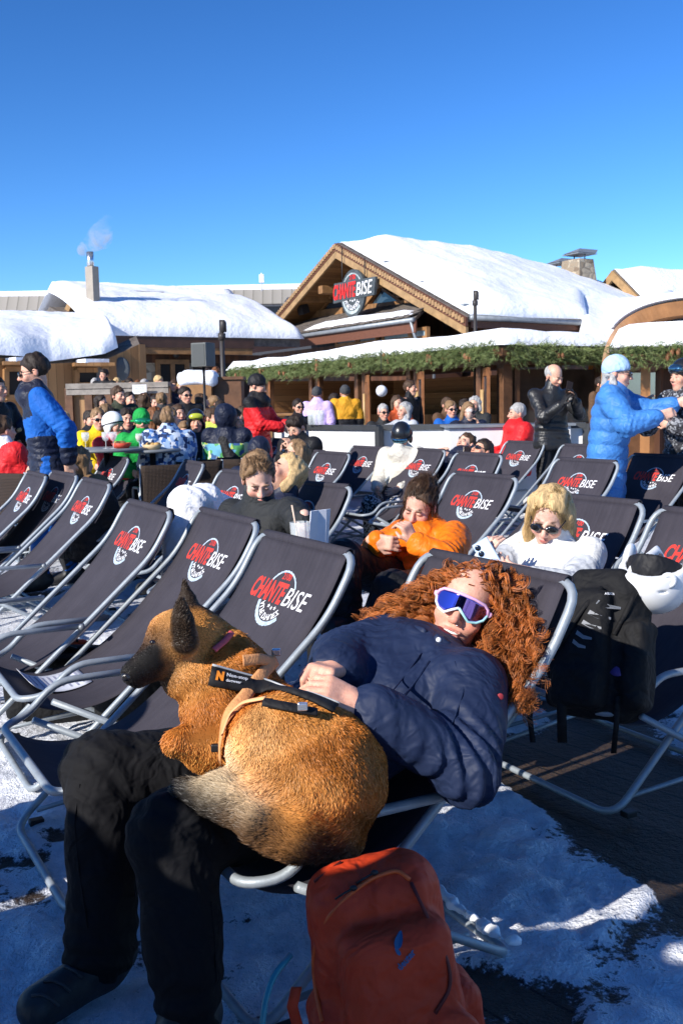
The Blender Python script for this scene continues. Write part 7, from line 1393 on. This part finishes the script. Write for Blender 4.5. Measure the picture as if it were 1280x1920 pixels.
M_WICK, t = newmat('brown_wicker', .7, 0, .3); w1 = t.n('TexWave'); w1.inputs['Scale'].default_value = 24; t.l(t.coord(), w1.inputs['Vector']); w2 = t.n('TexWave'); w2.bands_direction = 'Z'; w2.inputs['Scale'].default_value = 24; t.l(t.coord(), w2.inputs['Vector']); mx_ = t.math('MULTIPLY', w1.outputs['Fac'], w2.outputs['Fac']); t.l(t.ramp(mx_, [(0, (.012, .008, .006)), (.6, (.075, .045, .03))]), t.b.inputs['Base Color']); t.bump(mx_, .6, .01)
for x, y, Y, fc, lb in [(308, 830, 9.4, 200, 'brown wicker chair behind the dark-shadowed deck chair, left of the patterned jacket'), (372, 822, 9.9, 195, 'brown wicker chair right of the blue and white patterned jacket'), (412, 823, 10.2, 170, 'brown wicker chair at the back of the lime patterned jacket'), (446, 820, 10.6, 200, 'brown wicker chair nearest the red ski suit'), (10, 858, 8.6, 150, 'brown wicker chair at the left edge behind the red and white jacket'), (76, 850, 9.0, 190, 'brown wicker chair hidden behind the blue ski jacket')]: bistro(x, y, Y, fc, lb)
def table(px, py, Y, r_, label, mt):
    p = W(px, py, Y); z = p[2]; t = thing('round_table', label, 'table', (p[0], p[1], 0)); a = MB(); a.lathe([(r_ - .01, z - .03), (r_, z - .015), (r_ - .01, z)], (0, 0, 0), 28); a.build('table_top', mt, t); a = MB(); a.lathe([(.03, .03), (.03, z - .03)], (0, 0, 0), 12); a.lathe([(.25, 0), (.24, .02), (.03, .03)], (0, 0, 0), 20); a.build('pedestal', M_BLACK, t); return np.array([p[0], p[1], z])
T1 = table(200, 840, 9.7, .42, 'grey round table carrying wine glasses left of the green jacket', mat('grey_table', (.16, .17, .18), .4)); T2 = table(286, 842, 9.8, .28, 'round table with food between green and patterned jackets', mat('grey_table', (0, 0, 0)))
for i, (x, lb) in enumerate(((161, 'stemmed glass at the left end of the grey table'), (199, 'left one of two stemmed glasses close together'), (213, 'right one of two stemmed glasses close together'), (262, 'stemmed glass of rosé before the green jacket'))):
    q = W(x, 835, 9.5 + .1 * (i == 3)); glass((q[0], q[1], T1[2] if i < 3 else T2[2]), lb, stem=True, drink=mat('rose_wine', (.6, .35, .2), .1) if i == 3 else None, group=None)
for x, y, Y, c, lb in ((228, 832, 9.6, (.5, .06, .03), 'red food basket on the grey round table'), (285, 822, 9.7, (.55, .40, .22), 'bread basket on the table by the patterned jacket')):
    q = W(x, y, Y); m = MB(); m.lathe([(.07, 0), (.10, .05), (.09, .05), (.06, .01)], (0, 0, 0), 14); o = tag(m.build('food_basket', mat('basket' + lb[:3], c, .6), None, (q[0], q[1], (T1 if x < 250 else T2)[2])), lb, 'basket'); m = MB()
    for k in range(7): m.ball((random.uniform(-.05, .05), random.uniform(-.05, .05), .05), (.03, .02, .02), 8)
    m.build('food', mat('chips', (.5, .30, .10), .7), o)
p = W(531, 777, 14.2); t = thing('low_wood_table', 'square honey-wood high table beyond the man with curly hair', 'table', (p[0], p[1], 0)); a = MB(); a.box((0, 0, p[2]), (.42, .42, .035)); a.build('table_top', M_BEAM, t, bevel=.006)
for sx in (-1, 1):
    for sy in (-1, 1): a = MB(); a.box((sx * .2, sy * .2, p[2] / 2 - .01), (.05, .05, p[2] - .036)); a.build('leg', M_BEAM, t)
for i, (x, lb) in enumerate(((583, 'left'), (592, 'middle'), (601, 'right'))):
    q = W(x, 797, 13.95 - .06 * i); glass((q[0], q[1], 1.136), lb + ' of three clear tumblers on the windbreak rail', .2, .05)
q = W(930, 1048, 4.6); m = MB(); m.lathe([(.03, 0), (.033, .01), (.033, .11), (.027, .12)], (0, 0, 0), 14); tag(m.build('drink_can', mat('green_can', (.01, .16, .04), .3, .4), None, (q[0], q[1], .01)), 'green drinks can beside the blonde in white fleece', 'can'); bpy.data.objects['drink_can'].location.z = max(.01, q[2] - .12)
# white windbreak with grey top rail
def windbreak(p, q, label, z1=1.1, text=None):
    p, q = p * A3(1, 1, 0), q * A3(1, 1, 0); c = (p + q) / 2; t = thing('windbreak_panel', label, 'windbreak', c); d = nrm(q - p); L = np.linalg.norm(q - p); R_ = frame(np.cross(d, A3(0, 0, 1)) * -1, (0, 0, 1)); a = MB(); a.beam(p - c + A3(0, 0, z1), q - c + A3(0, 0, z1), .09, .07); a.beam(p - c + A3(0, 0, .22), q - c + A3(0, 0, .22), .09, .07)
    for e in (p, q): a.box(e - c + A3(0, 0, z1 / 2), (.08, .08, z1 + .04), np.stack([d, np.cross(A3(0, 0, 1), d), A3(0, 0, 1)], 1))
    a.build('frame', mat('anthracite_frame', (.035, .038, .042), .45), t); b = MB(); b.beam(p - c + A3(0, 0, (z1 + .22) / 2), q - c + A3(0, 0, (z1 + .22) / 2), .02, z1 - .29); w_ = b.build('white_board', mat('white_board', (.62, .62, .62), .5, 0, .05), t)
    if text:
        body, px0, px1, h_ = text; n = np.cross(d, A3(0, 0, 1)); n = n if n[1] < 0 else -n; f_ = lambda px: (lambda r_: ((p - CAM) @ n) / (r_ @ n) * r_ + CAM)(ray(px, 820)); u0, u1 = (f_(px0) - c) @ d, (f_(px1) - c) @ d; V2, Fc = text2d(body, .03); V2 = fit(V2, u0, u1, z1 - .36, z1 - .36 + h_); m = MB(); m.add([d * u + n * .0125 + A3(0, 0, v) for u, v in V2], Fc); m.build('lettering', mat('grey_letters', (.22, .23, .24), .5), w_)
windbreak(W(335, 800, 15.8), W(508, 800, 14.8), 'anthracite and white windbreak panel behind the red ski suit'); windbreak(W(512, 800, 14.75), W(710, 800, 13.0), 'white windbreak panel below the lilac and amber jackets'); windbreak(W(714, 800, 13.2), W(1098, 800, 12.4), 'longest white windbreak panel, grey-lettered, left of the leather jacket', text=('skier', 842, 968, .24))
m = MB(); q = W(1000, 770, 12.6); m.box((0, 0, .55), (1.5, .6, 1.1)); o = tag(m.build('white_counter', mat('white_board', (0, 0, 0)), None, (q[0] - .35, q[1], 0), .01), 'white counter behind the windbreak, beside the leather-jacketed man', 'counter'); a = MB(); a.box((0, 0, 1.115), (1.6, .7, .03)); a.build('counter_top', M_ALU_DK, o)
# loudspeaker on a tripod, lamp posts, parapet
q = W(382, 688, 13.4); t = thing('loudspeaker', 'large grey loudspeaker on a thin black stand above the crowd', 'loudspeaker', (q[0], q[1], 0), rad(-28)); h_ = W(382, 643, 13.4)[2] - q[2]; a = MB(); a.box((0, 0, q[2] + h_ / 2), (.24, .22, h_)); a.build('cabinet', mat('speaker_grey', (.10, .105, .10), .6), t, bevel=.01); a = MB(); a.box((0, -.113, q[2] + h_ / 2), (.20, .006, h_ - .04)); a.build('grille', mat('speaker_grille', (.06, .065, .065), .7, 0, .1, 200), t); a = MB(); a.tube([(0, 0, 0), (0, 0, q[2])], .018, 8); a.build('pole', M_BLACK, t)
for k in range(3): a = MB(); a.tube([(0, 0, .75), (.45 * math.cos(k * 2.1), .45 * math.sin(k * 2.1), .01)], .012, 6); a.build('leg', M_BLACK, t)
for x, y, Y, lb in ((415, 600, 18.5, 'dark slim lamp post with collar rising beside the loudspeaker'), (890, 545, 25.0, 'dark slim lamp post behind the pavilion snow roof at the gable corner')):
    q = W(x, y, Y); t = thing('lamp_post', lb, 'lamp post', (q[0], q[1], 0)); a = MB(); a.lathe([(.048, 0), (.042, q[2])], (0, 0, 0), 12); a.build('post', mat('post_brown', (.035, .03, .028), .5), t); a = MB(); a.lathe([(.07, q[2] - .36), (.07, q[2] - .24)], (0, 0, 0), 12); a.lathe([(.062, q[2] - .22), (.062, q[2] - .04), (.03, q[2])], (.03, 0, 0), 8); a.build('collar', mat('post_brown', (0, 0, 0)), t)
pa_, pb_ = W(128, 728, 18.9), W(318, 724, 18.9); c = (pa_ + pb_) / 2 * A3(1, 1, 0); zt_ = (pa_[2] + pb_[2]) / 2; d = nrm((pb_ - pa_) * A3(1, 1, 0)); t = thing('wooden_parapet', 'plank terrace parapet with weathered grey top boards and carved centre', 'parapet', c); a = MB(); a.beam(pa_ - c - A3(0, 0, zt_ * .5), pb_ - c - A3(0, 0, zt_ * .5), .08, zt_ - .05); a.build('boards', wood('parapet_boards', (.20, .10, .04), (.38, .22, .10), .14, 0), t); a = MB(); a.beam(pa_ - c + A3(0, 0, .03), pb_ - c + A3(0, 0, .03), .34, .10); a.beam(pa_ - c + A3(0, -.1, -.08), pb_ - c + A3(0, -.1, -.08), .1, .10); a.build('top_board', mat('weathered_wood', (.24, .21, .18), .8, 0, .3, 8, .4, 20), t)
for k in range(6):
    P = pa_ + (pb_ - pa_) * (.02 + .96 * k / 5) - c; a = MB(); a.box(P + A3(0, -.07, -zt_ / 2), (.14, .14, zt_)); a.build('post', M_BEAMDK, t)
for k in range(5): a = MB(); P = pa_ + (pb_ - pa_) * (.62 + .07 * k) - c + A3(0, -.06, -.36); a.tube([P + A3(.13 * math.cos(u), 0, .13 * math.sin(u)) for u in np.linspace(0, 6.28, 14)], .02, 6); a.build('carved_ring', M_BEAMDK, t)
q = W(262, 730, 18.6); m = MB(); m.box((0, 0, 0), (.26, .02, .17)); o = tag(m.build('notice_board', M_WHITE, None, q), 'small white notice on the plank parapet', 'sign'); m = MB(); [m.box((0, -.012, .05 - .03 * k), (.18, .004, .008)) for k in range(4)]; m.build('printed_lines', M_INK, o)
q = W(372, 722, 17.0); t = thing('snowy_bin', 'wooden box heaped with snow below the loudspeaker', 'box', (q[0], q[1], 0)); a = MB(); a.box((0, 0, q[2] / 2), (.5, .45, q[2])); a.build('box_body', M_BEAM, t, bevel=.01); S = SDF(); S.box(A3(0, 0, q[2] + .10), (.33, .28, .13), .1, 0); V, F = S.mesh(.04, lambda P: .03 * noise3(P, 6, 1)); mesh_np('snow_cap', relax(V, F, 2), F, M_SNOW, t)
q = W(425, 712, 17.2); t = thing('planter_box', 'dark square planter box beside the lamp post', 'planter', (q[0], q[1], 0)); a = MB(); a.box((0, 0, q[2] / 2), (.55, .5, q[2])); a.build('box_body', M_BEAMDK, t, bevel=.01); a = MB(); a.box((0, 0, q[2] + .02), (.62, .57, .05)); a.build('rim', M_BEAMDK, t)
q = W(715, 733, 17.6); m = MB(); m.ball((0, 0, 0), .10, 14); o = tag(m.build('ball_lamp', mat('white_ball', (.7, .7, .72), .4, 0, .35, 9), None, q), 'white ball ornament hanging in the pavilion opening', 'ornament'); m = MB(); m.tube([(0, 0, .1), (0, 0, .9)], .006, 6); m.build('cord', M_BLACK, o)
# ridge of snow caught on the front chair's rear foot bar
S = SDF(); P = [ch('T', (x, .262, .03)) for x in np.linspace(-.05, .36, 9)]
for i in range(8): S.cone(P[i], P[i + 1], .010 + .006 * random.random(), .010 + .006 * random.random(), .012)
blob('clinging_snow', S, .005, M_SNOW, 'ridge of snow stuck on the foot bar of the front deck chair', 'snow', P[4] * A3(1, 1, 0), lambda P: .008 * noise3(P, 60, 3))['kind'] = 'stuff'
# standing people added outside the frame to throw shade over the foreground
OUT = 'unseen people added to shade the foreground'
for i, (x, y, h_, fc) in enumerate([(-2.75, 1.62, 1.70, 120), (-2.28, 1.12, 1.56, 130), (-1.95, .74, 1.54, 135), (-1.60, .36, 1.78, 150), (-1.30, .02, 1.72, 150), (-.98, -.32, 1.78, 160), (-.62, -.66, 1.74, 170)]):
    J = sk_stand(); s = h_ / 1.72; person('unseen adult in dark ski clothes, added to shade the foreground', place(J, (x + .24, y + .21), rad(fc), s), h=.03, hh=.02, top=dict(m=C_NAVY, puff=.04), bot=dict(m=C_BLACK, puff=.03), shoe=C_SHOE, hat=('beanie', C_GREY), group=OUT, seed=200 + i)
